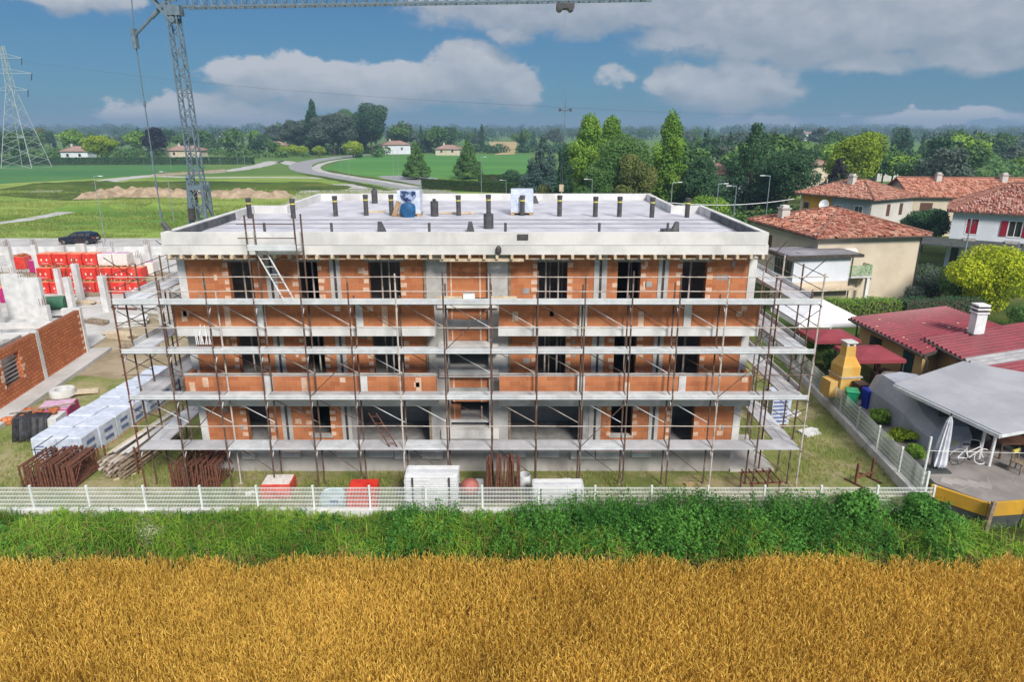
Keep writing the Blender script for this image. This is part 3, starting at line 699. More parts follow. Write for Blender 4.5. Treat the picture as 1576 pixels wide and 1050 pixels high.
    # short tufts on the building site
    n = 60000; x = rng.uniform(-24, 16.3, n); y = 22.75 + 12 * rng.random(n) ** 1.5; g = vnoise(x, y, 1.6, 51) * .6 + vnoise(x, y, .45, 52) * .4
    keep = (rng.random(n) < np.clip((g - .40) * 5, 0, 1)) & ~((x > -13.2) & (x < 9.6) & (y > 26.0)) & ~((x < -20) & (y > 30)); x, y, g = x[keep], y[keep], g[keep]; n = len(x)
    h = rng.uniform(.05, .2, n) * (.5 + g); a = rng.uniform(0, 6.28, n); P0 = np.stack([x, y, 0 * x], 1); P1 = P0 + np.stack([np.cos(a) * h * .5, np.sin(a) * h * .5, h], 1)
    s = np.stack([-np.sin(a), np.cos(a), 0 * a], 1); v, f, T, I = strips([(P0, P1, .013, .003, s, np.clip(g + rng.normal(0, .2, n), 0, 1), 0)])
    tag(np_obj('site_grass', v, f, 'site_grass', T), kind='stuff')
verge()
def meadow_grass():
    n = 190000; y = 90.5 + 75 * rng.random(n) ** 1.25; x = -14 - rng.random(n) * (y * .78 - 8); g = vnoise(x, y * 2.2, 9, 61) * .6 + vnoise(x, y * 1.5, 2.5, 62) * .4
    keep = rng.random(n) < np.clip((g - .30) * 4, .08, 1); x, y, g = x[keep], y[keep], g[keep]; n = len(x)
    keep = np.ones(n, bool)
    fp = [at(a_, b_) for a_, b_ in ((-40, 349), (40, 338), (95, 328), (125, 318))]
    for p_, q_ in zip(fp, fp[1:]):
        d_ = q_ - p_; u_ = np.clip(((x - p_.x) * d_.x + (y - p_.y) * d_.y) / d_.length_squared, 0, 1); keep &= np.hypot(x - p_.x - u_ * d_.x, y - p_.y - u_ * d_.y) > 1.9
    x, y, g = x[keep], y[keep], g[keep]; n = len(x)
    band = vnoise(x * .25, y, 5, 66)
    h = rng.uniform(.06, .26, n) * (.4 + g) * np.where(rng.random(n) < .02, 2.2, 1); a = rng.uniform(0, 6.28, n); P0 = np.stack([x, y, 0 * x], 1); P1 = P0 + np.stack([np.cos(a) * h * .6, np.sin(a) * h * .6, h], 1)
    s = np.stack([-np.sin(a), np.cos(a), 0 * a], 1); v, f, T, I = strips([(P0, P1, 0.045 + .04 * g, .01, s, np.clip(.15 + band * .9 + (g - .5) * .5 + rng.normal(0, .15, n), 0, 1), 0)])
    tag(np_obj('meadow_grass', v, f, 'meadow_blade', T), kind='stuff')
meadow_grass()
# ------------------------------------------------------------------ the three storey shell: local x = X + 1.75, local y = Y - 25.3
BX, BY = -1.75, 25.3
bld = thing('apartment_building', 'three storey red brick and concrete building shell with a flat white roof behind scaffolding', 'building', (BX, BY, 0))
HW = 11.28; WY = .92; GF, S1B, S1T, S2B, S2T, RB, RS, RT, RF = 1.06, 3.33, 3.74, 6.27, 6.66, 9.46, 9.82, 10.28, 9.90
def bp(name, mats, fn, **k):
    b = MB(); fn(b); return b.build(name, mats, bld, **k)
bp('plinth', 'plinth', lambda b: b.box(-11.0, 11.0, WY - .12, 15.4, -.05, GF - .05))
bp('paving_slab', 'site_concrete', lambda b: b.box(11.02, 12.9, WY - .2, 4.2, -.02, .12))
for z0, z1 in ((S1B, S1T), (S2B, S2T)):
    bp('floor_slab', 'grey_render', lambda b: b.box(-HW, HW, WY + .02, 9.2, z0, z1))
    bp('balcony_slab', 'fascia', lambda b: (b.box(-HW, -1.22, 0, WY + .02, z0, z1), b.box(1.22, HW, 0, WY + .02, z0, z1)))
bp('floor_slab', 'grey_render', lambda b: b.box(-HW + .05, HW - .05, WY + .02, 9.2, GF - .05, GF + .01))
# brick facade, one part per field between the columns
COLS = [(-11.28, -10.98), (-7.86, -7.44), (-5.36, -4.96), (4.96, 5.46), (7.46, 7.86), (10.98, 11.28)]
OPEN = [(-9.33, -8.38, 0, 2.35), (-6.62, -5.84, .52, 2.35), (-3.86, -2.62, 0, 2.35), (2.74, 3.92, 0, 2.35), (5.88, 6.78, .52, 2.35), (8.40, 9.36, 0, 2.35)]
FIELDS = [(-10.98, -7.86), (-7.44, -5.36), (-4.96, -1.62), (1.62, 4.96), (5.46, 7.46), (7.86, 10.98)]
rb = random.Random(4)
def jambs(b, h, z, y):
    """pale toothing blocks up both sides of an opening"""
    for side in (h[0], h[1]):
        k = z + h[2] + .02
        while k < z + h[3] - .2:
            w = rb.choice((.17, .24, .20)); s = -1 if side == h[0] else 1
            if rb.random() < .92: b.box(*sorted((side + s * .004, side + s * w)), y - .014, y + .03, k, k + .17, 1)
            k += rb.choice((.30, .34, .34, .5))
for lev, (z, zt) in enumerate(((GF + .01, S1B), (S1T, S2B), (S2T, RB))):
    for i, (a, b_) in enumerate(FIELDS):
        if lev == 0 and i in (2, 3): continue
        ops = [(h[0], h[1], z + h[2], z + min(h[3], zt - z - .18)) for h in OPEN if a < h[0] < b_]
        mb = MB(); mb.wall(a, b_, z, zt, WY, WY + .30, ops)
        for h in OPEN:
            if a < h[0] < b_: jambs(mb, h, z, WY)
        for q in range(7):      # odd pale patching blocks
            x = rb.uniform(a + .1, b_ - .35); k = z + .27 * rb.randint(0, 8)
            if not any(h[0] - .3 < x < h[1] + .1 for h in OPEN): mb.box(x, x + rb.choice((.12, .26)), WY - .008, WY + .02, k, k + .22, rb.choice((1, 2)))
        mb.build('brick_wall', ['brick', 'jamb_block', 'grey_render'], bld)
        for h in ops:           # lintels and the window sills
            l = MB(); l.box(h[0] - .18, h[1] + .18, WY - .006, WY + .2, h[3], h[3] + .17); l.build('lintel', 'grey_render', bld)
            if h[2] > z + .1: l = MB(); l.box(h[0] - .06, h[1] + .06, WY - .05, WY + .28, h[2] - .06, h[2] + .004); l.build('sill', 'concrete', bld)
    for i, (a, b_) in enumerate(COLS):
        c = MB(); c.box(a, b_, WY - .03, WY + .34, z, zt)
        if i in (1, 2, 3, 4): m_ = (a + b_) / 2; c.box(m_ - .05, m_ + .05, WY - .036, WY, z + .02, zt - .02, 1)
        c.build('column', ['white_concrete' if i in (0, 5) else 'concrete', 'steel_dark'], bld)
# wide ground floor garage openings: a lintel beam and grey side piers
for sgn in (-1, 1):
    m_ = MB(); m_.box(*sorted((sgn * 1.62, sgn * 4.96)), WY, WY + .3, S1B - .12, S1B); m_.box(*sorted((sgn * 4.72, sgn * 4.96)), WY, WY + .3, GF, S1B - .12); m_.build('garage_lintel', 'grey_render', bld)
# the stair core: concrete side walls, brick infill, half landings
for sgn in (-1, 1):
    c = MB(); c.box(*sorted((sgn * .80, sgn * 1.62)), WY - .06, WY + .34, GF, RB)
    for k in range(3): c.box(*sorted((sgn * 1.60, sgn * 1.70)), WY - .10, WY + .1, GF + k * 2.92 + .1, GF + k * 2.92 + 2.5, 1)
    c.build('stair_core_wall', ['concrete', 'old_timber'], bld)
for z0, z1, y0 in ((1.55, 1.95, .70), (2.2, 2.32, .95), (4.30, 4.62, .70), (5.35, 5.75, .55), (7.20, 7.50, .72)):
    bp('stair_landing', 'fascia', lambda b: b.box(-1.2, 1.2, y0, 2.6, z0, z1))
for z0, z1 in ((2.32, 2.9), (3.1, 4.30), (5.78, 6.3), (7.55, 9.3), (6.3, 7.1)):
    bp('infill_wall', ['brick', 'jamb_block'], lambda b: (b.box(-.80, .80 if z0 != 2.32 else -.40, WY + .12, WY + .35, z0, z1), b.box(-.68, -.62, WY + .09, WY + .12, z0, z1, 1), b.box(.46, .52, WY + .09, WY + .12, z0, z1, 1)))
# balcony parapets of brick between short concrete posts
BF = [(-11.26, -8.05), (-7.72, -4.28), (-3.98, -1.24), (1.24, 4.34), (4.64, 8.36), (8.64, 11.26)]
BP = [(-8.05, -7.72), (-4.28, -3.98), (4.34, 4.64), (8.36, 8.64)]
for z in (S1T, S2T):
    for a, b_ in BF:
        p = MB(); p.box(a + .01, b_ - .01, .03, .19, z, z + .86)
        for q in range(3): x = rb.uniform(a + .1, b_ - .3); p.box(x, x + .22, .022, .06, z + .2 * rb.randint(0, 3), z + .2 * rb.randint(3, 4), rb.choice((0, 1)))
        p.build('balcony_parapet', ['brick', 'jamb_block'], bld)
        bp('parapet_coping', 'white_concrete', lambda b: b.box(a, b_, .01, .21, z + .862, z + .93))
    for a, b_ in BP: bp('parapet_post', 'white_concrete', lambda b: b.box(a, b_, -.01, .22, z, z + .94))
    for s in (-1, 1): bp('balcony_parapet', ['brick'], lambda b: b.box(*sorted((s * (HW - .18), s * (HW - .02))), .2, WY, z, z + .86))
# rest of the shell: side and back walls, inner partitions so the openings look into dark rooms
for lev, (z, zt) in enumerate(((GF + .01, S1B), (S1T, S2B), (S2T, RB))):
    for s in (-1, 1):
        mb = MB(); mb.wall(WY + .36, 9.1, z, zt, *sorted((s * 11.25, s * 10.95)), [(3, 4, z + .9, z + 2.3), (6, 7.2, z + .9, z + 2.3)], axis='y'); mb.build('brick_wall', 'brick', bld)
    for y0, x0, x1 in ((3.6, -11, 11), (9.0, -11, 11)):
        mb = MB(); mb.wall(x0, x1, z, zt, y0, y0 + .2, [(-7.2, -6.3, z, z + 2.1), (6.3, 7.2, z, z + 2.1)]); mb.build('partition_wall', 'inner_dark', bld)
    for x in (-7.6, -5.1, -1.2, 1.0, 5.2, 7.6):
        bp('partition_wall', 'inner_dark', lambda b: b.box(x, x + .12, WY + .36, 3.6, z, zt))
    for x in (-8.95, -3.15, 3.1, 8.85, 6.4, -6.2, -3.45, 3.6):      # adjustable steel props inside
        if lev: bp('steel_prop', 'tube_pale', lambda b: (b.tube([(x, WY + .55, z), (x, WY + .55, zt)], .035, 6), b.tube([(x + .2, WY + 1.1, z), (x + .2, WY + 1.1, zt)], .03, 6)))
bp('rear_wall', 'brick', lambda b: b.box(-9.65, 9.85, 15.2, 15.4, GF, RB))
for s, x in ((-1, -9.65), (1, 9.65)): bp('rear_wall', 'brick', lambda b: b.box(x, x + .2, 9.32, 15.2, GF, RB))
# the flat roof: slab, parapets with a dark sheet on both side inner faces, membrane strips
bp('roof_slab', 'fascia', lambda b: (b.box(-11.30, 11.30, -.02, 9.3, RB, RS), b.box(-9.68, 9.90, 9.3, 15.7, RB, RS)))
def parapets(b):
    b.box(-11.27, 11.27, 0, .2, RS, RT); b.box(-11.27, -11.07, .2, 9.3, RS, RT); b.box(11.07, 11.27, .2, 9.3, RS, RT)
    b.box(-11.27, -9.45, 9.1, 9.298, RS, RT - .003); b.box(9.67, 11.27, 9.1, 9.298, RS, RT - .003)
    b.box(-9.65, -9.45, 9.298, 15.68, RS, RT); b.box(9.67, 9.87, 9.298, 15.68, RS, RT); b.box(-9.45, 9.67, 15.48, 15.68, RS, RT)
bp('roof_parapet', 'fascia', parapets)
bp('parapet_lining', 'lining_dark', lambda b: b.box(-11.068, -11.05, .3, 6.6, RF, RT - .05))
bp('parapet_lining', 'lining_dark', lambda b: b.box(11.05, 11.068, .3, 7.0, RF, RT - .05))
def strips_roof(b):
    y = .205
    while y < 9.1:
        b.box(-11.05, 11.05, y, min(y + 1.0, 9.1), RS, RF + (.012 if int(y) % 2 else 0)); y += 1.0
    b.box(-9.44, 9.66, 9.1, 15.47, RS, RF + .006)
bp('roof_membrane', 'membrane', strips_roof)
def seams(b):
    for k in range(5): b.box(-11.0, 11.0, 1.0 + k * 1.38, 1.13 + k * 1.38, RF + .012, RF + .03)
    for x, y in ((-9, 5.2), (-4, 5.6), (3, 5.1), (8, 5.5)): b.box(x, x + 2.2, y, y + .03, RF + .012, RF + .022)
bp('membrane_seam', 'seam_grey', seams)
bp('render_joint', 'grey_render', lambda b: b.box(-11.2, 11.2, -.03, -.018, RS - .006, RS + .006))
x = -11.1
while x < 11.2:                 # timber formwork beam ends showing below the roof edge
    bp('formwork_beam', 'pale_timber', lambda b: b.box(x, x + .10, -.10 + rb.uniform(-.08, .03), WY, RB - .15, RB - .005)); x += rb.uniform(.42, .62)
bp('formwork_board', 'old_timber', lambda b: b.box(-11.25, 11.25, .05, .12, RB - .20, RB - .153))
bp('formwork_board', 'pale_timber', lambda b: b.box(-.95, 2.2, -.03, .045, RB - .26, RB - .16))
# polystyrene blocks along the plinth ledge
x = -9.6
while x < 9.6:
    w = rb.uniform(.5, 1.1)
    if abs(x) > 1.7 and rb.random() < .72: bp('ledge_block', 'white_concrete', lambda b: b.box(x, x + w, WY - .30, WY - .125, .66 if rb.random() < .6 else .74, .98))
    x += w + rb.choice((.04, .04, .5))
# vents on the roof
def vent(px, ytop, ybase, r, zb=RF, band=True, cap=False):
    p = at(px, ybase, zb); t = at_y(px, ytop, p.y); b = MB(); h = t.z - zb
    lathe_pipe(b, 0, 0, 0, r, h)
    if band: b.lathe([(r + .004, h - .26), (r + .004, h - .20)], (0, 0, 0), 12, 1); b.lathe([(r + .012, h - .12), (r + .012, h + .01)], (0, 0, 0), 12, 0)
    o = b.build('vent_pipe', ['pipe_grey', 'yellow_band'], bld, loc=(p.x - BX, p.y - BY, zb)); return o
for px, yt, yb in ((385, 305, 336), (452, 306, 336), (517, 302, 333), (564, 300, 332), (603, 300, 332), (706, 301, 332), (752, 300, 332), (804, 301, 332), (861, 301, 333), (916, 303, 334), (953, 303, 334), (1003, 304, 335), (1057, 305, 335)): vent(px, yt, yb, .115)
for px in (408, 511, 661, 778, 922, 1027): vent(px, 343, 360, .055, band=False)
def vent_block(px, yt, yb, wx):
    p = at(px, yb, RF); t = at_y(px, yt, p.y); h = t.z - RF; b = MB()
    b.lathe([(wx, 0), (wx, h * .84), (wx * .8, h * .87), (wx * .45, h * .88), (wx * .45, h)], n=14); b.build('chimney_pot', 'pipe_grey', bld, loc=(p.x - BX, p.y - BY, RF))
for a in ((577, 289, 313, .17), (669, 306, 333, .19), (752, 325, 352, .21)): vent_block(*a)
for px, s in ((588, 1), (724, 0), (1038, -1), (825, 1)):
    p = at(px, 357 if px != 825 else 313, RF); b = MB(); b.add([(-.16, -.16, 0), (.16, -.16, 0), (.16, .16, 0), (-.16, .16, 0), (-.07 - s * .08, -.07, .42), (.07 - s * .08, -.07, .42), (.07 - s * .08, .07, .42), (-.07 - s * .08, .07, .42)], [(3, 2, 1, 0), (4, 5, 6, 7), (0, 1, 5, 4), (1, 2, 6, 5), (2, 3, 7, 6), (3, 0, 4, 7)])
    if px == 1038: b.cbox((-.3, 0, .06), (.5, .4, .12))
    b.build('roof_outlet', 'pipe_grey', bld, loc=(p.x - BX, p.y - BY, RF))
p = at(254, 352, RT); b = MB(); b.tube([(0, 0, -.05), (-.45, .1, .55)], .11, 10); b.build('vent_pipe', 'pipe_grey', bld, loc=(-11.0, .55, RF + .1))
b = MB(); b.box(1.95, 2.35, -.045, 0, RS + .20, RS + .40); b.box(1.98, 2.32, -.05, -.045, RS + .23, RS + .37, 1); b.build('wall_box', ['steel_dark', 'pipe_grey'], bld)
b = MB(); b.lathe([(.09, 0), (.11, .1), (.10, .22), (.04, .3)], n=10); b.build('hanging_lamp', 'steel_dark', bld, loc=(1.25, -.10, RB + .05))

# loose things on the roof
def on_roof(px, py): p = at(px, py, RF + .012); return p
def block_pallet(px, py, label, bag):
    p = on_roof(px, py); t = thing('block_pallet', label, 'pallet', p)
    b = MB()
    for i in range(3): b.box(-.55 + i * .46, -.37 + i * .46, -.5, .5, 0, .09)
    b.box(-.58, .58, -.52, .52, .09, .12); b.build('pallet_base', 'timber', t)
    b = MB()
    for k in range(4): b.box(-.55 + .01 * (k % 2), .55, -.5, .5, .122 + k * .27, .118 + (k + 1) * .27)
    b.build('blocks', 'wrap_white', t, bev=.015)
    return t, p
t1, p1 = block_pallet(632, 331, 'white block pallet on the roof with a blue sack in front', True)
t2, p2 = block_pallet(803, 329, 'white block pallet on the roof standing alone behind a vent pipe', False)
b = MB(); b.box(-.26, .30, -.53, -.524, .55, .80, 0); b.box(-.1, .1, -.53, -.523, .35, .45, 0); b.build('printed_mark', 'galv', t2)
sk = MB(); sk.lathe([(.30, 0), (.36, .2), (.36, .5), (.30, .62), (.2, .66)], n=12, sy=.6); o = sk.build('sack', 'blue_bag', None, loc=(p1.x, p1.y - .78, RF + .02), smooth=True); tag(o, 'blue builder sack leaning at the white block pallet on the roof', 'sack')
sk = MB(); n_ = 9
vs = [(-.36 + .72 * i / n_, -.55 - .02 * math.sin(i * 2.1), 1.205 - .002 * i) for i in range(n_ + 1)] + [(-.36 + .72 * i / n_, -.565 - .03 * math.sin(i * 1.7), .62 + .32 * abs(i / n_ * 2 - 1) ** 1.4) for i in range(n_ + 1)]
sk.add(vs, [(i, i + 1, n_ + 2 + i, n_ + 1 + i) for i in range(n_)]); vs2 = [(x, y + .02, z) for x, y, z in vs]; sk.add(vs2, [(n_ + 1 + i, n_ + 2 + i, i + 1, i) for i in range(n_)])
o = sk.build('plastic_sheet', 'navy_sheet', None, loc=(p1.x, p1.y, RF + .014), smooth=True); tag(o, 'dark blue plastic sheet draped down the front of the white block pallet on the roof', 'sheet')
for px, py, L, rz, nm in ((575, 327, 1.1, 0.05, 'short pale timber plank lying on the roof left of the blue sack'), (702, 329, 1.8, -.04, 'pale timber plank lying on the roof around a vent pipe right of the blue sack')):
    p = on_roof(px, py); b = MB(); b.box(-L / 2, L / 2, -.08, .08, 0, .05); b.box(-L / 2 + .2, L / 2 + .1, -.05, .03, .052, .09); o = b.build('plank', 'pale_timber', None, p, rz); tag(o, nm, 'plank')
p = on_roof(611, 333); b = MB(); b.cbox((0, 0, .36), (.22, .3, .75), ry=.35); o = b.build('cardboard_box', 'cardboard', None, p); tag(o, 'brown cardboard piece propped against a roof vent pipe', 'cardboard')
# ------------------------------------------------------------------ scaffolding round the shell: local x = X + 1.75, local y = Y - 24.2
SY = 24.2
scf = thing('scaffold', 'rusty tube scaffolding with grey steel decks wrapped round the brick building shell', 'scaffold', (BX, SY, 0))
def sp(name, mats, fn, **k):
    b = MB(); fn(b); return b.build(name, mats, scf, **k)
LV = [2.0, 4.1, 5.95, 7.85]; X0, X1, NB = -12.85, 13.05, 15; DXB = (X1 - X0) / NB; DW = .80
rs = random.Random(9)
def standard(x, y, top, m=None):
    m = m or rs.choice(('tube_rust', 'tube_rust', 'rust', 'tube_rust', 'tube_pale'))
    def f(b):
        b.tube([(x, y, .02), (x, y, top)], .033, 7); b.box(x - .07, x + .07, y - .07, y + .07, -.01, .02)
        for z in LV: b.tube([(x, y, z - .14), (x, y, z + .10)], .037, 7)
    sp('standard', m, f)
for i in range(NB + 1):
    x = X0 + i * DXB; top = 11.0 if i in (3, 4) else 8.95
    standard(x, 0, top + rs.uniform(-.1, .12))
    standard(x, DW + .03, 11.0 if i in (3, 4) else 7.95 + rs.uniform(-.05, .5))
SIDEN, SDY = 5, 1.9
for side, (xo, xi) in enumerate(((X0, X0 + DW), (X1, X1 - DW))):
    for j in range(1, SIDEN + 1):
        standard(xo, j * SDY, 8.95); standard(xi, j * SDY, 8.3)
def deck(x0, x1, y0, y1, z, along):
    def f(b):
        n = 2; 
        for k in range(n):
            if along == 'x': b.box(x0 + .03, x1 - .03, y0 + (y1 - y0) * k / n + .012, y0 + (y1 - y0) * (k + 1) / n - .012, z - .06, z)
            else: b.box(x0 + (x1 - x0) * k / n + .012, x0 + (x1 - x0) * (k + 1) / n - .012, y0 + .03, y1 - .03, z - .06, z)
        if along == 'x':
            b.box(x0 - .02, x0 + .025, y0, y1 + .05, z - .12, z - .065); b.bar((x0, y0 + .03, z - .45), (x0, y0 + .35, z - .1), .03)
        else:
            b.box(x0, x1, y0 - .02, y0 + .025, z - .12, z - .065)
    sp('deck', rs.choice(('deck_plate', 'deck_plate', 'galv')), f)
def toe(p, q, z, h=.2):
    def f(b):
        d = Vector((q[0] - p[0], q[1] - p[1], 0)).normalized(); nrm = Vector((d.y, -d.x, 0))
        for k in range(3): b.bar(Vector((*p, z + h * (k + .5) / 3)) + nrm * (-.018 if k % 2 else 0), Vector((*q, z + h * (k + .5) / 3)) + nrm * (-.018 if k % 2 else 0), .03, h / 3 - .016)
    sp('toe_board', 'galv', f)
for li, z in enumerate(LV):
    for i in range(NB):
        x = X0 + i * DXB; deck(x, x + DXB, .0, DW, z, 'x')
        if li: toe((x + .03, -.035), (x + DXB - .03, -.035), z - .02, .22 if li == 3 else .19)
        # diagonal brace of the bay
        if rs.random() < (.95 if li < 3 else .0):
            y = DW + .06; sp('brace', rs.choice(('tube_rust', 'tube_pale', 'galv')), lambda b: b.tube([(x + .02, y, z + 1.72), (x + DXB - .02, y, z + .72)], .017, 5))
    for side, (xo, xi) in enumerate(((X0, X0 + DW), (X1 - DW, X1))):
        for j in range(SIDEN):
            y = DW + .05 if j == 0 else j * SDY; deck(xo, xi, y, (j + 1) * SDY, z, 'y')
            xe = X0 - .035 if side == 0 else X1 + .035
            if li: toe((xe, y), (xe, (j + 1) * SDY), z - .02, .19)
            if j % 2 == 0: sp('brace', 'tube_rust', lambda b: b.tube([(xe, j * SDY, z + 1.7), (xe, (j + 1) * SDY, z + .5)], .017, 5))
for z in LV:                    # ledgers tying the inner standards under each deck
    for i in range(0, NB, 5): sp('ledger', 'tube_rust', lambda b: (b.tube([(X0 + i * DXB, DW + .07, z - .2), (X0 + (i + 5) * DXB, DW + .07, z - .2)], .02, 5), ))
    for i in range(0, NB + 1): sp('transom', 'tube_rust', lambda b: b.tube([(X0 + i * DXB, -.12, z - .09), (X0 + i * DXB, DW + .15, z - .09)], .022, 5))
for i in range(1, NB, 3):       # bracing in the outer plane
    x = X0 + i * DXB; li = (i // 3) % 3
    sp('brace', 'tube_rust', lambda b: b.tube([(x, -.05, LV[li] + .1), (x + DXB, -.05, LV[li + 1] - .1)], .018, 5))
for i in range(0, NB, 2):
    x = X0 + i * DXB; sp('brace', 'tube_rust', lambda b: b.tube([(x, DW, 1.75), (x + DXB, DW, .35)], .017, 5))
for z, m in ((8.85, 'tube_pale'), (8.32, 'tube_pale'), (6.95, 'tube_pale'), (5.08, 'tube_rust'), (2.98, 'tube_pale')):
    for i in range(0, NB, 3):
        a, b_ = X0 + i * DXB, X0 + (i + 3) * DXB
        if z == 8.32 and i == 6: b_ -= DXB
        sp('guard_rail', m, lambda b: b.tube([(a - .1, -.045, z), ((a + b_) / 2, -.045, z - .015), (b_ + .1, -.045, z + .01)], .019, 5))
    for xe in (X0 - .045, X1 + .045):
        sp('guard_rail', 'tube_rust', lambda b: b.tube([(xe, 0, z), (xe, SIDEN * SDY, z)], .017, 5))
# access tower bay up to the roof edge
xa, xb = X0 + 3 * DXB, X0 + 4 * DXB
sp('deck', 'galv', lambda b: (b.box(xa + .03, xb - .03, .05, .42, 9.78, 9.84), b.box(xa + .03, xb - .03, .44, .80, 9.78, 9.84)))
toe((xa, -.035), (xb, -.035), 9.80, .22)
for z in (10.25, 10.75): sp('guard_rail', 'tube_rust', lambda b: b.tube([(xa - .3, -.045, z), (xb + .05, -.045, z)], .019, 5))
# things on the scaffold
lad = thing('ladder', 'white aluminium ladder rising from the top scaffold deck to the roof edge', 'ladder', (BX + xa + .25, SY + .2, 7.87))
for s in (-.19, .19):
    b = MB(); b.bar((s + 1.0, 0, 0), (s, .15, 2.0), .05, .03); b.build('rail', 'white_paint', lad)
for k in range(7):
    u = (k + .5) / 7; b = MB(); b.tube([(1.0 - u - .19, .15 * u, 2.0 * u), (1.0 - u + .19, .15 * u, 2.0 * u)], .015, 5); b.build('rung', 'galv', lad)
b = MB(); b.cbox((0, 0, .19), (.42, .02, .40), rx=-.15); o = b.build('board', 'white_paint', None, at_y(722, 462, SY + .05)); o.location.z = 7.86; tag(o, 'small white board standing on the top scaffold deck at the stair core', 'board')
for px, L, nm in ((690, 1.0, 'short yellowish plank lying on the top deck left of the white board'), (775, 1.0, 'short yellowish plank lying on the top deck right of the white board')):
    p = at_y(px, 455, SY + .55); b = MB(); b.box(-L / 2, L / 2, -.09, .09, 0, .05); b.box(-L / 2, L / 2, .1, .15, 0, .1); o = b.build('plank', 'pale_timber', None, (p.x, p.y, 7.86)); tag(o, nm, 'plank')
l2 = thing('step_ladder', 'small brown wooden ladder leaning down from the lowest scaffold deck', 'ladder', at_y(592, 700, SY + .5)); l2.location.z = 2.01
for s in (-.15, .15): b = MB(); b.bar((s + .45, -.4, .02), (s - .45, .3, 1.15), .035); b.build('rail', 'rust', l2)
for k in range(5):
    u = (k + .5) / 5; b = MB(); b.bar((.45 - .9 * u - .15, -.4 + .7 * u, .02 + 1.13 * u), (.45 - .9 * u + .15, -.4 + .7 * u, .02 + 1.13 * u), .025); b.build('rung', 'rust', l2)
# jumble of white profiles on the second deck at the left corner
prf = thing('profile_bundle', 'bundle of short white profiles standing at the left corner of the building on the scaffold', 'profiles', (BX + X0 + 2.4, SY + .95, 5.97))
for k in range(9):
    b = MB(); x = k * .07; b.bar((x, 0, 0), (x + rs.uniform(-.12, .12), .1, rs.uniform(.45, .8)), .03); b.build('profile', 'white_paint', prf)
# ------------------------------------------------------------------ self erecting crane behind the shell
CRX, CRY = -21.6, 48.0
crn = thing('tower_crane', 'tall blue grey lattice crane with a long horizontal jib over the building shell', 'crane', (CRX, CRY, 0))
def cp(name, fn, m='crane_grey', parent=None):
    b = MB(); fn(b); return b.build(name, m, parent or crn)
def lattice(b, p, q, w0, w1, step, r, rd):
    """square lattice box from p to q (any direction)"""
    p, q = Vector(p), Vector(q); d = (q - p).normalized(); up = Vector((0, 1, 0)) if abs(d.z) > .5 else Vector((0, 0, 1))
    a = d.cross(up).normalized(); c = a.cross(d).normalized(); n = max(1, int((q - p).length / step))
    cor = lambda t, k: p + (q - p) * t + (a * (1, 1, -1, -1)[k] + c * (1, -1, -1, 1)[k]) * (w0 + (w1 - w0) * t) / 2
    for k in range(4):
        b.bar(cor(0, k), cor(1, k), r)
        for i in range(n):
            k2 = (k + 1) % 4
            b.bar(cor(i / n, k if i % 2 else k2), cor((i + 1) / n, k2 if i % 2 else k), rd)
            if i % 4 == 0: b.bar(cor(i / n, k), cor(i / n, k2), rd)
cp('mast', lambda b: lattice(b, (0, 0, 8.6), (-.12, 0, 21.2), .72, .60, .62, .085, .045))
def lower(b):
    lattice(b, (0, 0, 1.0), (0, 0, 10.4), .98, .98, 1.15, .16, .075)
    for z in (1.2, 4.2, 7.2, 9.9): b.box(-.52, .52, -.52, .52, z, z + .28)
    b.box(-.43, -.36, -.53, -.50, 7.4, 10.2); b.box(.34, .43, -.53, -.50, 7.4, 10.2)
cp('mast_base', lower)
cp('support_strut', lambda b: (b.tube([(-1.25, -.3, .8), (-.55, -.2, 10.6)], .15, 8), b.tube([(-.55, -.2, 10.6), (-.45, 0, 10.9)], .2, 8)))
cp('winch_box', lambda b: (b.box(-.62, -.2, -.75, -.52, 7.9, 8.7), b.box(.1, .5, -.7, -.52, 6.3, 7.3)), 'steel_dark')
cp('undercarriage', lambda b: (b.box(-2.4, 2.4, -.25, .25, .35, .85), b.box(-.25, .25, -2.4, 2.4, .36, .84), *[b.box(sx * 2.4 - .3, sx * 2.4 + .3, sy * .0 - .3, sy * .0 + .3, 0, .36) for sx in (-1, 1) for sy in (0,)], b.box(-.3, .3, -2.6, -2.0, 0, .36), b.box(-.3, .3, 2.0, 2.6, 0, .36)))
cp('ballast', lambda b: [b.box(-3.6, -2.5, -1.1, 1.1, .4 + k * .5, .87 + k * .5) for k in range(5)], 'concrete')
def jib(b):
    A = at_y(284, 11, CRY) - Vector((CRX, CRY, 0)); B = at_y(1004, -1, CRY - 1.0) - Vector((CRX, CRY, 0))
    n = 46; c0 = [A + (B - A) * (i / n) for i in range(n + 1)]
    tz = lambda t: 1.15 - .55 * t
    for s in (-.38, .38): b.bar(A + Vector((0, s, 0)), B + Vector((0, s, 0)), .11)
    b.bar(A + Vector((0, 0, tz(0))), B + Vector((0, 0, tz(1))), .11)
    for i in range(n):
        t0, t1 = i / n, (i + 1) / n; top = c0[i] * .5 + c0[i + 1] * .5 + Vector((0, 0, tz((t0 + t1) / 2)))
        for s in (-.38, .38): b.bar(c0[i] + Vector((0, s, 0)), top, .045); b.bar(top, c0[i + 1] + Vector((0, s, 0)), .045)
        b.bar(c0[i] + Vector((0, -.38, 0)), c0[i] + Vector((0, .38, 0)), .045)
    return A, B
jb = MB(); JA, JB = jib(jb); jb.build('jib', 'crane_grey', crn)
jt = lambda px, py: at_y(px, py, CRY) - Vector((CRX, CRY, 0))
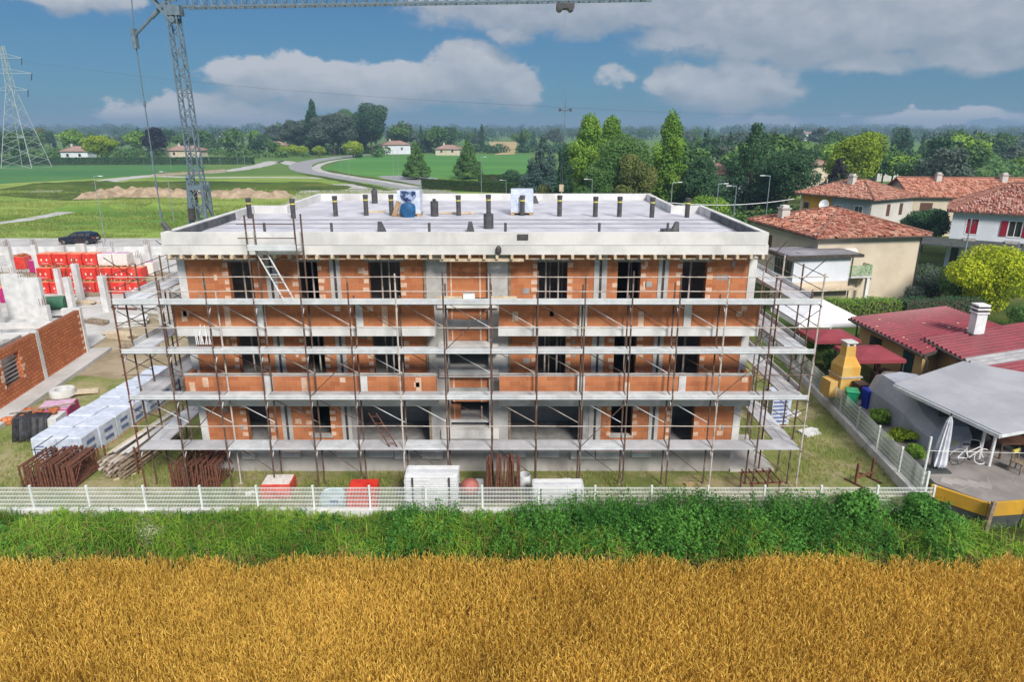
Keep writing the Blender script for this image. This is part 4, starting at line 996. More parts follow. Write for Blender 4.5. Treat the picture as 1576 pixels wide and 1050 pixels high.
cp('jib_head', lambda b: (b.box(-.55, .45, -.35, .35, 20.85, 21.45), b.bar((-.3, -.3, 20.6), (-1.35, -.25, 21.9), .14), b.bar((-.3, .3, 20.6), (-1.35, .25, 21.9), .14), b.bar((-1.35, 0, 21.95), (.2, 0, 21.75), .16), b.tube([(-.1, -.4, 20.6), (-.1, .4, 20.6)], .2, 10)))
S1 = jt(207, 55); S0 = jt(256, 2)
cp('rear_strut', lambda b: (b.tube([S0, S1 * .45 + S0 * .55], .15, 8), b.tube([S1 * .45 + S0 * .55, S1], .10, 8), b.box(S1.x - .12, S1.x + .12, -.2, .2, S1.z - .75, S1.z + .45)))
cp('apex_strut', lambda b: (b.bar((-.2, 0, 21.4), (-2.2, 0, 26.4), .16), b.bar((-2.2, 0, 26.4), S1 + Vector((0, 0, .3)), .05)))
cp('pendant_bar', lambda b: (b.bar((-2.2, 0, 26.4), JA + (JB - JA) * .55 + Vector((0, 0, 1.0)), .06), b.bar((-2.2, 0, 26.4), JA + (JB - JA) * .22 + Vector((0, 0, 1.1)), .05)))
def backstay(b):
    A, B = S1 + Vector((0, 0, -.6)), Vector((-2.9, 0, 2.9)); b.bar(A, B, .055)
    for t in (.22, .42, .55, .67): p = A + (B - A) * t; b.bar(p - (B - A) * .012, p + (B - A) * .012, .13)
cp('back_stay', backstay)
T = at_y(870, 4, CRY - .8) - Vector((CRX, CRY, 0)); H = at_y(866, 284, CRY - .8) - Vector((CRX, CRY, 0))
cp('trolley', lambda b: (b.box(T.x - .55, T.x + .55, T.y - .45, T.y + .45, T.z - .35, T.z - .05), b.tube([(T.x - .35, T.y - .5, T.z - .3), (T.x - .35, T.y + .5, T.z - .3)], .2, 10), b.tube([(T.x + .35, T.y - .5, T.z - .3), (T.x + .35, T.y + .5, T.z - .3)], .2, 10)), 'steel_dark')
cp('hoist_rope', lambda b: (b.bar((T.x - .06, T.y, T.z - .3), (T.x - .05, T.y, H.z), .010), b.bar((T.x + .06, T.y, T.z - .3), (T.x + .05, T.y, H.z), .010)), 'crane_grey')
cp('hook_block', lambda b: (b.box(T.x - .14, T.x + .14, T.y - .1, T.y + .1, H.z - .45, H.z), b.tube([(T.x, T.y, H.z - .45), (T.x + .05, T.y, H.z - .8), (T.x - .12, T.y, H.z - .95), (T.x - .2, T.y, H.z - .8)], .045, 7), b.tube([(T.x - .12, T.y, H.z - .95), (T.x - .35, T.y, H.z - 1.6)], .07, 6)), 'pale_timber')

# ------------------------------------------------------------------ electricity pylons and the line
def pylon(name, label, base, h, w0, z1, w1, m, armz, arml, r):
    t = thing(name, label, 'pylon', base)
    b = MB(); lattice(b, (0, 0, 0), (0, 0, z1), w0, w1, z1 / 10, r, r * .5); lattice(b, (0, 0, z1), (0, 0, h), w1, w1 * .45, 2.2, r * .8, r * .45); b.build('lattice_body', m, t)
    for z, L in zip(armz, arml):
        for s in (-1, 1):
            a = MB(); a.bar((0, 0, z), (s * L, 0, z + .1), r * .8); a.bar((0, 0, z + 1.6), (s * L, 0, z + .1), r * .7); a.bar((0, .8, z), (s * L, 0, z + .1), r * .6); a.build('arm', m, t)
            i = MB(); i.tube([(s * L, 0, z + .1), (s * L * .92, 0, z - 2.2)], r * .8, 6); i.build('insulator', 'steel_dark', t)
    return t
pb = at(30, 259)
pylon('electricity_pylon', 'wide grey lattice electricity pylon at the left edge beyond the meadow', (pb.x, pb.y + 4, 0), 41, 11.0, 27, 2.0, 'pylon_pale', (26.5, 32, 37), (6, 8.5, 6), .19)
pq = at_y(868, 250, 165)
p2 = thing('line_mast', 'slim dark power line mast with cross arms among the trees behind the roof', 'mast', (pq.x, 165, 0))
b = MB(); b.tube([(0, 0, 0), (0, 0, 20.4)], [.15, .06], 8); b.build('pole', 'crane_grey', p2)
for s in (-1, 1):
    b = MB(); b.bar((0, 0, 17.6), (s * 1.2, 0, 18.0), .16); b.box(s * 1.2 - .28, s * 1.2 + .28, -.2, .2, 17.5, 18.2); b.build('cross_arm', 'steel_dark', p2)
def cable(name, label, pts, r, m='steel_dark', sag=0.0):
    P = [Vector(p) for p in pts]; out = []
    for a, c in zip(P, P[1:]):
        for k in range(12): u = k / 12; out.append(a + (c - a) * u - Vector((0, 0, sag * 4 * u * (1 - u))))
    out.append(P[-1]); b = MB(); b.tube(out, r, 5); return tag(b.build(name, m), label, 'cable')
cable('power_line', 'thin dark overhead power line crossing the sky above the distant trees', [(pb.x, pb.y + 4, 37), (pq.x, 165, 18.4), (190, 330, 22)], .02, sag=2.0)
# ------------------------------------------------------------------ fences
def wire_panel(b, L, z0, z1, w=.011):
    n = int(L / .055)
    for k in range(n + 1): x = L * k / n; b.box(x - w / 2, x + w / 2, -.003, .003, z0, z1)
    m = 5
    for k in range(m + 1): z = z0 + (z1 - z0) * k / m; b.box(0, L, -.008, -.003, z - .011, z + .011)
    for k in range(m): z = z0 + (z1 - z0) * (k + .78) / m; b.box(0, L, -.008, -.003, z - .005, z + .005)
def mesh_fence(label, p, q, n, wall_h, wall_t, top, w=.011):
    p, q = Vector(p), Vector(q); d = q - p; L = d.length; t = thing('mesh_fence', label, 'fence', (p.x, p.y, 0), math.atan2(d.y, d.x))
    b = MB(); b.box(-.05, L + .05, -wall_t / 2, wall_t / 2, -.05, wall_h); b.build('base_wall', 'white_concrete', t, bev=.01)
    s = L / n
    pan = MB(); wire_panel(pan, s - .07, wall_h + .04, top - .02, w)
    first = None; fp = None
    for i in range(n + 1):
        if fp is None:
            b = MB(); b.box(-.032, .032, -.035, .035, wall_h, top + .05); b.box(-.04, .04, -.042, .042, top + .05, top + .07); fp = b.build('post', 'fence_white', t, loc=(0, 0, 0))
        else: o = fp.copy(); COL.objects.link(o); o.parent = t; o.location = (i * s, 0, 0)
        if i < n:
            if first is None: first = pan.build('mesh_panel', 'fence_white', t, loc=(.035, 0, 0))
            else: o = first.copy(); COL.objects.link(o); o.parent = t; o.location = (i * s + .035, 0, 0)
    return t
mesh_fence('long white wire mesh fence on a low wall behind the green verge', (-26.4, 22.62, 0), (15.75, 22.62, 0), 20, .30, .22, 1.20)
FR0, FR1 = Vector((15.75, 23.1, 0)), Vector((17.4, 46, 0))
mesh_fence('white wire mesh fence running back along the right side of the building site', FR0, FR1, 11, .42, .24, 1.52)
b = MB(); b.tube([(0, 0, 0), (.02, .02, 2.72)], .045, 8); o = b.build('corner_post', 'fence_white', None, (15.98, 23.72, 0)); tag(o, 'tall white post standing at the right corner of the white fence', 'post')

# ------------------------------------------------------------------ pallets, stacks and tools on the site
def P0(px, py, z=0): p = at(px, py, z); return (p.x, p.y, z)
def wrapped(name, label, loc, rz, sx, sy, h, m, top=None, marks=None, group=None, seed=0, marks_m='mark_white', cat='pallet'):
    r = random.Random(seed); t = thing(name, label, cat, loc, rz, group)
    b = MB()
    for i in (-1, 0, 1): b.box(i * (sx / 2 - .06) - .05, i * (sx / 2 - .06) + .05, -sy / 2 + .02, sy / 2 - .02, 0, .09)
    for k in range(5): y = -sy / 2 + .06 + k * (sy - .12) / 4; b.box(-sx / 2 + .01, sx / 2 - .01, y - .05, y + .05, .092, .115)
    b.build('pallet_base', 'timber', t)
    nx = 6; ny = 6; v = []; f = []
    b = MB()
    for k, z in enumerate((.118, .3, h * .6, h - .04, h)):
        ins = (.02, .0, .0, .01, .05)[k]
        ring = [(-1, -1), (0, -1), (1, -1), (1, 0), (1, 1), (0, 1), (-1, 1), (-1, 0)]
        v += [(x * (sx / 2 - ins) + r.uniform(-.012, .012), y * (sy / 2 - ins) + r.uniform(-.012, .012), z + r.uniform(-.008, .008)) for x, y in ring]
    n = 8; f = [(k * n + i, k * n + (i + 1) % n, (k + 1) * n + (i + 1) % n, (k + 1) * n + i) for k in range(4) for i in range(n)]
    v.append((r.uniform(-.1, .1), r.uniform(-.1, .1), h + .012)); c = len(v) - 1
    ft = [(4 * n + i, 4 * n + (i + 1) % n, c) for i in range(n)]
    b.add(v, f, 0); b.f += ft; b.m += [1] * len(ft)
    b.build('wrapped_load', [m, top or m], t)
    if marks:
        mb = MB(); marks(mb, sx, sy, h, r); mb.build('printed_mark', marks_m, t)
    return t
def blue_print(b, sx, sy, h, r):
    for side in (1, -1):
        for z in (.30, .62):
            x = side * (sx / 2 + .016)
            for k in range(3): b.box(*sorted((x, x + side * .004)), -.30 + r.uniform(-.02, .02), .28, h * z + k * .07, h * z + k * .07 + (.05 if k < 2 else .02))
    b.box(-.38, -.08, -sy / 2 - .020, -sy / 2 - .016, .36, .50); b.box(-.34, -.02, -sy / 2 - .020, -sy / 2 - .016, .70, .76)
# two rows of white wrapped pallets
for row, x0 in enumerate((-20.35, -19.18)):
    side = ('left', 'right')[row]
    for k in range(8):
        wrapped('wrapped_pallet', f'white wrapped block pallet, {ORD[k]} from the fence in the {side} row of white pallets', (x0 + .08 * k + random.Random(k + row).uniform(-.03, .03), 27.5 + k * 1.19, 0), -.06 + random.Random(k).uniform(-.03, .03), 1.12, 1.12, 1.12 + .03 * ((k * 7 + row) % 3), 'wrap_white', None, blue_print, 'white wrapped pallets left of the scaffold', k + 20 * row, 'print_blue')
for k, (px, py, h) in enumerate(((1197, 656, 1.0),)):
    p = P0(px, py); wrapped('wrapped_pallet', 'blue and white wrapped pallet stack standing behind the right end of the scaffold', (p[0], p[1] + .4, 0), .1, .95, .95, 1.75, 'wrap_white', None, lambda b, sx, sy, h, r: [b.box(-.42, .30, -sy / 2 - .02, -sy / 2 - .012, .25 + j * .2, .34 + j * .2) for j in range(7)], None, 77, 'print_blue')
# red hollow brick pallets behind the second shell, three tiers of a stepped stack
def red_marks(b, sx, sy, h, r):
    for x in (-.28, .18): b.lathe([(.09, 0), (.09, .004)], (0, 0, 0), 8) if False else b.box(x - .05, x + .07, -sy / 2 - .02, -sy / 2 - .015, h * .45, h * .62)
    b.box(-.3, .3, -sy / 2 - .02, -sy / 2 - .015, h * .25, h * .28)
tiers = ['bottom', 'middle', 'top']
pr = P0(180, 452); k_ = 0
for tier in range(3):
    for c in range(8):
        if tier == 2 and c in (0, 7): continue
        if tier == 1 and c == 0: continue
        x = pr[0] - 7.4 + c * 1.32 + (tier == 1) * .03
        top_pale = tier == 2 and c >= 5
        nm = f'{"pale pink" if top_pale else "red"} wrapped brick pallet, {ORD[c]} from the left in the red stack\'s {tiers[tier]} tier'
        z = 1.16 * tier
        wrapped('brick_pallet', nm, (x, pr[1] + .5 * tier, z), random.Random(c * 3 + tier).uniform(-.04, .04), 1.22, 1.15, 1.13, 'mark_white' if top_pale else 'red_wrap', 'tan_top' if not top_pale else 'pink_pale', red_marks if not top_pale else None, 'stepped stack of wrapped brick pallets', c + tier * 10)
for px, py, m, top, lb, z in ((37, 414, 'red_wrap', 'tan_top', 'red brick pallet carrying an orange heap of loose bricks behind the white wall pier', 0), (62, 420, 'pink_wrap', 'pink_pale', 'dark pink wrapped pallet just right of the slim pier behind the white wall pier', 0), (80, 416, 'pink_wrap', 'pink_pale', 'dark pink wrapped pallet next to the left end of the red stack', 0),
                          (5, 466, 'pink_wrap', 'tan_top', 'pink red wrapped pallet cut by the left edge of the picture', 0), (212, 428, 'mark_white', 'pink_pale', 'pale wrapped pallet right of the stepped red stack', 0), (232, 424, 'mark_white', 'pink_pale', 'pale wrapped pallet nearest the scaffold corner, beside the red stack', 0)):
    p = P0(px, py); wrapped('brick_pallet', lb, (p[0], p[1], z), .05, 1.25, 1.2, 1.35, m, top, None, None, px)
p = P0(38, 399); b = MB(); rr = random.Random(2)
for k in range(22): b.cbox((rr.uniform(-.4, .4), rr.uniform(-.4, .4), .06 + rr.uniform(0, .15)), (.28, .13, .12), rz=rr.uniform(0, 3))
tag(b.build('loose_bricks', 'brick_rough', None, (P0(37, 414)[0], P0(37, 414)[1], 1.36)), 'orange loose bricks heaped on top of the leftmost red brick pallet', 'bricks', kind='stuff')

# rusty scaffold frames stored on edge, each frame a thing of its own
def frame_proto(name, label, loc, L, H, group, m='rust'):
    t = thing(name, label, 'scaffold section', loc, 0, group)
    for y in (-L / 2, L / 2): b = MB(); b.tube([(0, y, .03), (0, y, H)], .038, 6); b.build('upright', m, t)
    for z in (.12, H - .05): b = MB(); b.tube([(0, -L / 2, z), (0, L / 2, z)], .034, 6); b.build('crossbar', m, t)
    b = MB(); b.tube([(0, -L / 2, .15), (0, -L * .15, H - .08)], .022, 5); b.tube([(0, L / 2, .15), (0, L * .15, H - .08)], .022, 5); b.build('brace', m, t)
    return t
def frame_stack(px, py, n, sp_, L, H, label, group, seed, rz=0):
    r = random.Random(seed); p = P0(px, py); pr_ = None
    for k in range(n):
        loc = (p[0] + (k - n / 2) * sp_, p[1] + L / 2 + r.uniform(-.06, .06), 0)
        if pr_ is None: pr_ = frame_proto('scaffold_section', label, loc, L, H, group)
        else:
            c = copy_tree(pr_, loc=loc); c.rotation_euler = (0, r.uniform(-.05, .05), rz + r.uniform(-.03, .03)); c.scale = (1, 1, r.uniform(.95, 1.08))
frame_stack(80, 752, 19, .118, 1.7, 1.02, 'rusty scaffold frame on edge in the leftmost frame stack, in front of the white pallets', 'rusty frames stacked at the left end of the fence', 1)
frame_stack(304, 752, 17, .12, 1.6, 1.02, 'rusty scaffold frame on edge in the stack under the left end of the scaffold', 'rusty frames stacked under the left scaffold end', 2)
frame_stack(777, 775, 13, .105, .55, 1.75, 'tall rusty scaffold frame upright in the stack between the two white panel stacks', 'rusty frames stacked upright near the middle of the fence', 3)
# rack on the nearest white pallets: two thin dark rods with posts
rk = thing('trestle', 'thin dark steel trestle standing at the nearest white wrapped pallets', 'trestle', P0(76, 738))
for x in (-.33, .33):
    b = MB(); b.tube([(x, 0, 0), (x, 0, 1.42)], .02, 5); b.build('leg', 'steel_dark', rk); b = MB(); b.tube([(x, 0, 1.42), (x + .12, 1.0, 1.5)], .02, 5); b.build('arm', 'steel_dark', rk)
b = MB(); b.tube([(-.5, 0, 1.36), (.4, 0, 1.36)], .02, 5); b.build('crossbar', 'steel_dark', rk)
# bundle of poles and boards between uprights
p = P0(178, 737); ps = thing('pole_stack', 'weathered stack of poles and boards between wooden stakes right of the white pallets', 'timber stack', (p[0], p[1], 0), -.13)
rr = random.Random(8)
for k in range(34):
    i, j = k % 7, k // 7; x = -.55 + i * .17 + rr.uniform(-.04, .04); z = .12 + j * .16; y0 = rr.uniform(-.12, .1)
    b = MB(); b.tube([(x, y0, z), (x + rr.uniform(-.05, .05), 3.6 + rr.uniform(-.4, .4), z + rr.uniform(-.02, .02))], .062, 7); b.build('pole', rr.choice(('old_timber', 'tube_pale', 'old_timber')), ps)
for k in range(7):
    b = MB(); x = -.4 + k * .16; b.cbox((x, 2.4, .98 + .05 * (k % 3)), (.13, 4.2, .035), rz=rr.uniform(-.06, .06)); b.build('board', rr.choice(('pale_timber', 'white_concrete', 'old_timber')), ps)
for x in (-.7, .68):
    for y in (.5, 2.6): b = MB(); b.bar((x, y, 0), (x, y, 1.25), .06); b.build('stake', 'rust', ps)
p = P0(28 + 150, 742); b = MB(); b.cbox((0, 0, .03), (1.15, .07, .05), rz=.75); o = b.build('plank', 'pale_timber', None, P0(198, 733)); tag(o, 'pale plank lying on the grass right of the pole stack', 'plank')
# stacks of white steel deck panels
def panel_stack(px, py, n, w, d, hgt, where, group, seed):
    p = P0(px, py); r = random.Random(seed); pr_ = None
    for k in range(n):
        loc = (p[0] + r.uniform(-.02, .02), p[1] + d / 2 + r.uniform(-.02, .02), .12 + k * hgt)
        if pr_ is None:
            pr_ = thing('deck_panel', f'white steel scaffold deck panel lying in the {where}', 'deck panel', loc, 0, group)
            for q in range(3): b = MB(); b.box(-w / 2, w / 2, -d / 2 + d * q / 3 + .01, -d / 2 + d * (q + 1) / 3 - .01, hgt * .25, hgt * .92); b.build('plank', 'white_paint' if q != 1 else 'galv', pr_, bev=.006)
            for s in (-1, 1): b = MB(); b.box(*sorted((s * (w / 2 + .003), s * (w / 2 + .05))), -d / 2 + .04, d / 2 - .04, hgt * .2, hgt * .95); b.build('end_hook', 'galv', pr_)
        else: copy_tree(pr_, loc=loc, rz=r.uniform(-.012, .012))
    t = thing('stack_rack', f'grey steel rack holding the {where}', 'rack', (p[0], p[1] + d / 2, 0))
    for s in (-1, 1):
        for y in (-d / 2 - .05, d / 2 + .05): b = MB(); b.box(s * w * .36 - .03, s * w * .36 + .03, y - .02, y + .02, 0, .1 + n * hgt); b.build('upright', 'steel_dark', t)
        b = MB(); b.box(s * w * .36 - .04, s * w * .36 + .04, -d / 2 - .07, d / 2 + .07, .02, .115); b.build('foot', 'steel_dark', t)
panel_stack(665, 786, 15, 1.92, .95, .088, 'taller of the two white panel stacks', 'white deck panels in the taller stack', 1)
panel_stack(859, 783, 9, 1.86, .75, .085, 'lower of the two white panel stacks', 'white deck panels in the lower stack', 2)
# red and white bundles near the fence
for px, py, sx, sy, h, m, top, lb in ((425, 772, 1.15, .9, .72, 'red_wrap', 'mark_white', 'red bundle with a white top behind the fence, left of the pale blue sack'), (557, 790, 1.1, .95, .95, 'red_wrap', None, 'plain red wrapped bundle behind the fence, right of the pale blue sack')):
    p = P0(px, py); wrapped('wrapped_bundle', lb, (p[0], p[1] + sy / 2, 0), .03, sx, sy, h, m, top, None, None, px, cat='bundle')
p = P0(510, 791); b = MB(); b.lathe([(.46, 0), (.58, .12), (.60, .40), (.52, .60), (.44, .66), (.40, .62)], (0, 0, 0), 7, sy=.75); o = b.build('builder_sack', ['sack_teal'], None, (p[0], p[1] + .5, 0), smooth=True); tag(o, 'pale blue bulky sack behind the fence beside the red bundle', 'sack')
b = MB(); b.cbox((.1, -.40, .45), (.36, .02, .14), rx=-.2); mk = b.build('printed_mark', 'print_blue', o)
# concrete mixer
mx = thing('concrete_mixer', 'small concrete mixer with a faded red drum between the white panels and rusty frames', 'mixer', P0(720, 774))
b = MB(); b.lathe([(.12, 0), (.36, .18), (.38, .42), (.24, .72), (.2, .74)], n=14); o = b.build('drum', 'mixer_red', mx, smooth=True); o.rotation_euler = (R(55), 0, R(20)); o.location = (0, .1, .55)
b = MB(); b.box(.3, .62, -.2, .3, .45, .9); b.build('motor_box', 'grey_paint', mx, bev=.03)
b = MB()
for x in (-.4, .45):
    b.bar((x, -.35, 0), (x * .8, .1, .8), .05); b.bar((x, .5, 0), (x * .8, .1, .8), .05)
b.bar((-.4, -.3, .1), (.45, -.3, .1), .04); b.build('stand', 'steel_dark', mx)
for x in (-.47, .52): b = MB(); b.tube([(x - .03, .5, .16), (x + .03, .5, .16)], .16, 12); b.build('wheel', 'tyre', mx)
p = P0(807, 757); b = MB(); b.lathe([(.20, 0), (.27, .1), (.29, .45), (.24, .62), (.22, .6), (.25, .1)], n=14); o = b.build('drum', 'galv', None, (p[0], p[1] + .3, 0), smooth=True); tag(o, 'grey metal drum right of the upright rusty frames', 'drum')
p = P0(864, 727); b = MB(); b.cbox((0, .35, .58), (.5, .04, 1.25), rx=.5); o = b.build('board', 'old_timber', None, p); tag(o, 'grey brown board leaning against the building plinth', 'board')
# trestles
def trestle(label, loc, w, d, h, m, rz, n=4):
    t = thing('trestle', label, 'trestle', loc, rz)
    for x in (-w / 2, w / 2):
        for y in (-d / 2, d / 2): b = MB(); b.bar((x, y, 0), (x, y, h), .05); b.build('leg', m, t)
    for y in (-d / 2, d / 2): b = MB(); b.bar((-w / 2 - .1, y, h), (w / 2 + .1, y, h), .055); b.build('rail', m, t)
    for k in range(n): x = -w / 2 + w * k / (n - 1); b = MB(); b.bar((x, -d / 2 - .1, h + .05), (x + .05, d / 2 + .15, h + .05), .045); b.build('crossbar', m, t)
    return t
p = P0(1177, 775); trestle('low rusty trestle table of tubes under the right end of the scaffold', (p[0], p[1] + .7, 0), 1.15, .9, .75, 'rust', .1, 5)
p = P0(1328, 742); t = thing('trestle', 'rust red steel trestle frame standing alone on the grass beside the right fence', 'trestle', (p[0], p[1], 0), .5)
for x in (-.5, .5): b = MB(); b.bar((x, 0, 0), (x, 0, .98), .075); b.build('leg', 'rust', t); b = MB(); b.bar((x, -.5, .04), (x, .5, .04), .07); b.build('foot', 'rust', t)
b = MB(); b.bar((-.55, 0, .32), (.55, 0, .32), .07); b.build('crossbar', 'rust', t)
for px, py, sx, rz, lb in ((1245, 668, .9, .4, 'broken concrete slab on the grass by the right fence, near the blue and white pallet'), (1218, 640, .5, .9, 'small pale concrete piece behind the right scaffold end')):
    p = P0(px, py); b = MB(); b.cbox((0, 0, .07), (sx, .6, .12), rz=rz, rx=.1); b.cbox((.4, .3, .05), (.35, .3, .1), rz=rz + .7); tag(b.build('concrete_slab', 'white_concrete', None, p), lb, 'slab')
for px, py, m, lb in ((868, 742, 'white_concrete', 'small white block on the ground right of the lower panel stack'), (1060, 748, 'timber', 'short timber offcut on the grass below the building plinth'), (385, 762, 'white_paint', 'white rag lying near the fence left of the red bundle')):
    p = P0(px, py); b = MB(); b.cbox((0, 0, .06), (.32, .2, .11), rz=.4); b.cbox((.2, .1, .04), (.2, .12, .07), rz=1.1); tag(b.build('offcut', m, None, p), lb, 'scrap')

# ------------------------------------------------------------------ second building shell on the left: local y runs along its wall
b2 = thing('unfinished_building', 'half built ground floor with orange brick walls and white concrete piers at the left edge', 'building', (-26.75, 36.9, 0), R(6.8))
def q(name, mats, fn, **k):
    b = MB(); fn(b); return b.build(name, mats, b2, **k)
q('footing', 'site_concrete', lambda b: b.box(-.4, 1.15, -8, 5.6, -.02, .22))
q('footing', 'site_concrete', lambda b: b.box(-14, -.42, -8, 24, -.02, .12))
w = MB(); w.wall(-5.0, -.32, .22, 3.0, -.28, 0, [(-3.75, -2.1, 1.0, 2.55)], axis='y')
jr = random.Random(3)
for k in range(8):
    for yy in (-3.75, -2.1):
        z = 1.0 + k * .2; L = jr.choice((.15, .3)); s = -1 if yy == -3.75 else 1
        if jr.random() < .6: w.box(-.02, .012, *sorted((yy + s * .004, yy + s * L)), z, z + .18, 1)
w.build('brick_wall', ['brick_rough', 'jamb_block'], b2)
q('window_bars', 'galv', lambda b: [b.box(-.18, -.16, -3.75, -2.1, 1.18 + k * .22, 1.20 + k * .22) for k in range(6)])
q('partition_wall', 'inner_dark', lambda b: b.box(-.80, -.70, -4.9, -.4, .2, 2.95))
w = MB(); w.wall(0, 4.75, .22, 3.0, -.28, 0, (), axis='y')
for k in range(13):
    if k % 2: w.box(-.01, .012, 4.45, 4.75, .25 + k * .21, .42 + k * .21, 1)
w.build('brick_wall', ['brick_rough', 'jamb_block'], b2)
q('column', 'white_concrete', lambda b: b.box(-.30, .02, -.318, -.002, .2, 3.05)); q('column', 'white_concrete', lambda b: b.box(-1.05, .05, 4.752, 5.05, .2, 3.1))
q('column', 'white_concrete', lambda b: b.box(-.30, .03, -6.0, -5.002, .2, 3.05))
q('brick_wall', 'brick_rough', lambda b: (b.box(-9.0, -.284, -5.3, -5.02, .2, 3.0), b.box(-9, -5.4, 3.9, 4.2, .2, 1.5), b.box(-6.5, -6.2, -5.0, 3.9, .2, 2.6)))
q('ring_beam', 'white_concrete', lambda b: b.box(-6.4, -1.1, 4.76, 5.05, 1.9, 2.25))
q('ring_beam', 'white_concrete', lambda b: b.box(-4.6, -.34, -.30, -.02, 2.7, 2.98))
for px, py, wx, wy, h in ((33, 492, 1.55, .35, 3.55), (60, 498, 1.5, .35, 3.5), (77, 512, .5, .4, 2.0), (113, 482, .42, .42, 2.9), (126, 466, .42, .42, 3.3), (166, 482, .45, .42, 3.0), (4, 530, .5, .5, 3.0), (22, 430, .42, .42, 3.2), (62, 425, .42, .42, 3.1), (105, 424, .42, .42, 3.0), (132, 421, .9, .4, 3.0), (168, 420, 1.6, .4, 2.6), (222, 448, .42, .42, 3.0), (233, 421, .45, .45, 2.9), (2, 505, .4, .4, 3.0), (95, 455, .4, .4, 2.4)):
    g = at(px, py); b = MB(); b.box(-wx / 2, wx / 2, -wy / 2, wy / 2, 0, h); 
    o = b.build('column', 'white_concrete', b2); o.matrix_parent_inverse = Matrix.Identity(4)
    o.location = (Matrix.Rotation(-R(6.8), 4, 'Z') @ (g - Vector((-26.75, 36.9, 0)))); o.rotation_euler.z = -R(6.8)
    r = MB()
    for x in (-wx / 2 + .06, 0, wx / 2 - .06):
        for y in (-wy / 2 + .06, wy / 2 - .06): r.bar((x, y, h), (x + rr.uniform(-.03, .03), y, h + rr.uniform(.4, .7)), .022)
    r.build('rebar', 'rust', o)
# site clutter between the two shells
p = P0(98, 612); rg = MB(); rg.lathe([(.62, 0), (.62, .32), (.60, .36), (.36, .36), (.36, .05)], n=20); o = rg.build('concrete_ring', 'white_concrete', None, (p[0], p[1], .14), smooth=True); tag(o, 'white concrete manhole ring on crossed timbers in front of the orange brick wall', 'concrete ring')
b = MB(); b.box(-.7, .7, -.5, -.36, 0, .14); b.box(-.7, .7, .36, .5, 0, .14); b.box(-.62, -.5, -.7, .7, -.001, .135); o = b.build('timber_cribbing', 'old_timber', None, p); tag(o, 'timber bearers under the white concrete manhole ring', 'timber')
p = P0(88, 655); wrapped('wrapped_bundle', 'magenta wrapped pallet with a pale pink top near the white pallets', (p[0], p[1] + .2, 0), .25, 1.5, 1.5, 1.0, 'pink_wrap', 'pink_pale', None, None, 5, cat='bundle')
p = P0(60, 672); cr = thing('skip_crate', 'pale grey site crate heaped with brick rubble, half covered by a black sheet', 'crate', (p[0], p[1] + .5, 0), .12)
b = MB(); b.box(-.95, .95, -.7, .7, .05, .95); b.build('box', 'white_concrete', cr, bev=.02)
b = MB()
for k in range(16): b.cbox((rr.uniform(-.8, .6), rr.uniform(-.5, .5), 1.0 + rr.uniform(0, .12)), (.4, .14, .1), rz=rr.uniform(-.6, .6), ry=rr.uniform(-.2, .2))
b.build('rubble', 'brick_rough', cr)
b = MB(); nn = 14
for row in range(4): b.v += [(-.9 + 1.5 * i / nn, -.74 - row * .12 - .06 * math.sin(i * 2.4), [1.02, .70, .35, .03][row] + .05 * math.sin(i * 1.7)) for i in range(nn + 1)]
b.v += [(-.9 + 1.5 * i / nn, -.2, 1.10 + .03 * math.sin(i)) for i in range(nn + 1)]
for a, c in ((4, 0), (0, 1), (1, 2), (2, 3)):
    for i in range(nn): b.f.append((a * (nn + 1) + i, a * (nn + 1) + i + 1, c * (nn + 1) + i + 1, c * (nn + 1) + i)); b.m.append(0)
o = b.build('cover_sheet', 'black_sheet', cr, smooth=True); sm = o.modifiers.new('thick', 'SOLIDIFY'); sm.thickness = .02
b = MB(); b.bar((-1.25, -.3, 1.12), (1.3, .55, 1.22), .06); tag(b.build('plank', 'old_timber', None, (p[0], p[1] + .5, 0), .1), 'long dark plank lying across the rubble crate', 'plank')
p = P0(12, 652); b = MB(); b.lathe([(.30, 0), (.33, .06), (.33, .2), (.22, .3), (.05, .33)], n=12); tag(b.build('brick_heap', 'brick_rough', None, p), 'small orange heap at the foot of the brick wall corner', 'bricks')
p = P0(128, 607); b = MB(); b.cbox((0, 0, .16), (1.5, .7, .06), rz=.5, ry=.1); b.cbox((-.1, .1, .06), (1.2, .1, .11), rz=.5); tag(b.build('board', 'pale_timber', None, p), 'pale formwork board lying right of the concrete ring', 'board')
rr = random.Random(31)
kinds = (('old_timber', 'dark timber beams stacked'), ('white_concrete', 'pale formwork panels stacked'), ('pale_timber', 'light boards stacked'), ('steel_dark', 'dark reinforcement bundled'), ('mesh_green', 'dark green fuel tank standing'), ('rust', 'rusty tubes stacked'))
spots = [(150, 500, 0, 'in front of the slim pier behind the second shell'), (205, 500, 1, 'behind the left scaffold corner, lower down'), (130, 470, 2, 'behind the row of piers near the red stack'), (100, 490, 3, 'beside the tallest white pier'), (88, 478, 4, 'beside the wide white pier'), (195, 478, 5, 'left of the top scaffold deck'), (185, 520, 2, 'right of the brick wall end'), (215, 540, 0, 'at the rear of the second shell footing'), (240, 480, 1, 'beside the first shell near the red stack'), (55, 485, 5, 'at the foot of the left white pier'), (140, 458, 0, 'directly in front of the bottom red tier'), (255, 455, 3, 'behind the left building corner')]
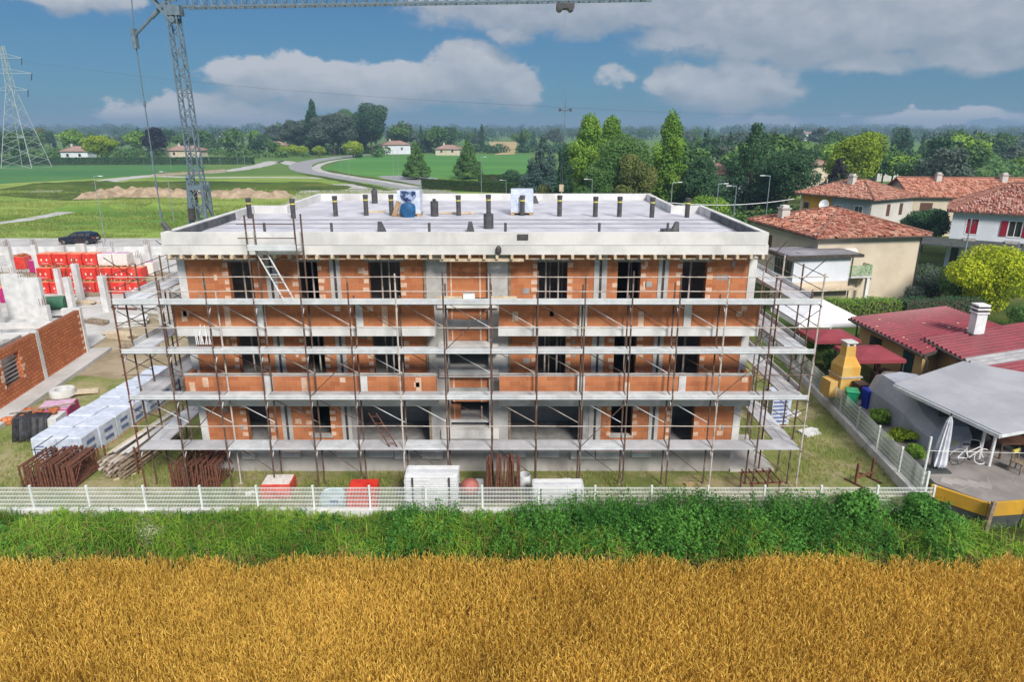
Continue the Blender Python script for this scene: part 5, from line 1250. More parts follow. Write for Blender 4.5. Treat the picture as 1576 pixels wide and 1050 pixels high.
for px, py, k, where in spots:
    p = P0(px, py); m, what = kinds[k]; t = thing('material_stack', f'{what} {where}', 'stack', p, rr.uniform(-.4, .4))
    if k == 4:
        b = MB(); b.tube([(-.7, 0, .62), (.7, 0, .62)], .55, 14); b.build('tank', m, t, smooth=True); b = MB(); b.box(-.6, .6, -.3, .3, 0, .15); b.build('stand', 'steel_dark', t); continue
    for j in range(9):
        b = MB(); L = rr.uniform(1.6, 2.6)
        if k in (1,): b.cbox((rr.uniform(-.1, .1), rr.uniform(-.1, .1), .05 + j * .065), (2.0, 1.1, .055), rz=rr.uniform(-.06, .06)); 
        elif k in (3, 5): b.tube([(-L / 2, (j % 4) * .11 - .2, .05 + (j // 4) * .1), (L / 2, (j % 4) * .11 - .2 + rr.uniform(-.08, .08), .05 + (j // 4) * .1)], .035, 6)
        else: b.cbox((rr.uniform(-.1, .1), (j % 3) * .25 - .25, .06 + (j // 3) * .13), (L, .18, .11), rz=rr.uniform(-.05, .05))
        b.build('panel' if k == 1 else 'tube' if k in (3, 5) else 'beam', m, t)
# ------------------------------------------------------------------ the neighbours' side: raised yard, patio, sheds, houses
GZ = .88
b = MB(); b.prism([(16.05, 22.95), (17.2, 21.75), (18.9, 21.95), (34, 23.6), (34, 47), (17.75, 47)], -.05, GZ); tag(b.build('yard_ground', 'rough_grass'), kind='structure')
b = MB(); b.prism([(16.2, 23.3), (17.25, 21.95), (18.9, 22.12), (33.8, 23.8), (33.8, 33), (17.0, 33)], GZ, 1.0); tag(b.build('patio', 'patio'), kind='structure')
b = MB(); rj = random.Random(2)
for k in range(9):
    x, y = rj.uniform(17, 21), rj.uniform(22.8, 27); b.cbox((x, y, 1.004), (rj.uniform(.4, 1.4), rj.uniform(.02, .05), .006), rz=rj.uniform(-.5, 1.8))
for k in range(4): x = 16.95 + k * .02; b.cbox((16.75 + k * .42, 23.45 - k * .12, 1.006), (.4, .55, .01), rz=-.7)
tag(b.build('patio_slab', 'patio_light'), kind='structure')
rw = thing('retaining_wall', 'ochre yellow retaining wall with a dark lower face holding up the grey patio', 'wall', (17.2, 21.75, 0))
pts = [(-1.25, 1.35), (0, 0), (1.7, .2), (16.8, 1.85)]
for (a, c) in zip(pts, pts[1:]):
    d = Vector((c[0] - a[0], c[1] - a[1], 0)); nr = Vector((d.y, -d.x, 0)).normalized() * .06
    for m_, z0, z1, off in (('ochre_wall', .52, 1.04, 1.0), ('dark_wall', -.05, .515, .7)):
        b = MB(); q = [Vector((*a, 0)) + nr * off, Vector((*c, 0)) + nr * off, Vector((*c, 0)) - nr * 1.3, Vector((*a, 0)) - nr * 1.3]
        b.prism([(v.x, v.y) for v in q], z0, z1); b.build('upper_band' if z0 > 0 else 'lower_face', m_, rw)
b = MB(); b.bar((0, 0, 0), (.1, .03, 1.22), .13); tag(b.build('post', 'old_timber', None, (17.12, 21.5, 0)), 'brown wooden post leaning at the corner of the yellow retaining wall', 'post')
b = MB(); b.tube([(0, 0, 0), (.02, 0, 1.0)], .03, 6); tag(b.build('post', 'tube_pale', None, (18.75, 21.6, 0)), 'thin grey stake in front of the dark lower face of the yellow wall', 'post')

def corr_roof(b, P1, P2, P3, P4, pitch=.34, hgt=.11, t=.08, band=None):
    """corrugated sheet: ribs run from edge P1-P2 to edge P4-P3"""
    P1, P2, P3, P4 = map(Vector, (P1, P2, P3, P4)); L = (P2 - P1).length; n = int(L / pitch) * 4; r0 = []; r1 = []
    for i in range(n + 1):
        s = i / n; z = Vector((0, 0, (0, hgt, hgt, 0)[i % 4])); r0.append(P1 + (P2 - P1) * s + z); r1.append(P4 + (P3 - P4) * s + z)
    k = len(b.v); dn = Vector((0, 0, -t)); N = n + 1
    b.v += [tuple(v) for v in r0 + r1 + [v + dn for v in r0] + [v + dn for v in r1]]
    for i in range(n):
        m = 1 if band and band[0] <= i / n < band[1] else 0
        b.f += [(k + i, k + i + 1, k + N + i + 1, k + N + i), (k + 3 * N + i, k + 3 * N + i + 1, k + 2 * N + i + 1, k + 2 * N + i), (k + 2 * N + i, k + 2 * N + i + 1, k + i + 1, k + i), (k + N + i, k + N + i + 1, k + 3 * N + i + 1, k + 3 * N + i)]; b.m += [m] * 4
    b.f += [(k, k + N, k + 3 * N, k + 2 * N), (k + n, k + 2 * N + n, k + 3 * N + n, k + N + n)]; b.m += [0, 0]
def shed(label, P1, P2, P3, P4, band=None, inset=.45, roofm='red_sheet'):
    P = [Vector(p) for p in (P1, P2, P3, P4)]; o = Vector((P[0].x, P[0].y, GZ)); t = thing('shed', label, 'shed', o)
    b = MB(); corr_roof(b, *[p - o for p in P], band=band); b.build('roof', [roofm, 'grey_sheet'], t)
    c = sum(P, Vector()) / 4; W = [p + (c - p).normalized() * inset * 1.4 for p in P]
    b = MB(); vs = [(w.x - o.x, w.y - o.y, -.1) for w in W] + [(w.x - o.x, w.y - o.y, w.z - GZ - .09) for w in W]
    b.add(vs, [(i, (i + 1) % 4, 4 + (i + 1) % 4, 4 + i) for i in range(4)] + [(4, 5, 6, 7)]); b.build('wall', 'yellow_wall', t)
    d = (P[1] - P[0]); b = MB(); b.tube([P[0] - o + Vector((-.06, 0, -.06)), P[1] - o + Vector((-.06, 0, -.06))], .075, 7)
    for u in (.02, .97): q = P[0] - o + d * u; b.tube([q + Vector((-.05, 0, -.1)), q + Vector((.45, .05, -.4)), Vector((q.x + .5, q.y + .05, 0))], .045, 6)
    b.build('gutter', 'eave_dark', t)
    b = MB(); b.bar(P[1] - o + Vector((0, -.03, -.07)), P[2] - o + Vector((0, -.03, -.07)), .05, .16); b.build('barge_board', 'eave_dark', t)
    return t, o, W
A1, A2, A3, A4 = at(1308, 490, 3.3), at(1421, 546, 3.15), at(1549, 506, 3.85), at(1455, 473, 3.95)
s1, o1, W1 = shed('yellow shed with a dull red corrugated roof, the one without a chimney', A1, A2, A3, A4)
d = (W1[1] - W1[0]).normalized()
for u, w, h, z in ((1.1, 1.0, .9, .95), (6.2, .9, .8, .8)):
    p = W1[0] + d * u - o1; p.z = 0; b = MB(); d2 = Vector((d.x, d.y, 0)); b.bar(p + Vector((-.02, 0, z + h / 2)), p + d2 * w + Vector((-.02, 0, z + h / 2)), .06, h); o = b.build('window', 'window_dark', s1)
rjj = random.Random(3)
b = MB()
for k in range(26):
    u, v = rjj.random(), rjj.uniform(.05, .9); p = A1 + (A2 - A1) * u + (A4 - A1) * v * .9 - o1; b.cbox((p.x, p.y, p.z + .06 + .65 * v * 0), (.12, .09, .03))
b.build('roof_fixing', 'jamb_block', s1)
B1, B2 = at(1421, 521, 3.45), at(1592, 612, 3.2); B4 = at(1600, 494, 4.1); B3 = B2 + (B4 - B1)
s2, o2, W2 = shed('yellow shed with a bright red corrugated roof, a grey translucent strip and a white chimney', B1, B2, B3, B4, band=(.42, .56))
ch = thing('chimney_stub', None, None); bpy.data.objects.remove(ch)
p = at(1501, 513, 3.75) - o2
b = MB(); b.box(-.27, .27, -.27, .27, -.3, 1.1); b.box(-.33, .33, -.33, .33, 1.1, 1.18); b.box(-.26, .26, -.26, .26, 1.181, 1.30, 1); b.box(-.33, .33, -.33, .33, 1.301, 1.38); b.box(-.26, .26, -.26, .26, 1.381, 1.48, 1); b.box(-.31, .31, -.31, .31, 1.481, 1.57)
b.box(-.40, .40, -.40, .40, -.28, .02, 1); b.build('chimney', ['white_paint', 'eave_dark'], s2, loc=p, bev=.012)
p = W1[1] + d * -.6 - o1; p.z = .95; b = MB(); b.bar(p - Vector((d.x, d.y, 0)) * .8 + Vector((-.02, 0, 0)), p + Vector((-.02, 0, 0)), .07, 1.9); b.build('door', 'bin_dark', s1)
# carport awning and the covered car below it
Q = [at(1376, 591, 3.35), at(1541, 668, 3.15), at(1640, 650, 3.2), at(1640, 585, 3.5), at(1482, 556, 3.55)]
aw = thing('carport', 'large pale grey carport awning beside the red roofed sheds', 'carport', (Q[0].x, Q[0].y, 1.0)); oa = Vector((Q[0].x, Q[0].y, 1.0))
b = MB(); b.slab([q - oa for q in (Q[0], Q[1], Q[2], Q[3], Q[4])], .05, uv=False); b.uv = {}; b.build('awning', 'awning_grey', aw)
b = MB(); b.bar(Q[0] - oa + Vector((0, 0, -.12)), Q[1] - oa + Vector((0, 0, -.12)), .12, .14); b.bar(Q[1] - oa + Vector((0, 0, -.1)), Q[2] - oa + Vector((0, 0, -.1)), .08, .1); b.build('edge_beam', 'galv', aw)
for q in (Q[0] * .35 + Q[1] * .65 + Vector((1.6, .6, 0)), Q[1] * .6 + Q[2] * .4 + Vector((-.2, 1.2, 0))):
    b = MB(); b.tube([(q.x - oa.x, q.y - oa.y, 0), (q.x - oa.x, q.y - oa.y, q.z - 1.15)], .06, 8); b.build('post', 'white_paint', aw)
b = MB(); b.box(5.5, 5.6, -5.2, 3.2, 0, 2.2); b.build('back_wall', 'dark_wall', aw)
b = MB(); b.box(1.6, 5.5, -1.0, -.9, 0, 2.1); b.build('side_screen', 'dark_wall', aw)
cc = thing('covered_car', 'car hidden under a grey blue cover at the edge of the carport', 'car', (17.55, 26.3, 1.0), R(3))
prof = [(-.3, .5, .7), (-.1, .95, 1.05), (.7, 1.1, 1.35), (1.4, 1.15, 1.85), (2.6, 1.15, 2.0), (3.9, 1.14, 2.0), (4.5, 1.08, 1.75), (4.75, .8, .9)]
b = MB(); rings = []
for y, hw, hh in prof:
    rings += [(.95 - hw * .98, y, .02), (.95 - hw, y, hh * .5), (.95 - hw * .72, y, hh * .93), (.95, y, hh), (.95 + hw * .72, y, hh * .93), (.95 + hw, y, hh * .5), (.95 + hw * .98, y, .02)]
b.add(rings, [(i * 7 + k, i * 7 + k + 1, i * 7 + k + 8, i * 7 + k + 7) for i in range(len(prof) - 1) for k in range(6)] + [tuple(range(6, -1, -1)), tuple(range((len(prof) - 1) * 7, len(prof) * 7))])
o = b.build('cover', 'tarp_grey', cc); o.data.polygons.foreach_set('use_smooth', [False] * len(o.data.polygons))
for x in (.2, 1.7):
    for y in (.9, 3.5): b = MB(); b.tube([(x - .1, y, .12), (x + .1, y, .12)], .12, 10); b.build('wheel', 'tyre', cc)
# folded parasol
um = thing('parasol', 'folded white parasol on a dark base standing on the patio', 'parasol', at(1441, 724, 1.0))
b = MB(); n = 22; v = []
for k, (r, z) in enumerate(((.22, .22), (.25, .35), (.20, .9), (.16, 1.5), (.10, 2.1), (.03, 2.32))):
    for i in range(n): a = 6.283 * i / n; q = r * (1 + (.22 if i % 2 else -.18)); v.append((q * math.cos(a) + .06 * z, q * math.sin(a), z))
b.add(v, [(k * n + i, k * n + (i + 1) % n, (k + 1) * n + (i + 1) % n, (k + 1) * n + i) for k in range(5) for i in range(n)] + [tuple(range(n - 1, -1, -1)), tuple(range(5 * n, 6 * n))]); b.build('canopy', 'umbrella_cloth', um)
b = MB(); b.tube([(0, 0, .05), (.15, 0, 2.45)], .03, 7); b.build('pole', 'steel_dark', um)
b = MB(); b.box(-.42, .42, -.32, .32, 0, .07); b.build('base', 'dark_wall', um, bev=.02)
b = MB(); b.tube([(-.22, 0, .05), (-.25, -.02, .85), (-.05, 0, .95)], .05, 7); b.build('crank_arm', 'steel_dark', um)
cable('clothes_line', 'white washing line stretched from the tall corner post across the patio', [(15.99, 23.72, 2.15), (21.0, 23.7, 2.05)], .010, 'white_paint', .02)
# bicycle
def bicycle(label, loc, rz):
    t = thing('bicycle', label, 'bicycle', loc, rz); Rw = .335
    for x in (-.52, .52):
        tyre = MB(); pts = [(x + Rw * math.cos(a), 0, Rw + .02 + Rw * math.sin(a)) for a in [6.2832 * k / 24 for k in range(25)]]; tyre.tube(pts, .02, 6); w = tyre.build('wheel', 'steel_dark' if x < 0 else 'white_paint', t)
        sp_ = MB()
        for k in range(12): a = 6.2832 * k / 12; sp_.bar((x, 0, Rw + .02), (x + .32 * math.cos(a), 0, Rw + .02 + .32 * math.sin(a)), .004)
        sp_.tube([(x, -.05, Rw + .02), (x, .05, Rw + .02)], .03, 8); sp_.build('spokes', 'galv', w)
    f = MB()
    for p, q_ in (((-.52, 0, .355), (-.08, 0, .30)), ((-.52, 0, .355), (-.22, 0, .72)), ((-.08, 0, .30), (-.25, 0, .88)), ((-.08, 0, .30), (.36, 0, .66)), ((-.18, 0, .56), (.34, 0, .80)), ((.33, 0, .86), (.52, 0, .355))): f.tube([p, q_], .022, 6)
    f.build('frame', 'white_paint', t)
    s = MB(); s.cbox((-.26, 0, .92), (.25, .14, .06)); s.build('saddle', 'steel_dark', t, bev=.02)
    h = MB(); h.tube([(.33, 0, .86), (.31, 0, 1.0)], .016, 6); h.tube([(.12, -.28, 1.0), (.31, -.12, 1.02), (.31, .12, 1.02), (.12, .28, 1.0)], .016, 6); h.build('handlebar', 'white_paint', t)
    p_ = MB(); p_.tube([(-.08, -.12, .30), (-.08, .12, .30)], .05, 8); p_.bar((-.08, .1, .3), (.06, .14, .2), .02); p_.bar((-.08, -.1, .3), (-.2, -.14, .4), .02); p_.build('crank', 'steel_dark', t)
    g = MB()
    for k in range(8):
        a0, a1 = R(20 + k * 18), R(38 + k * 18); g.bar((-.52 + .37 * math.cos(a0), 0, .355 + .37 * math.sin(a0)), (-.52 + .37 * math.cos(a1), 0, .355 + .37 * math.sin(a1)), .05, .01)
    g.build('mudguard', 'white_paint', t)
    return t
bicycle('white bicycle parked sideways on the patio under the carport edge', at(1490, 716, 1.0), R(4))
# garden chair with a yellow back at the right edge
gc = thing('garden_chair', 'brown chair with a yellow top rail at the right edge of the patio', 'chair', at(1566, 727, 1.0), R(25))
for x in (-.22, .22):
    for y in (-.2, .22): b = MB(); b.bar((x, y, 0), (x * .9, y * .9, .45 if y < 0 else .88), .045); b.build('leg', 'old_timber', gc)
b = MB(); b.box(-.25, .25, -.25, .25, .43, .47); b.build('seat', 'old_timber', gc); b = MB(); b.cbox((0, .22, .82), (.46, .04, .16)); b.build('backrest', 'yellow_band', gc)
tb = thing('garden_table', 'dark low garden table at the back of the carport', 'table', (20.6, 25.6, 1.0))
b = MB(); b.box(-.7, .7, -.4, .4, .68, .73); b.build('table_top', 'shutter_brown', tb)
for x in (-.6, .6):
    for y in (-.32, .32): b = MB(); b.box(x - .03, x + .03, y - .03, y + .03, 0, .68); b.build('leg', 'shutter_brown', tb)
b = MB(); b.lathe([(.18, 0), (.24, .4), (.22, .42), (.16, .1)], n=12); o = b.build('planter', 'yellow_band', None, at(1462, 690, 1.0)); tag(o, 'yellow rimmed dark pot behind the parasol', 'planter')

# pizza oven, gazebos, bins, garden clutter
ov = thing('barbecue_oven', 'yellow masonry garden oven with a tapering hood and a pale capped chimney', 'oven', (16.98, 32.7, GZ), R(8)); ov.scale = (.86, .86, .93)
b = MB(); b.box(-.62, .35, -.62, .62, 0, 1.15); b.box(.35, .62, -.62, -.5, 0, 1.15); b.box(.35, .62, .5, .62, 0, 1.15); b.build('base', 'oven_yellow', ov, bev=.02)
b = MB(); b.box(-.66, .70, -.68, .68, 1.152, 1.22); b.build('worktop', 'stone', ov)
b = MB(); b.add([(-.58, -.58, 1.222), (.55, -.58, 1.222), (.55, .58, 1.222), (-.58, .58, 1.222), (-.58, -.58, 1.75), (.55, -.58, 1.75), (.55, .58, 1.75), (-.58, .58, 1.75), (-.34, -.3, 2.3), (.28, -.3, 2.3), (.28, .3, 2.3), (-.34, .3, 2.3), (-.32, -.28, 2.85), (.26, -.28, 2.85), (.26, .28, 2.85), (-.32, .28, 2.85)],
    [(i + 4 * k, (i + 1) % 4 + 4 * k, (i + 1) % 4 + 4 * k + 4, i + 4 * k + 4) for k in range(3) for i in range(4)] + [(15, 14, 13, 12)][::-1]); b.build('hood', 'oven_yellow', ov)
b = MB(); b.box(.552, .58, -.42, .42, 1.28, 1.70); b.build('fire_opening', 'window_dark', ov)
b = MB(); b.box(-.30, -.16, -.26, .26, 2.852, 3.02); b.box(.1, .24, -.26, .26, 2.852, 3.02); b.box(-.38, .32, -.34, .34, 3.021, 3.10); b.build('chimney_cap', 'white_concrete', ov)
b = MB(); b.box(-1.15, -.622, -.45, .45, 0, .95); b.build('side_counter', 'oven_yellow', ov, bev=.02)
def gazebo(label, cx, cy, sx, sy, z, m, rise=.5, rz=.05, base=GZ, post='steel_dark', valance=.18):
    t = thing('gazebo', label, 'gazebo', (cx, cy, base), rz); h = z - base; b = MB()
    c = [(-sx / 2, -sy / 2, h), (sx / 2, -sy / 2, h), (sx / 2, sy / 2, h), (-sx / 2, sy / 2, h)]; a = (0, 0, h + rise); k = .12
    tp = [(x * k, y * k, h + rise * .97) for x, y, _ in c]
    b.add(c + tp, [(i, (i + 1) % 4, 4 + (i + 1) % 4, 4 + i) for i in range(4)] + [(4, 5, 6, 7)])
    b.add(c + [(x * 1.01, y * 1.01, h - valance) for x, y, _ in c], [(i, i + 4, (i + 1) % 4 + 4, (i + 1) % 4) for i in range(4)])
    o = b.build('canopy', m, t); s = o.modifiers.new('thick', 'SOLIDIFY'); s.thickness = .015
    for x, y, _ in c: b = MB(); b.box(x * .94 - .035, x * .94 + .035, y * .94 - .035, y * .94 + .035, 0, h - .02); b.build('post', post, t)
    return t
gazebo('dark red garden gazebo nearest the yellow oven', 18.75, 34.0, 2.5, 2.5, 2.72, 'gazebo_red', .28)
gazebo('dark red garden gazebo farther back, behind the yellow oven', 18.05, 37.2, 2.6, 2.3, 2.72, 'gazebo_red', .28)
gazebo('white peaked party tent behind the right end of the scaffold', 19.3, 41.6, 4.3, 4.0, 2.75, 'canvas_white', .95, .06, GZ, 'white_paint', .3)
def bin_(label, px, py, m, h=1.0, w=.55, z=GZ):
    p = at(px, py, z); t = thing('wheelie_bin', label, 'bin', p, rj.uniform(-.4, .4))
    b = MB(); b.add([(-w * .4, -w * .42, .08), (w * .4, -w * .42, .08), (w * .4, w * .42, .08), (-w * .4, w * .42, .08), (-w / 2, -w / 2, h * .92), (w / 2, -w / 2, h * .92), (w / 2, w / 2, h * .92), (-w / 2, w / 2, h * .92)], [(3, 2, 1, 0), (4, 5, 6, 7), (0, 1, 5, 4), (1, 2, 6, 5), (2, 3, 7, 6), (3, 0, 4, 7)]); b.build('body', m, t, bev=.02)
    b = MB(); b.cbox((0, -.02, h * .96), (w * 1.08, w * 1.12, .06), rx=.08); b.build('lid', m, t, bev=.02)
    for x in (-w * .36, w * .36): b = MB(); b.tube([(x - .03, w * .38, .1), (x + .03, w * .38, .1)], .1, 10); b.build('wheel', 'tyre', t)
bin_('bright green wheeled bin in front of the yellow oven', 1308, 626, 'bin_green', .9)
bin_('brown wheeled bin between the green and the blue bin', 1321, 616, 'brown_plastic', .95)
bin_('blue wheeled bin near the carport corner', 1334, 631, 'bin_blue', 1.1, .5)
bin_('dark green wheeled bin at the right of the blue bin', 1350, 628, 'bin_dark', 1.05, .6)
gt = thing('garden_table', 'round stone garden table under the red gazebo', 'table', at(1372, 598, GZ))
b = MB(); b.lathe([(.55, .68), (.58, .7), (.58, .75), (.5, .76)], n=18); b.build('table_top', 'stone', gt); b = MB(); b.lathe([(.3, 0), (.12, .1), (.12, .68)], n=12); b.build('pedestal', 'stone', gt)
b = MB(); b.box(-.45, .45, -.3, .3, .38, .46); o = thing('bench', 'small brown bench beside the yellow oven', 'bench', at(1302, 604, GZ)); b.build('seat', 'brown_plastic', o)
for x in (-.38, .38): b = MB(); b.box(x - .04, x + .04, -.25, .25, 0, .38); b.build('leg', 'brown_plastic', o)
for k, (px, py, lb) in enumerate(((1355, 588, 'dark cluttered crate under the red gazebo, beside the stone table'), (1388, 585, 'dark crate at the yellow shed wall under the gazebo edge'))):
    b = MB(); b.box(-.4, .4, -.35, .35, 0, .5); b.cbox((.1, 0, .62), (.5, .4, .2), rz=.4); b.cbox((-.2, .1, .75), (.15, .15, .5), rx=.2); tag(b.build('crate', 'shutter_brown' if k == 0 else 'bin_dark', None, at(px, py, GZ), bev=.01), lb, 'crate')

# ------------------------------------------------------------------ houses on the right
def house(label, loc, rz, w, d, eave, rise, over, roofm, faces, windows, base=0.0, hip=True, ridge_x=None, name='house', chimneys=(), cat='house', loose=True):
    """local box 0..w, 0..d; faces: wall material per side f l r b; windows: (side, u, z, width, height, style)"""
    t = thing(name, label, cat, (loc[0], loc[1], base), rz); T = .28
    for s in 'flrb':
        L = w if s in 'fb' else d; holes = [(u, u + ww, z, z + hh) for (q_, u, z, ww, hh, st) in windows if q_ == s]
        ms = faces[s]; segs = ms if isinstance(ms, list) else [(0, L, ms)]
        for (a, c, m) in segs:
            b = MB(); hs = [h for h in holes if a <= h[0] < c]
            lo = a + (T if s in 'lr' and a == 0 else 0); hi = c - (T if s in 'lr' and c == L else 0)
            if s == 'f': b.wall(lo, hi, 0, eave, 0, T, hs)
            elif s == 'b': b.wall(lo, hi, 0, eave, d - T, d, hs)
            elif s == 'l': b.wall(lo, hi, 0, eave, 0, T, hs, axis='y')
            else: b.wall(lo, hi, 0, eave, w - T, w, hs, axis='y')
            b.build('wall', m, t)
    ridge = []
    e = over; E0 = [(-e, -e, eave), (w + e, -e, eave), (w + e, d + e, eave), (-e, d + e, eave)]; W, D = w + 2 * e, d + 2 * e
    if W >= D: r0, r1 = (-e + (D / 2 if hip else 0), d / 2, eave + rise), (w + e - (D / 2 if hip else 0), d / 2, eave + rise); sl = [[E0[0], E0[1], r1, r0], [E0[2], E0[3], r0, r1]]; en = [[E0[1], E0[2], r1], [E0[3], E0[0], r0]]
    else: r0, r1 = (w / 2, -e + (W / 2 if hip else 0), eave + rise), (w / 2, d + e - (W / 2 if hip else 0), eave + rise); sl = [[E0[1], E0[2], r1, r0], [E0[3], E0[0], r0, r1]]; en = [[E0[0], E0[1], r0], [E0[2], E0[3], r1]]
    b = MB()
    for p in sl + (en if hip else []): b.slab(p, .14)
    rt = random.Random(int(w * 31 + d))
    for p in (sl + (en if hip else [])) if loose else []:        # lifted and slipped tiles
        a = Vector(p[0]); ex = (Vector(p[1]) - a); L = ex.length; ex.normalize(); nrm = ex.cross(Vector(p[-1]) - a).normalized(); nrm = nrm if nrm.z > 0 else -nrm; up_ = nrm.cross(ex); H_ = (Vector(p[-1]) - a).dot(up_)
        up_, H_ = (up_, H_) if H_ > 0 else (-up_, -H_); cx0, cx1 = (Vector(p[-1]) - a).dot(ex), ((Vector(p[2]) if len(p) == 4 else Vector(p[-1])) - a).dot(ex)
        for k in range(int(L * H_ * 5)):
            s = rt.random() * .95; u = (cx0 * s) + rt.random() * ((L + (cx1 - L) * s) - cx0 * s); c = a + ex * u + up_ * (H_ * s)
            ww, hh_, th_ = rt.uniform(.09, .13), rt.uniform(.16, .26), rt.uniform(.03, .09); tw = rt.uniform(-.25, .25); e2 = ex * math.cos(tw) + up_ * math.sin(tw); u2 = up_ * math.cos(tw) - ex * math.sin(tw)
            q8 = [c - e2 * ww - u2 * hh_ + nrm * th_, c + e2 * ww - u2 * hh_ + nrm * th_, c + e2 * ww + u2 * hh_ + nrm * .02, c - e2 * ww + u2 * hh_ + nrm * .02, c - u2 * hh_ + nrm * (th_ + .06), c + u2 * hh_ + nrm * .07]
            r0u, r0v = rt.randint(0, 400) * .22, rt.randint(0, 400) * .36
            b.add(q8, [(0, 4, 5, 3), (4, 1, 2, 5), (0, 1, 4)], 0, [[(r0u + .03, r0v + .1), (r0u + .1, r0v + .1), (r0u + .1, r0v + .2), (r0u + .03, r0v + .2)], [(r0u + .1, r0v + .1), (r0u + .17, r0v + .1), (r0u + .17, r0v + .2), (r0u + .1, r0v + .2)], [(r0u, r0v + .1), (r0u + .1, r0v + .1), (r0u + .1, r0v + .12)]])
    rf = b.build('roof', roofm, t)
    b = MB()
    for p, q_ in ((r0, r1), *(((E0[0], r0), (E0[1], r1 if W >= D else r0), (E0[2], r1), (E0[3], r0 if W >= D else r1)) if hip else ())):
        b.tube([Vector(p) + Vector((0, 0, .03)), Vector(q_) + Vector((0, 0, .03))], .12, 7)
    b.uv = {i: [(0, 0)] * len(f_) for i, f_ in enumerate(b.f)}; b.build('ridge_tiles', 'tiles_pink', rf)
    b = MB()
    for i in range(4): p, q_ = Vector(E0[i]), Vector(E0[(i + 1) % 4]); b.bar(p + Vector((0, 0, -.19)), q_ + Vector((0, 0, -.19)), .14, .10)
    b.add([(-e, -e, eave - .141), (w + e, -e, eave - .141), (w + e, d + e, eave - .141), (-e, d + e, eave - .141)], [(3, 2, 1, 0)]); b.build('eave', 'eave_dark', t)
    if not hip:
        for x in ((-e, w + e) if W >= D else ()):
            b = MB(); xx = 0 if x < 0 else w - T; b.xprism([(0, eave), (d, eave), (d / 2, eave + rise * .93)], xx, xx + T); b.build('gable', faces['l'] if not isinstance(faces['l'], list) else faces['l'][0][2], t)
    for (cx, cy, cz, cw, chh) in chimneys:
        b = MB(); b.box(cx - cw / 2, cx + cw / 2, cy - cw / 2, cy + cw / 2, cz, cz + chh); b.box(cx - cw * .62, cx + cw * .62, cy - cw * .62, cy + cw * .62, cz + chh, cz + chh + .12, 1); b.box(cx - cw * .4, cx + cw * .4, cy - cw * .4, cy + cw * .4, cz + chh + .121, cz + chh + .35); b.build('chimney', ['offwhite_wall', 'tiles_pink' if False else 'stone'], rf)
    for (s, u, z, ww, hh, st) in windows:
        def P(uu, off): return (uu, off) if s == 'f' else (uu, d - off) if s == 'b' else (off, uu) if s == 'l' else (w - off, uu)
        def slab_(b, u0, u1, o0, o1, z0, z1, m=0):
            (xa, ya), (xb, yb) = P(u0, o0), P(u1, o1); b.box(min(xa, xb), max(xa, xb), min(ya, yb), max(ya, yb), z0, z1, m)
        b = MB(); slab_(b, u, u + ww, .12, .16, z, z + hh); wn = b.build('window' if st != 'door' else 'door', 'window_dark' if st != 'wood' else 'shutter_brown', t)
        fr = MB(); g = .10
        if st in ('frame', 'redopen', 'redclosed', 'plain'):
            m = 'white_paint' if st != 'plain' else 'stone'
            slab_(fr, u - g, u, -.03, .02, z - g, z + hh + g); slab_(fr, u + ww, u + ww + g, -.03, .02, z - g, z + hh + g); slab_(fr, u + .001, u + ww - .001, -.03, .02, z + hh, z + hh + g); slab_(fr, u + .001, u + ww - .001, -.05, .02, z - g, z)
            if st in ('frame', 'redopen'): slab_(fr, u + ww / 2 - .03, u + ww / 2 + .03, .06, .119, z + .001, z + hh - .001)
            fr.build('frame', m, wn)
        if st == 'redopen':
            for a, c in ((u - ww * .55 - g, u - g - .01), (u + ww + g + .01, u + ww * 1.55 + g)): x = MB(); slab_(x, a, c, -.08, -.032, z, z + hh); x.build('shutter', 'shutter_red', wn)
        if st == 'redclosed': x = MB(); slab_(x, u + .01, u + ww - .01, .02, .06, z, z + hh); x.build('shutter', 'shutter_red', wn)
        if st == 'brown':
            x = MB(); slab_(x, u + .01, u + ww - .01, .03, .07, z, z + hh); x.build('shutter', 'shutter_brown', wn)
        if st in ('redopen', 'redclosed'):
            x = MB(); slab_(x, u - .05, u + ww + .05, -.35, -.08, z - .75, z - .40); x.build('flower_box', 'stone', wn)
    return t, rf
hA, rA = house('cream two storey house with a mottled red hip roof right behind the brick shell', (24.5, 54.4), R(9), 9.1, 10.2, 5.75, 1.55, .55, 'tiles_red', {'f': [(0, 2.9, 'cream_wall'), (2.9, 9.1, 'cream_wall')], 'l': 'cream_wall', 'r': 'cream_wall', 'b': 'cream_wall'},
     [('f', 1.75, 3.55, 1.5, .95, 'plain'), ('f', 2.0, .1, 1.1, 2.0, 'wood'), ('r', 3, 3.4, 1.0, 1.3, 'brown'), ('l', 7, 3.4, 1.0, 1.3, 'brown')], chimneys=((1.2, 7.6, 5.9, .75, 1.1),))
def part_h(h, name, m, fn): b = MB(); fn(b); return b.build(name, m, h)
part_h(hA, 'balcony', 'white_concrete', lambda b: b.box(1.5, 4.3, -1.15, -.003, 2.45, 2.6))
part_h(hA, 'balcony_railing', 'balcony_green', lambda b: ([b.box(1.5, 4.3, -1.15 - .0, -1.11, 2.62 + k * .11, 2.70 + k * .11) for k in range(8)], [b.box(4.26, 4.3, -1.109, -.01, 2.62 + k * .11, 2.70 + k * .11) for k in range(8)]))
part_h(hA, 'awning', 'mark_white', lambda b: b.xprism([(-.35, 4.42), (-.003, 4.68), (-.003, 4.64), (-.35, 4.38)], 1.6, 3.4))
part_h(hA, 'balcony_post', 'white_paint', lambda b: b.box(4.0, 4.25, -1.1, -.85, 0, 2.445))
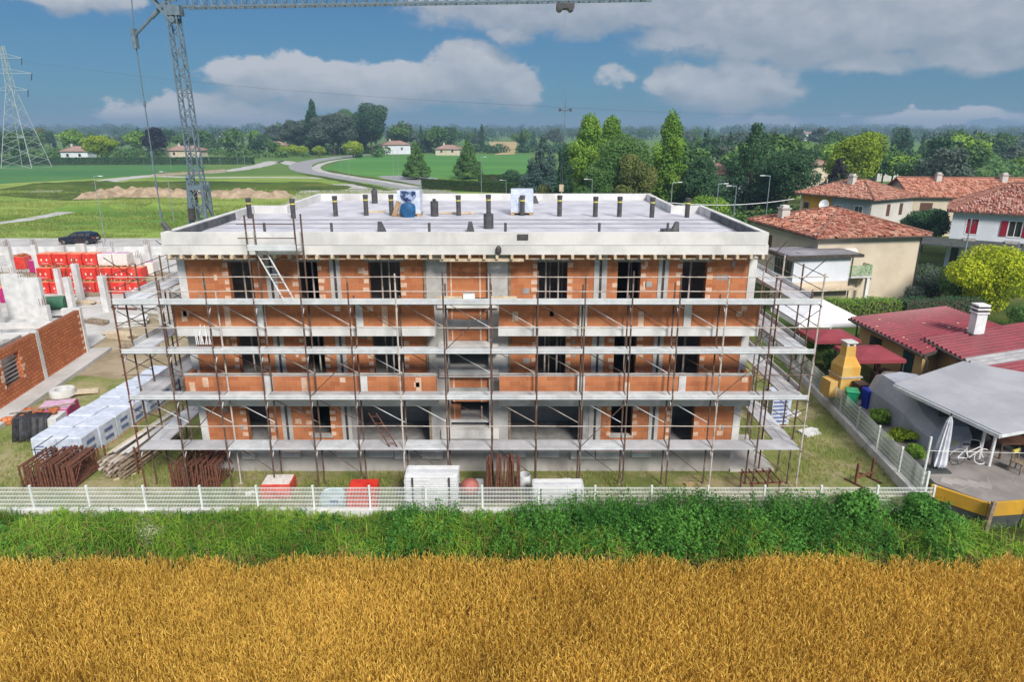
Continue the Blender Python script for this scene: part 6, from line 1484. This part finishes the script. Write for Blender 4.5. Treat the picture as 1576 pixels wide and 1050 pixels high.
part_h(hA, 'outer_stair', 'eave_dark', lambda b: b.xprism([(-.9, 2.4), (-.9, 2.2), (-.1, 2.2), (-.1, 2.4)], 4.3, 4.5) or b.add([(4.4, -.9, 2.45), (6.6, -.9, .1), (6.6, -.12, .1), (4.4, -.12, 2.45), (4.4, -.9, 2.2), (6.3, -.9, .1), (6.3, -.12, .1), (4.4, -.12, 2.2)], [(0, 1, 2, 3), (7, 6, 5, 4), (0, 4, 5, 1), (1, 5, 6, 2), (2, 6, 7, 3), (3, 7, 4, 0)]))
part_h(hA, 'pipe', 'eave_dark', lambda b: b.tube([(9.12, -.06, 0), (9.12, -.06, 5.6)], .05, 6))
an = thing('annex', 'white annex with a flat dark grey roof in front of the cream house', 'annex', (21.6, 51.6, 0), R(9))
b = MB(); b.box(0, 4.75, 0, 3.0, 0, 2.55, 1); b.box(0.002, 4.748, 0.002, 3.0, 2.55, 4.45, 0); b.build('wall', ['white_wall', 'cream_wall'], an)
b = MB(); b.box(-.9, 5.5, -.45, 3.6, 4.46, 4.68); b.box(-.6, 5.2, -.2, 3.4, 4.68, 4.72, 1); b.box(.6, 3.0, .4, 1.0, 4.722, 4.76, 1); b.build('roof', ['eave_dark', 'flat_roof'], an)
b = MB(); b.box(-.04, -.002, .3, 2.7, 2.9, 4.1); b.build('window', 'window_dark', an)
for k in range(6): b = MB(); b.box(-.07, -.041, .3 + k * .45, .36 + k * .45, 2.9, 4.1); b.build('window_bar', 'eave_dark', an)
b = MB(); b.box(-.5, 5.0, -.9, -.003, 2.05, 2.15); b.box(-.5, 5.0, -.92, -.901, 2.0, 2.2); b.build('canopy', 'pale_timber', an)
b = MB(); b.tube([(4.82, -.08, 0), (4.82, -.08, 4.4)], .05, 6); b.build('pipe', 'eave_dark', an)
hB, rB = house('house with orange and slate grey walls under a faded pink hip roof', (44.7, 85.9), R(30), 8.7, 10.4, 5.55, 1.9, .6, 'tiles_pink', {'f': 'offwhite_wall', 'l': [(0, 5.6, 'grey_wall'), (5.6, 10.4, 'orange_wall')], 'r': 'offwhite_wall', 'b': 'offwhite_wall'},
     [('l', 1.2, 3.1, 1.0, 1.35, 'frame'), ('l', 4.1, 3.1, .9, 1.2, 'frame'), ('l', 6.3, 3.5, .9, .9, 'plain'), ('l', 9.0, 3.5, .8, .8, 'plain'), ('f', 3.2, 3.2, .75, 1.5, 'brown'), ('f', 5.9, 3.2, .75, 1.5, 'brown'), ('l', 1.5, .8, 1.0, 1.3, 'frame'), ('f', 4, .9, 1, 1.3, 'brown')], chimneys=((3.0, 5.2, 6.6, .75, 1.25),))
b = MB(); b.lathe([(.02, .0), (.35, .05), (.62, .18), (.66, .22), (.62, .2), (.02, .04)], n=20); o = b.build('satellite_dish', 'canvas_white', hB, loc=(-.75, 6.05, 4.3)); o.rotation_euler = (0, R(-70), R(10))
b = MB(); b.tube([(0, 6.05, 4.1), (-.55, 6.05, 4.3)], .04, 6); b.build('dish_arm', 'steel_dark', hB)
hC, rC = house('long house with a bright orange tiled gable roof behind the pink roofed house', (53.3, 92.5), R(-6), 26, 9, 5.3, 2.1, .5, 'tiles_orange', {k: 'cream_wall' for k in 'flrb'}, [('f', 1.2, 2.9, 1.6, 1.5, 'brown'), ('f', 6, 3, 1, 1.3, 'brown'), ('f', 11, 3, 1, 1.3, 'brown'), ('f', 18, 3, 1, 1.3, 'brown')], hip=False, chimneys=((4.6, 3.6, 6.6, .65, 1.2), (13.0, 3.6, 6.6, .7, 1.2)))
hD, rD = house('white two storey house with dark red shutters at the right edge', (45.6, 71.2), R(-33), 15, 9.5, 5.9, 2.6, .55, 'tiles_mottled', {k: 'white_wall' for k in 'flrb'}, [('f', 1.35, 3.55, .95, 1.5, 'redclosed'), ('f', 4.9, 3.55, 1.05, 1.5, 'redopen'), ('f', 9.5, 3.55, 1.05, 1.5, 'redopen'), ('f', .4, .1, .7, 2.1, 'door'), ('f', 3, .3, 2.0, 1.9, 'plain')])
part_h(hD, 'porch_roof', 'dark_wall', lambda b: b.add([(-2.8, -2.1, 2.45), (13, -2.1, 2.45), (13, -.003, 2.95), (-2.8, -.003, 2.95), (-2.8, -2.1, 2.33), (13, -2.1, 2.33), (13, -.003, 2.8), (-2.8, -.003, 2.8)], [(0, 1, 2, 3), (7, 6, 5, 4), (0, 4, 5, 1), (1, 5, 6, 2), (2, 6, 7, 3), (3, 7, 4, 0)]))
for x in (-2.6, 2.2, 7, 12): part_h(hD, 'porch_post', 'white_paint', lambda b: b.box(x - .08, x + .08, -2.0, -1.84, 0, 2.33))
part_h(hD, 'carport_roof', 'white_wall', lambda b: b.add([(-6.4, -.9, 2.5), (-2.82, -1.9, 2.5), (-2.82, 1.6, 2.95), (-6.4, 1.6, 2.95), (-6.4, -.9, 2.4), (-2.82, -1.9, 2.4), (-2.82, 1.6, 2.85), (-6.4, 1.6, 2.85)], [(0, 1, 2, 3), (7, 6, 5, 4), (0, 4, 5, 1), (1, 5, 6, 2), (2, 6, 7, 3), (3, 7, 4, 0)]))
for y in (-.7, 1.3): part_h(hD, 'carport_post', 'white_paint', lambda b: b.box(-6.3, -6.15, y - .07, y + .07, 0, 2.4))
def pole(label, x, y, h, r=.07, m='pylon_grey', arm=True):
    t = thing('utility_pole', label, 'pole', (x, y, 0)); b = MB(); b.tube([(0, 0, 0), (.02, 0, h)], [r * 1.3, r * .8], 8); b.build('shaft', m, t)
    if arm: b = MB(); b.bar((-.35, 0, h - .5), (.35, 0, h - .45), .06); b.tube([(.3, 0, h - .45), (.3, 0, h - .15)], .06, 6); b.build('cross_arm', 'steel_dark', t)
    return t
g = at(1482, 440); pole('grey utility pole in front of the red shuttered house, between its two windows', 40.1, 60.0, 6.4)
pole('grey utility pole at the right picture edge in front of the white house', 43.6, 58.5, 4.6, .06)
# ------------------------------------------------------------------ trees, hedges, lamps, far houses, the dark car
def place(proto, px, pybase, h_scale, label=None, w_scale=None, Y=None, group=None, rz=None, first=False):
    p = at(px, pybase) if Y is None else Vector(((px - CX) / FPX / (math.cos(PITCH) + math.sin(PITCH) * .29) * Y, Y, 0))
    s = (w_scale or h_scale, w_scale or h_scale, h_scale)
    if first: proto.location = p; proto.scale = s; return proto
    return copy_tree(proto, label=label, loc=p, rz=random.uniform(0, 6.28) if rz is None else rz, scale=s, group=group)
random.seed(5)
# single trees one can tell apart. (name, kind, px, Y, height, width, leaf, quads, leaf size, seed, label)
TREES = [
 ('yellow_tree', 'bush', 1514, 50.5, 5.6, 7.4, 'leaf_yellow', 9000, .26, 1, 'bright yellow leaved tree in front of the white house with red shutters'),
 ('garden_tree', 'round', 1480, 53.0, 4.2, 4.6, 'leaf_mid', 5000, .24, 2, 'mid green garden tree just left of the bright yellow tree'),
 ('garden_tree', 'bush', 1432, 57.0, 3.2, 5.6, 'leaf_grey', 4500, .24, 3, 'grey green bush between the cream house and the yellow tree'),
 ('poplar_tree', 'poplar', 1030, 108, 16.2, 10.2, 'leaf_bright', 11000, .46, 4, 'tall bright green poplar with a pointed top behind the right part of the roof'),
 ('poplar_tree', 'poplar', 906, 112, 15.8, 15.0, 'leaf_bright', 13000, .46, 5, 'bright green poplar at the left end of the tree group behind the roof'),
 ('poplar_tree', 'poplar', 940, 122, 15.6, 13.0, 'leaf_bright', 10000, .46, 6, 'bright green poplar second from the left in the tree group behind the roof'),
 ('leafy_tree', 'broad', 958, 104, 13.8, 11.0, 'leaf_mid', 8000, .42, 7, 'mid green broad tree in the middle of the group behind the roof'),
 ('leafy_tree', 'broad', 982, 98, 11.2, 7.0, 'leaf_olive', 7000, .40, 8, 'olive brown tinted tree left of the tall pointed poplar'),
 ('leafy_tree', 'broad', 925, 100, 9.6, 7.5, 'leaf_mid', 6000, .40, 9, 'low green tree at the foot of the two left poplars'),
 ('cypress_tree', 'poplar', 868, 105, 11.6, 5.6, 'leaf_dark', 6000, .40, 10, 'dark green cypress standing behind the crane hook'),
 ('cedar_tree', 'conifer', 835, 150, 12.4, 10.5, 'leaf_blue', 6500, .55, 11, 'blue grey cedar left of the dark cypress'),
 ('leafy_tree', 'bush', 826, 110, 5.4, 6.0, 'leaf_olive', 3500, .40, 12, 'low yellowish green tree in front of the blue grey cedar'),
 ('conifer_tree', 'conifer', 640, 198, 10.0, 7.8, 'leaf_mid', 6500, .55, 13, 'dark conical tree at the edge of the green field, left of its twin'),
 ('conifer_tree', 'conifer', 720, 200, 10.8, 9.2, 'leaf_mid', 6500, .55, 14, 'dark conical tree at the edge of the green field, right of its twin'),
 ('leafy_tree', 'bush', 783, 160, 5.5, 8.0, 'leaf_dark', 2500, .5, 15, 'dark low bush in front of the green field, below the cedar'),
 ('conifer_tree', 'broad', 1076, 104, 10.2, 6.6, 'leaf_dark', 6000, .42, 16, 'dark tree right of the tall pointed poplar'),
 ('conifer_tree', 'conifer', 1160, 112, 14.8, 14.0, 'leaf_dark', 8000, .5, 17, 'large dark conifer between the poplars and the tiled houses'),
 ('leafy_tree', 'broad', 1218, 104, 12.2, 9.4, 'leaf_dark', 8000, .42, 18, 'dense dark green tree directly left of the orange house'),
 ('leafy_tree', 'broad', 1318, 128, 14.4, 13.0, 'leaf_lime', 9000, .5, 19, 'large yellow green tree behind the pink roofed house'),
 ('cedar_tree', 'conifer', 1292, 106, 9.6, 8.5, 'leaf_purple', 5000, .42, 20, 'dark blue grey conifer directly behind the pink roof'),
 ('leafy_tree', 'bush', 1092, 100, 5.0, 9.0, 'leaf_bright', 4000, .42, 21, 'bright low bush behind the right rear corner of the roof'),
 ('leafy_tree', 'broad', 1442, 80, 5.6, 6.6, 'leaf_dark', 5000, .34, 22, 'dark green tree between the orange tiled house and the white house'),
 ('leafy_tree', 'broad', 158, 284, 12.0, 15.0, 'leaf_lime', 4500, .8, 23, 'bright yellow green tree beside the white farmhouse on the left'),
 ('poplar_tree', 'poplar', 487, 380, 27.5, 15.0, 'leaf_dark', 5000, 1.2, 24, 'tall dark poplar at the left of the big far clump beyond the road'),
 ('leafy_tree', 'broad', 516, 372, 23.5, 30.0, 'leaf_grey', 5000, 1.3, 25, 'broad grey green tree in the big far clump beyond the road'),
 ('leafy_tree', 'broad', 574, 385, 28.0, 26.0, 'leaf_dark', 5000, 1.3, 26, 'tallest dark rounded tree at the right of the big far clump'),
 ('leafy_tree', 'broad', 545, 395, 25.5, 24.0, 'leaf_mid', 5000, 1.3, 27, 'green tree between the grey tree and the tallest tree of the far clump'),
 ('leafy_tree', 'round', 545, 340, 8.0, 11.0, 'leaf_lime', 2500, .8, 28, 'round pale yellow green tree at the end of the curved road'),
 ('leafy_tree', 'broad', 242, 320, 15.5, 14.0, 'leaf_purple', 3000, 1.0, 29, 'dark purple leaved tree left of the crane mast in the distance'),
 ('leafy_tree', 'broad', 462, 390, 20.0, 24.0, 'leaf_grey', 3500, 1.3, 30, 'dusty green tree at the left foot of the big far clump'),
]
for (nm, kd, px, Y, h, w, lf, n, sz, seed, lb) in TREES:
    x = (px - CX) / FPX * Y / (math.cos(PITCH) + math.sin(PITCH) * ((CY - 250) / FPX) if Y > 70 else .97)
    make_tree(nm, kd, h, w, lf, int(n * 2.0), sz * .78, seed + 100, lb, 'tree', None, (x, Y, 0))
# repeating far trees: a few prototypes, many copies
def protos(kind_list):
    out = []
    for k, (kd, h, w, lf, n, sz) in enumerate(kind_list): out.append(make_tree('far_tree', kd, h, w, lf, n, sz, 300 + k, 'x', 'tree', None, (0, -5000, 0)))
    return out
FP = protos([('broad', 12, 12, 'leaf_mid', 1500, 1.0), ('broad', 13, 11, 'leaf_dark', 1500, 1.0), ('round', 9, 9, 'leaf_mid', 1200, .9), ('poplar', 15, 5.5, 'leaf_dark', 1100, .9), ('broad', 11, 13, 'leaf_grey', 1500, 1.0), ('broad', 12, 12, 'leaf_olive', 1400, 1.0), ('conifer', 13, 8, 'leaf_dark', 1300, .9), ('broad', 10, 11, 'leaf_bright', 1400, .95)])
def far_trees(n, x0, x1, y0, y1, hmin, hmax, label, group, seed, kinds=range(8), avoid=()):
    r = random.Random(seed); k = 0
    while k < n:
        y = y0 + (y1 - y0) * r.random(); px = x0 + (x1 - x0) * r.random(); x = (px - CX) / FPX * y / 1.04
        if any(a < px < b_ and c < y < d_ for a, b_, c, d_ in avoid): k += 1; continue
        i = r.choice(list(kinds)); h = r.uniform(hmin, hmax) / (12, 13, 9, 15, 11, 12, 13, 10)[i]
        copy_tree(FP[i], label, (x, y, -.1), r.uniform(0, 6.28), (h * r.uniform(.85, 1.25), h * r.uniform(.85, 1.25), h), group); k += 1
far_trees(62, -60, 480, 330, 520, 8, 15, 'tree in the wide wooded belt beyond the meadow on the left', 'trees beyond the left meadow', 1, avoid=((100, 140, 300, 345), (428, 500, 330, 350)))
far_trees(34, 420, 640, 400, 560, 12, 20, 'tree in the big dark clump beyond the curved road', 'trees of the far clump', 2, (1, 4, 0, 3))
far_trees(36, 600, 860, 400, 620, 9, 17, 'tree in the belt behind the green field', 'trees behind the green field', 3, (0, 1, 3, 6, 2, 4), avoid=((745, 800, 300, 620), (610, 640, 300, 460)))
far_trees(85, 1040, 1750, 140, 330, 8, 13.5, 'tree in the wooded belt behind the tiled houses on the right', 'trees behind the tiled houses', 4, (0, 1, 2, 4, 6, 7), avoid=((1230, 1275, 100, 220),))
far_trees(40, 1040, 1800, 330, 620, 10, 16, 'hazy tree in the second belt behind the houses on the right', 'second tree belt on the right', 5, (0, 1, 3, 4))
far_trees(40, -250, 1850, 650, 1250, 10, 17, 'small hazy tree in the distant belt along the horizon', 'trees along the horizon', 6, (0, 1, 4, 6, 3))
for f_ in FP:
    bpy.data.objects.remove(f_.children[0]) ; bpy.data.objects.remove(f_.children[0]); bpy.data.objects.remove(f_)
# far woods that read as one dark line
rng = np.random.default_rng(12)
def far_wood(name, y0, y1, x0, x1, n, h, size, leaf, seed):
    r = np.random.default_rng(seed); m = n // 60; cx = r.uniform(x0, x1, m); cy = r.uniform(y0, y1, m); ch = h * r.uniform(.6, 1.15, m)
    v, f, T = blob_cloud(np.stack([cx, cy, ch * .5, ch * r.uniform(.5, 1.1, m), ch * .5, ch * .5], 1), n, size, r); v[:, 2] = np.maximum(v[:, 2], 0)
    tag(np_obj(name, v, f, leaf, T), kind='stuff')
far_wood('far_wood', 1300, 1900, -1900, 1900, 26000, 16, 4.5, 'leaf_dark', 1)
far_wood('far_wood', 2000, 3200, -3200, 3200, 24000, 24, 8, 'leaf_dark', 2)
far_wood('far_wood', 640, 1250, -1100, 1100, 30000, 13, 2.4, 'leaf_dark', 9)
far_wood('undergrowth', 330, 420, -260, -60, 9000, 4.0, 1.3, 'leaf_mid', 3)
far_wood('undergrowth', 170, 300, 50, 270, 12000, 4.5, 1.3, 'leaf_mid', 4)
far_wood('undergrowth', 395, 430, -130, 40, 6000, 5, 1.4, 'leaf_dark', 5)
far_wood('undergrowth', 96, 100, 24, 60, 5000, 3.0, .5, 'leaf_mid', 6)
# clipped round shrubs along the road
sh = make_tree('round_shrub', 'round', 5.2, 6.5, 'leaf_lime', 1500, .6, 77, 'yellow green clipped shrub beside the bend of the road', 'shrub', 'clipped shrubs by the road', (0, 0, 0))
pxs = (447, 466, 492, 452, 424, 436)
for i, px in enumerate(pxs):
    p = at(px, 240 + (i % 3)); 
    if i == 0: sh.location = p
    else: copy_tree(sh, 'yellow green clipped shrub beside the bend of the road', p, i * 1.1, random.uniform(.8, 1.2))
hedge_obj('hedge', 30, 2.2, 2.2, 'hedge_leaf', 55, .30, 1, 'clipped dark hedge running diagonally behind the roof toward the road', 'hedge', (at(735, 297).x, at(735, 297).y + 4, 0), R(-28))
hedge_obj('hedge', 22, 2.2, 1.9, 'hedge_leaf', 55, .30, 2, 'clipped hedge with a bright flat top beyond the diagonal hedge', 'hedge', (at(800, 282).x, at(800, 282).y + 3, 0), R(-5))
hedge_obj('hedge', 110, 3, 2.6, 'leaf_dark', 16, .7, 3, 'long dark hedge along the far side of the left meadow', 'hedge', (-158, 277, 0), R(4))
hedge_obj('hedge', 5.2, 1.4, 2.2, 'leaf_bright', 150, .13, 4, 'bright green clipped garden hedge below the cream house', 'hedge', (25.2, 47.6, 0), R(3))
hedge_obj('hedge', 6.0, 1.2, 2.2, 'leaf_dark', 110, .13, 5, 'dark garden hedge continuing right of the bright green one', 'hedge', (31.0, 47.9, 0), R(5))
for k, (x, y, h, w, lf, lb) in enumerate(((18.0, 38.4, 1.9, 2.6, 'leaf_bright', 'leafy garden bush behind the right scaffold, nearest the white tent'), (17.9, 36.0, 1.5, 1.6, 'leaf_mid', 'low garden bush left of the far red gazebo'), (20.9, 38.6, 1.4, 2.4, 'leaf_mid', 'green garden bush between the white tent and the yellow shed'), (17.0, 28.9, .8, 1.5, 'leaf_bright', 'garden plant behind the right fence, near the coloured bins'), (16.9, 27.2, .7, 1.6, 'leaf_lime', 'yellowish garden plant behind the right fence beside the covered car'), (16.75, 25.6, .6, .9, 'leaf_bright', 'small garden plant behind the right fence near the tall white corner post'), (36.5, 47.0, 2.2, 3.6, 'leaf_mid', 'green bush at the foot of the bright yellow tree'), (31.9, 53.0, 2.0, 2.4, 'leaf_grey', 'pale plant at the right corner of the cream house'))):
    make_tree('garden_bush', 'bush', h, w, lf, 2600, .13, 500 + k, lb, 'bush', None, (x, y, GZ if y < 46 else 0))
for k, (x, y, h, w, lb) in enumerate(((14.75, 21.6, 1.55, 2.3, 'large green bush at the right end of the white front fence'), (15.9, 21.5, .9, 1.4, 'smaller green bush below the yellow retaining wall'), (12.2, 21.4, 1.75, 2.2, 'tall dense bush at the front fence, right of the trestle table'))):
    make_tree('verge_bush', 'bush', h, w, 'weed_leaf', 5000, .15, 520 + k, lb, 'bush', None, (x, y, 0))
make_tree('flowering_plant', 'bush', .95, 1.5, 'flower', 1500, .06, 540, 'pale flowering plant in the grass verge at the left', 'plant', None, (at(240, 818, .4).x, 20.7, 0))
# street lamps
def lamp(label, px, py, h, curved=True, rz=0.0, Y=None):
    p = at(px, py) if Y is None else Vector(((px - CX) / FPX / 1.02 * Y, Y, 0)); t = thing('street_lamp', label, 'street lamp', p, rz, 'street lamps')
    b = MB(); r = .06
    if curved: b.tube([(0, 0, 0), (0, 0, h * .7), (.25, 0, h * .88), (.8, 0, h * .97), (1.5, 0, h)], [r, r * .8, r * .7, r * .6, r * .5], 7)
    else: b.tube([(0, 0, 0), (0, 0, h)], [r, r * .6], 7); b.bar((0, 0, h - .03), (.7, 0, h + .03), .08)
    b.build('pole', 'pylon_grey', t); x0 = 1.5 if curved else .7
    b = MB(); b.box(x0 - .1, x0 + .4, -.09, .09, h - .03, h + .05); b.build('lamp_head', 'white_paint', t)
LAMPS = [(162, 372, 8.2, 0, 0, 'beside the dark car on the access road'), (268, 342, 7.6, 0, 3.1, 'left of the crane mast in the meadow'), (236, 263, 7, 1, 3.1, 'leftmost of the curved lamps by the far road'), (264, 261, 7, 1, 3.1, 'second curved lamp from the left by the far road'), (290, 262, 6, 1, 0, 'third curved lamp by the far road, behind the crane mast'), (323, 259, 7, 1, 0, 'curved lamp just right of the crane mast by the far road'), (340, 258, 7, 1, 0, 'second curved lamp right of the crane mast'), (366, 256, 6.5, 1, 3.1, 'third curved lamp right of the crane mast'), (377, 255, 6.5, 1, 3.1, 'fourth curved lamp right of the crane mast'), (413, 251, 6.5, 1, 3.1, 'curved lamp nearest the round shrubs'), (525, 262, 7.5, 0, 0, 'thin lamp at the left edge of the green field'), (538, 274, 8, 0, 0, 'taller lamp at the left edge of the green field'), (606, 277, 8, 0, 0, 'left of a pair left of the first conical tree'), (614, 277, 8.4, 0, 0, 'right of a pair left of the first conical tree')]
for px, py, h, c, rz, w in LAMPS: lamp('pale street lamp ' + w, px, py, h, bool(c), rz)
for px, Y, h, rz, w in ((741, 150, 8, 0, 'right of the second conical tree'), (779, 118, 5.5, 3.1, 'just left of the right roof pallet'), (911, 92, 7.5, 3.1, 'in front of the two left poplars'), (953, 84, 5, 3.1, 'short one in front of the olive brown tree'), (1034, 80, 8, 0, 'in front of the tall pointed poplar'), (1105, 78, 8, 0, 'in front of the grey far house'), (1133, 75, 8, 3.1, 'left of the large dark conifer'), (1183, 76, 9, 3.1, 'in front of the large dark conifer')): lamp('pale street lamp ' + w, px, 0, h, False, rz, Y)
cable('overhead_wire', 'pale overhead wire sagging from behind the roof to the orange house', [at_y(1030, 312, 80), at_y(1222, 306, 92)], .045, 'white_paint', .5)
# far houses among the trees
def far_house(label, px, pyb, w, d, e, roof, wall, rz=0.0, Y=None, rise=2.0):
    p = at(px, pyb) if Y is None else Vector(((px - CX) / FPX / 1.03 * Y, Y, 0))
    house(label, (p.x - w / 2, p.y), rz, w, d, e, rise, .5, roof, {k: wall for k in 'flrb'}, [('f', w * .2, e * .45, 1.0, 1.2, 'plain'), ('f', w * .65, e * .45, 1.0, 1.2, 'plain')], hip=True, loose=False, chimneys=((w * .3, d * .5, e + rise * .6, .8, 1.5),))
far_house('white farmhouse with a pale red roof beside the yellow green tree on the left', 117, 249, 11, 8, 4.2, 'tiles_far', 'white_wall', .1, 305)
far_house('pale far house with a grey roof behind the two conical trees', 612, 236, 15, 9, 5.0, 'tiles_far', 'white_wall', .3, 385)
far_house('low far house with a pinkish roof between the two conical trees', 690, 240, 13, 8, 3.2, 'tiles_far', 'cream_wall', -.1, 372)
far_house('far grey roofed house left of the round shrubs', 426, 234, 14, 9, 4.0, 'tiles_far', 'offwhite_wall', .2, 420)
far_house('grey house between the tall poplar and the large dark conifer', 1118, 285, 11, 9, 4.6, 'tiles_far', 'grey_wall', -.1, 150)
far_house('cream house with a brownish roof left of the yellow green tree', 1252, 275, 9, 9, 6.4, 'tiles_far', 'cream_wall', .2, 150)
far_house('small pale house right behind the tall pointed poplar', 1066, 260, 10, 8, 5.2, 'tiles_far', 'cream_wall', .2, 210)
far_house('pale house among the belt of trees behind the orange tiled roof', 1392, 272, 14, 8, 3.6, 'tiles_far', 'offwhite_wall', 0, 190)
far_house('white house half hidden by trees behind the crane mast', 285, 245, 16, 8, 3.8, 'tiles_far', 'cream_wall', 0, 330)
rh = random.Random(4)
for k in range(6):
    far_house('small hazy house far off near the horizon', 60 + k * 290 + rh.uniform(-50, 50), 0, rh.uniform(14, 26), 10, rh.uniform(5, 8), 'tiles_far', rh.choice(('white_wall', 'offwhite_wall', 'cream_wall')), rh.uniform(-.3, .3), rh.uniform(640, 1000))
for o in sc.objects:
    if o.get('label') == 'small hazy house far off near the horizon': o['group'] = 'hazy houses near the horizon'
# the dark car on the access road
def car(label, loc, rz):
    t = thing('estate_car', label, 'car', loc, rz)
    sec = [(-2.25, .55, .80, .32), (-2.1, .80, .84, .28), (-1.2, .88, .95, .26), (-.6, .90, 1.0, .26), (1.2, .90, 1.02, .26), (2.0, .88, 1.02, .28), (2.28, .80, .92, .36)]
    b = MB(); v = []
    for x, hw, top, bot in sec: v += [(x, -hw * .94, bot), (x, -hw, bot + .28), (x, -hw * .97, top - .06), (x, -hw * .86, top), (x, hw * .86, top), (x, hw * .97, top - .06), (x, hw, bot + .28), (x, hw * .94, bot)]
    n = 8; b.add(v, [(i * n + k, i * n + (k + 1) % n, (i + 1) * n + (k + 1) % n, (i + 1) * n + k) for i in range(len(sec) - 1) for k in range(n)] + [tuple(range(n - 1, -1, -1)), tuple((len(sec) - 1) * n + k for k in range(n))])
    cab = [(-.95, .76, .98), (-.25, .62, 1.46), (1.3, .60, 1.49), (2.05, .66, 1.30), (2.22, .74, .98)]
    v = []
    for x, hw, z in cab: v += [(x, -hw, z), (x, hw, z)]
    v += [(-.9, -.8, .97), (-.9, .8, .97), (2.2, -.8, .97), (2.2, .8, .97)]
    b.add(v, [(0, 2, 3, 1), (2, 4, 5, 3), (4, 6, 7, 5), (6, 8, 9, 7), (10, 12, 8, 6, 4, 2, 0), (11, 1, 3, 5, 7, 9, 13), (10, 0, 1, 11), (12, 13, 9, 8)]); b.build('body', 'car_paint', t, bev=.03, smooth=True)
    for s in (-1, 1):
        for x0, x1, y in ((-.62, .25, .72), (.35, 1.15, .71), (1.25, 1.85, .72)):
            g = MB(); hw0, hw1 = .835 * s, .665 * s; g.add([(x0, hw0, 1.03), (x1, hw0, 1.03), (x1 - (.12 if x1 > 1.5 else 0), hw1, 1.38), (x0 + (.42 if x0 < 0 else .0), hw1, 1.38), (x0, hw0 * .97, 1.03), (x1, hw0 * .97, 1.03), (x1 - .1, hw1 * .97, 1.38), (x0 + .3, hw1 * .97, 1.38)], [(0, 1, 2, 3), (7, 6, 5, 4), (0, 4, 5, 1), (1, 5, 6, 2), (2, 6, 7, 3), (3, 7, 4, 0)]); g.build('window', 'glass_dark', t)
        l = MB(); l.cbox((2.2, .74 * s, .82), (.2, .22, .16)); l.build('tail_light', 'lamp_red', t); l = MB(); l.cbox((-2.12, .62 * s, .70), (.2, .3, .13)); l.build('headlight', 'lamp_clear', t)
        for x in (-1.4, 1.42):
            w = MB(); w.tube([(x, s * .72, .32), (x, s * .92, .32)], .32, 16); wo_ = w.build('wheel', 'tyre', t); w = MB(); w.tube([(x, s * .915, .32), (x, s * .93, .32)], .2, 12); w.build('rim', 'rim', wo_)
    p_ = MB(); p_.cbox((2.3, 0, .72), (.02, .5, .11)); p_.build('number_plate', 'mark_white', t)
car('dark blue estate car driving on the pale access road', (at(123, 375).x, at(123, 375).y, .022), R(2))
# low concrete wall and barrier along the site edge, seen past the red pallets
b = MB(); b.box(-34, 34, -.12, .12, 0, 1.0)
for k in range(18): b.box(-33.5 + k * 4, -33.42 + k * 4, -.13, -.121, .05, .95)
tag(b.build('boundary_wall', 'white_concrete', None, (-48, 77.6, 0)), 'long low pale concrete wall between the access road and the red pallets', 'wall')
# ------------------------------------------------------------------ haze
hz_b = MB(); hz_b.box(-2600, 2600, -60, 3400, -1, 48); ho = hz_b.build('haze', [], None); tag(ho, kind='stuff')
hm = bpy.data.materials.new('haze'); hm.use_nodes = True; hm.node_tree.nodes.clear()
pv = hm.node_tree.nodes.new('ShaderNodeVolumePrincipled'); pv.inputs['Color'].default_value = (.46, .66, .90, 1); pv.inputs['Density'].default_value = .00044; pv.inputs['Anisotropy'].default_value = .2
om = hm.node_tree.nodes.new('ShaderNodeOutputMaterial'); hm.node_tree.links.new(pv.outputs[0], om.inputs['Volume']); ho.data.materials.append(hm)
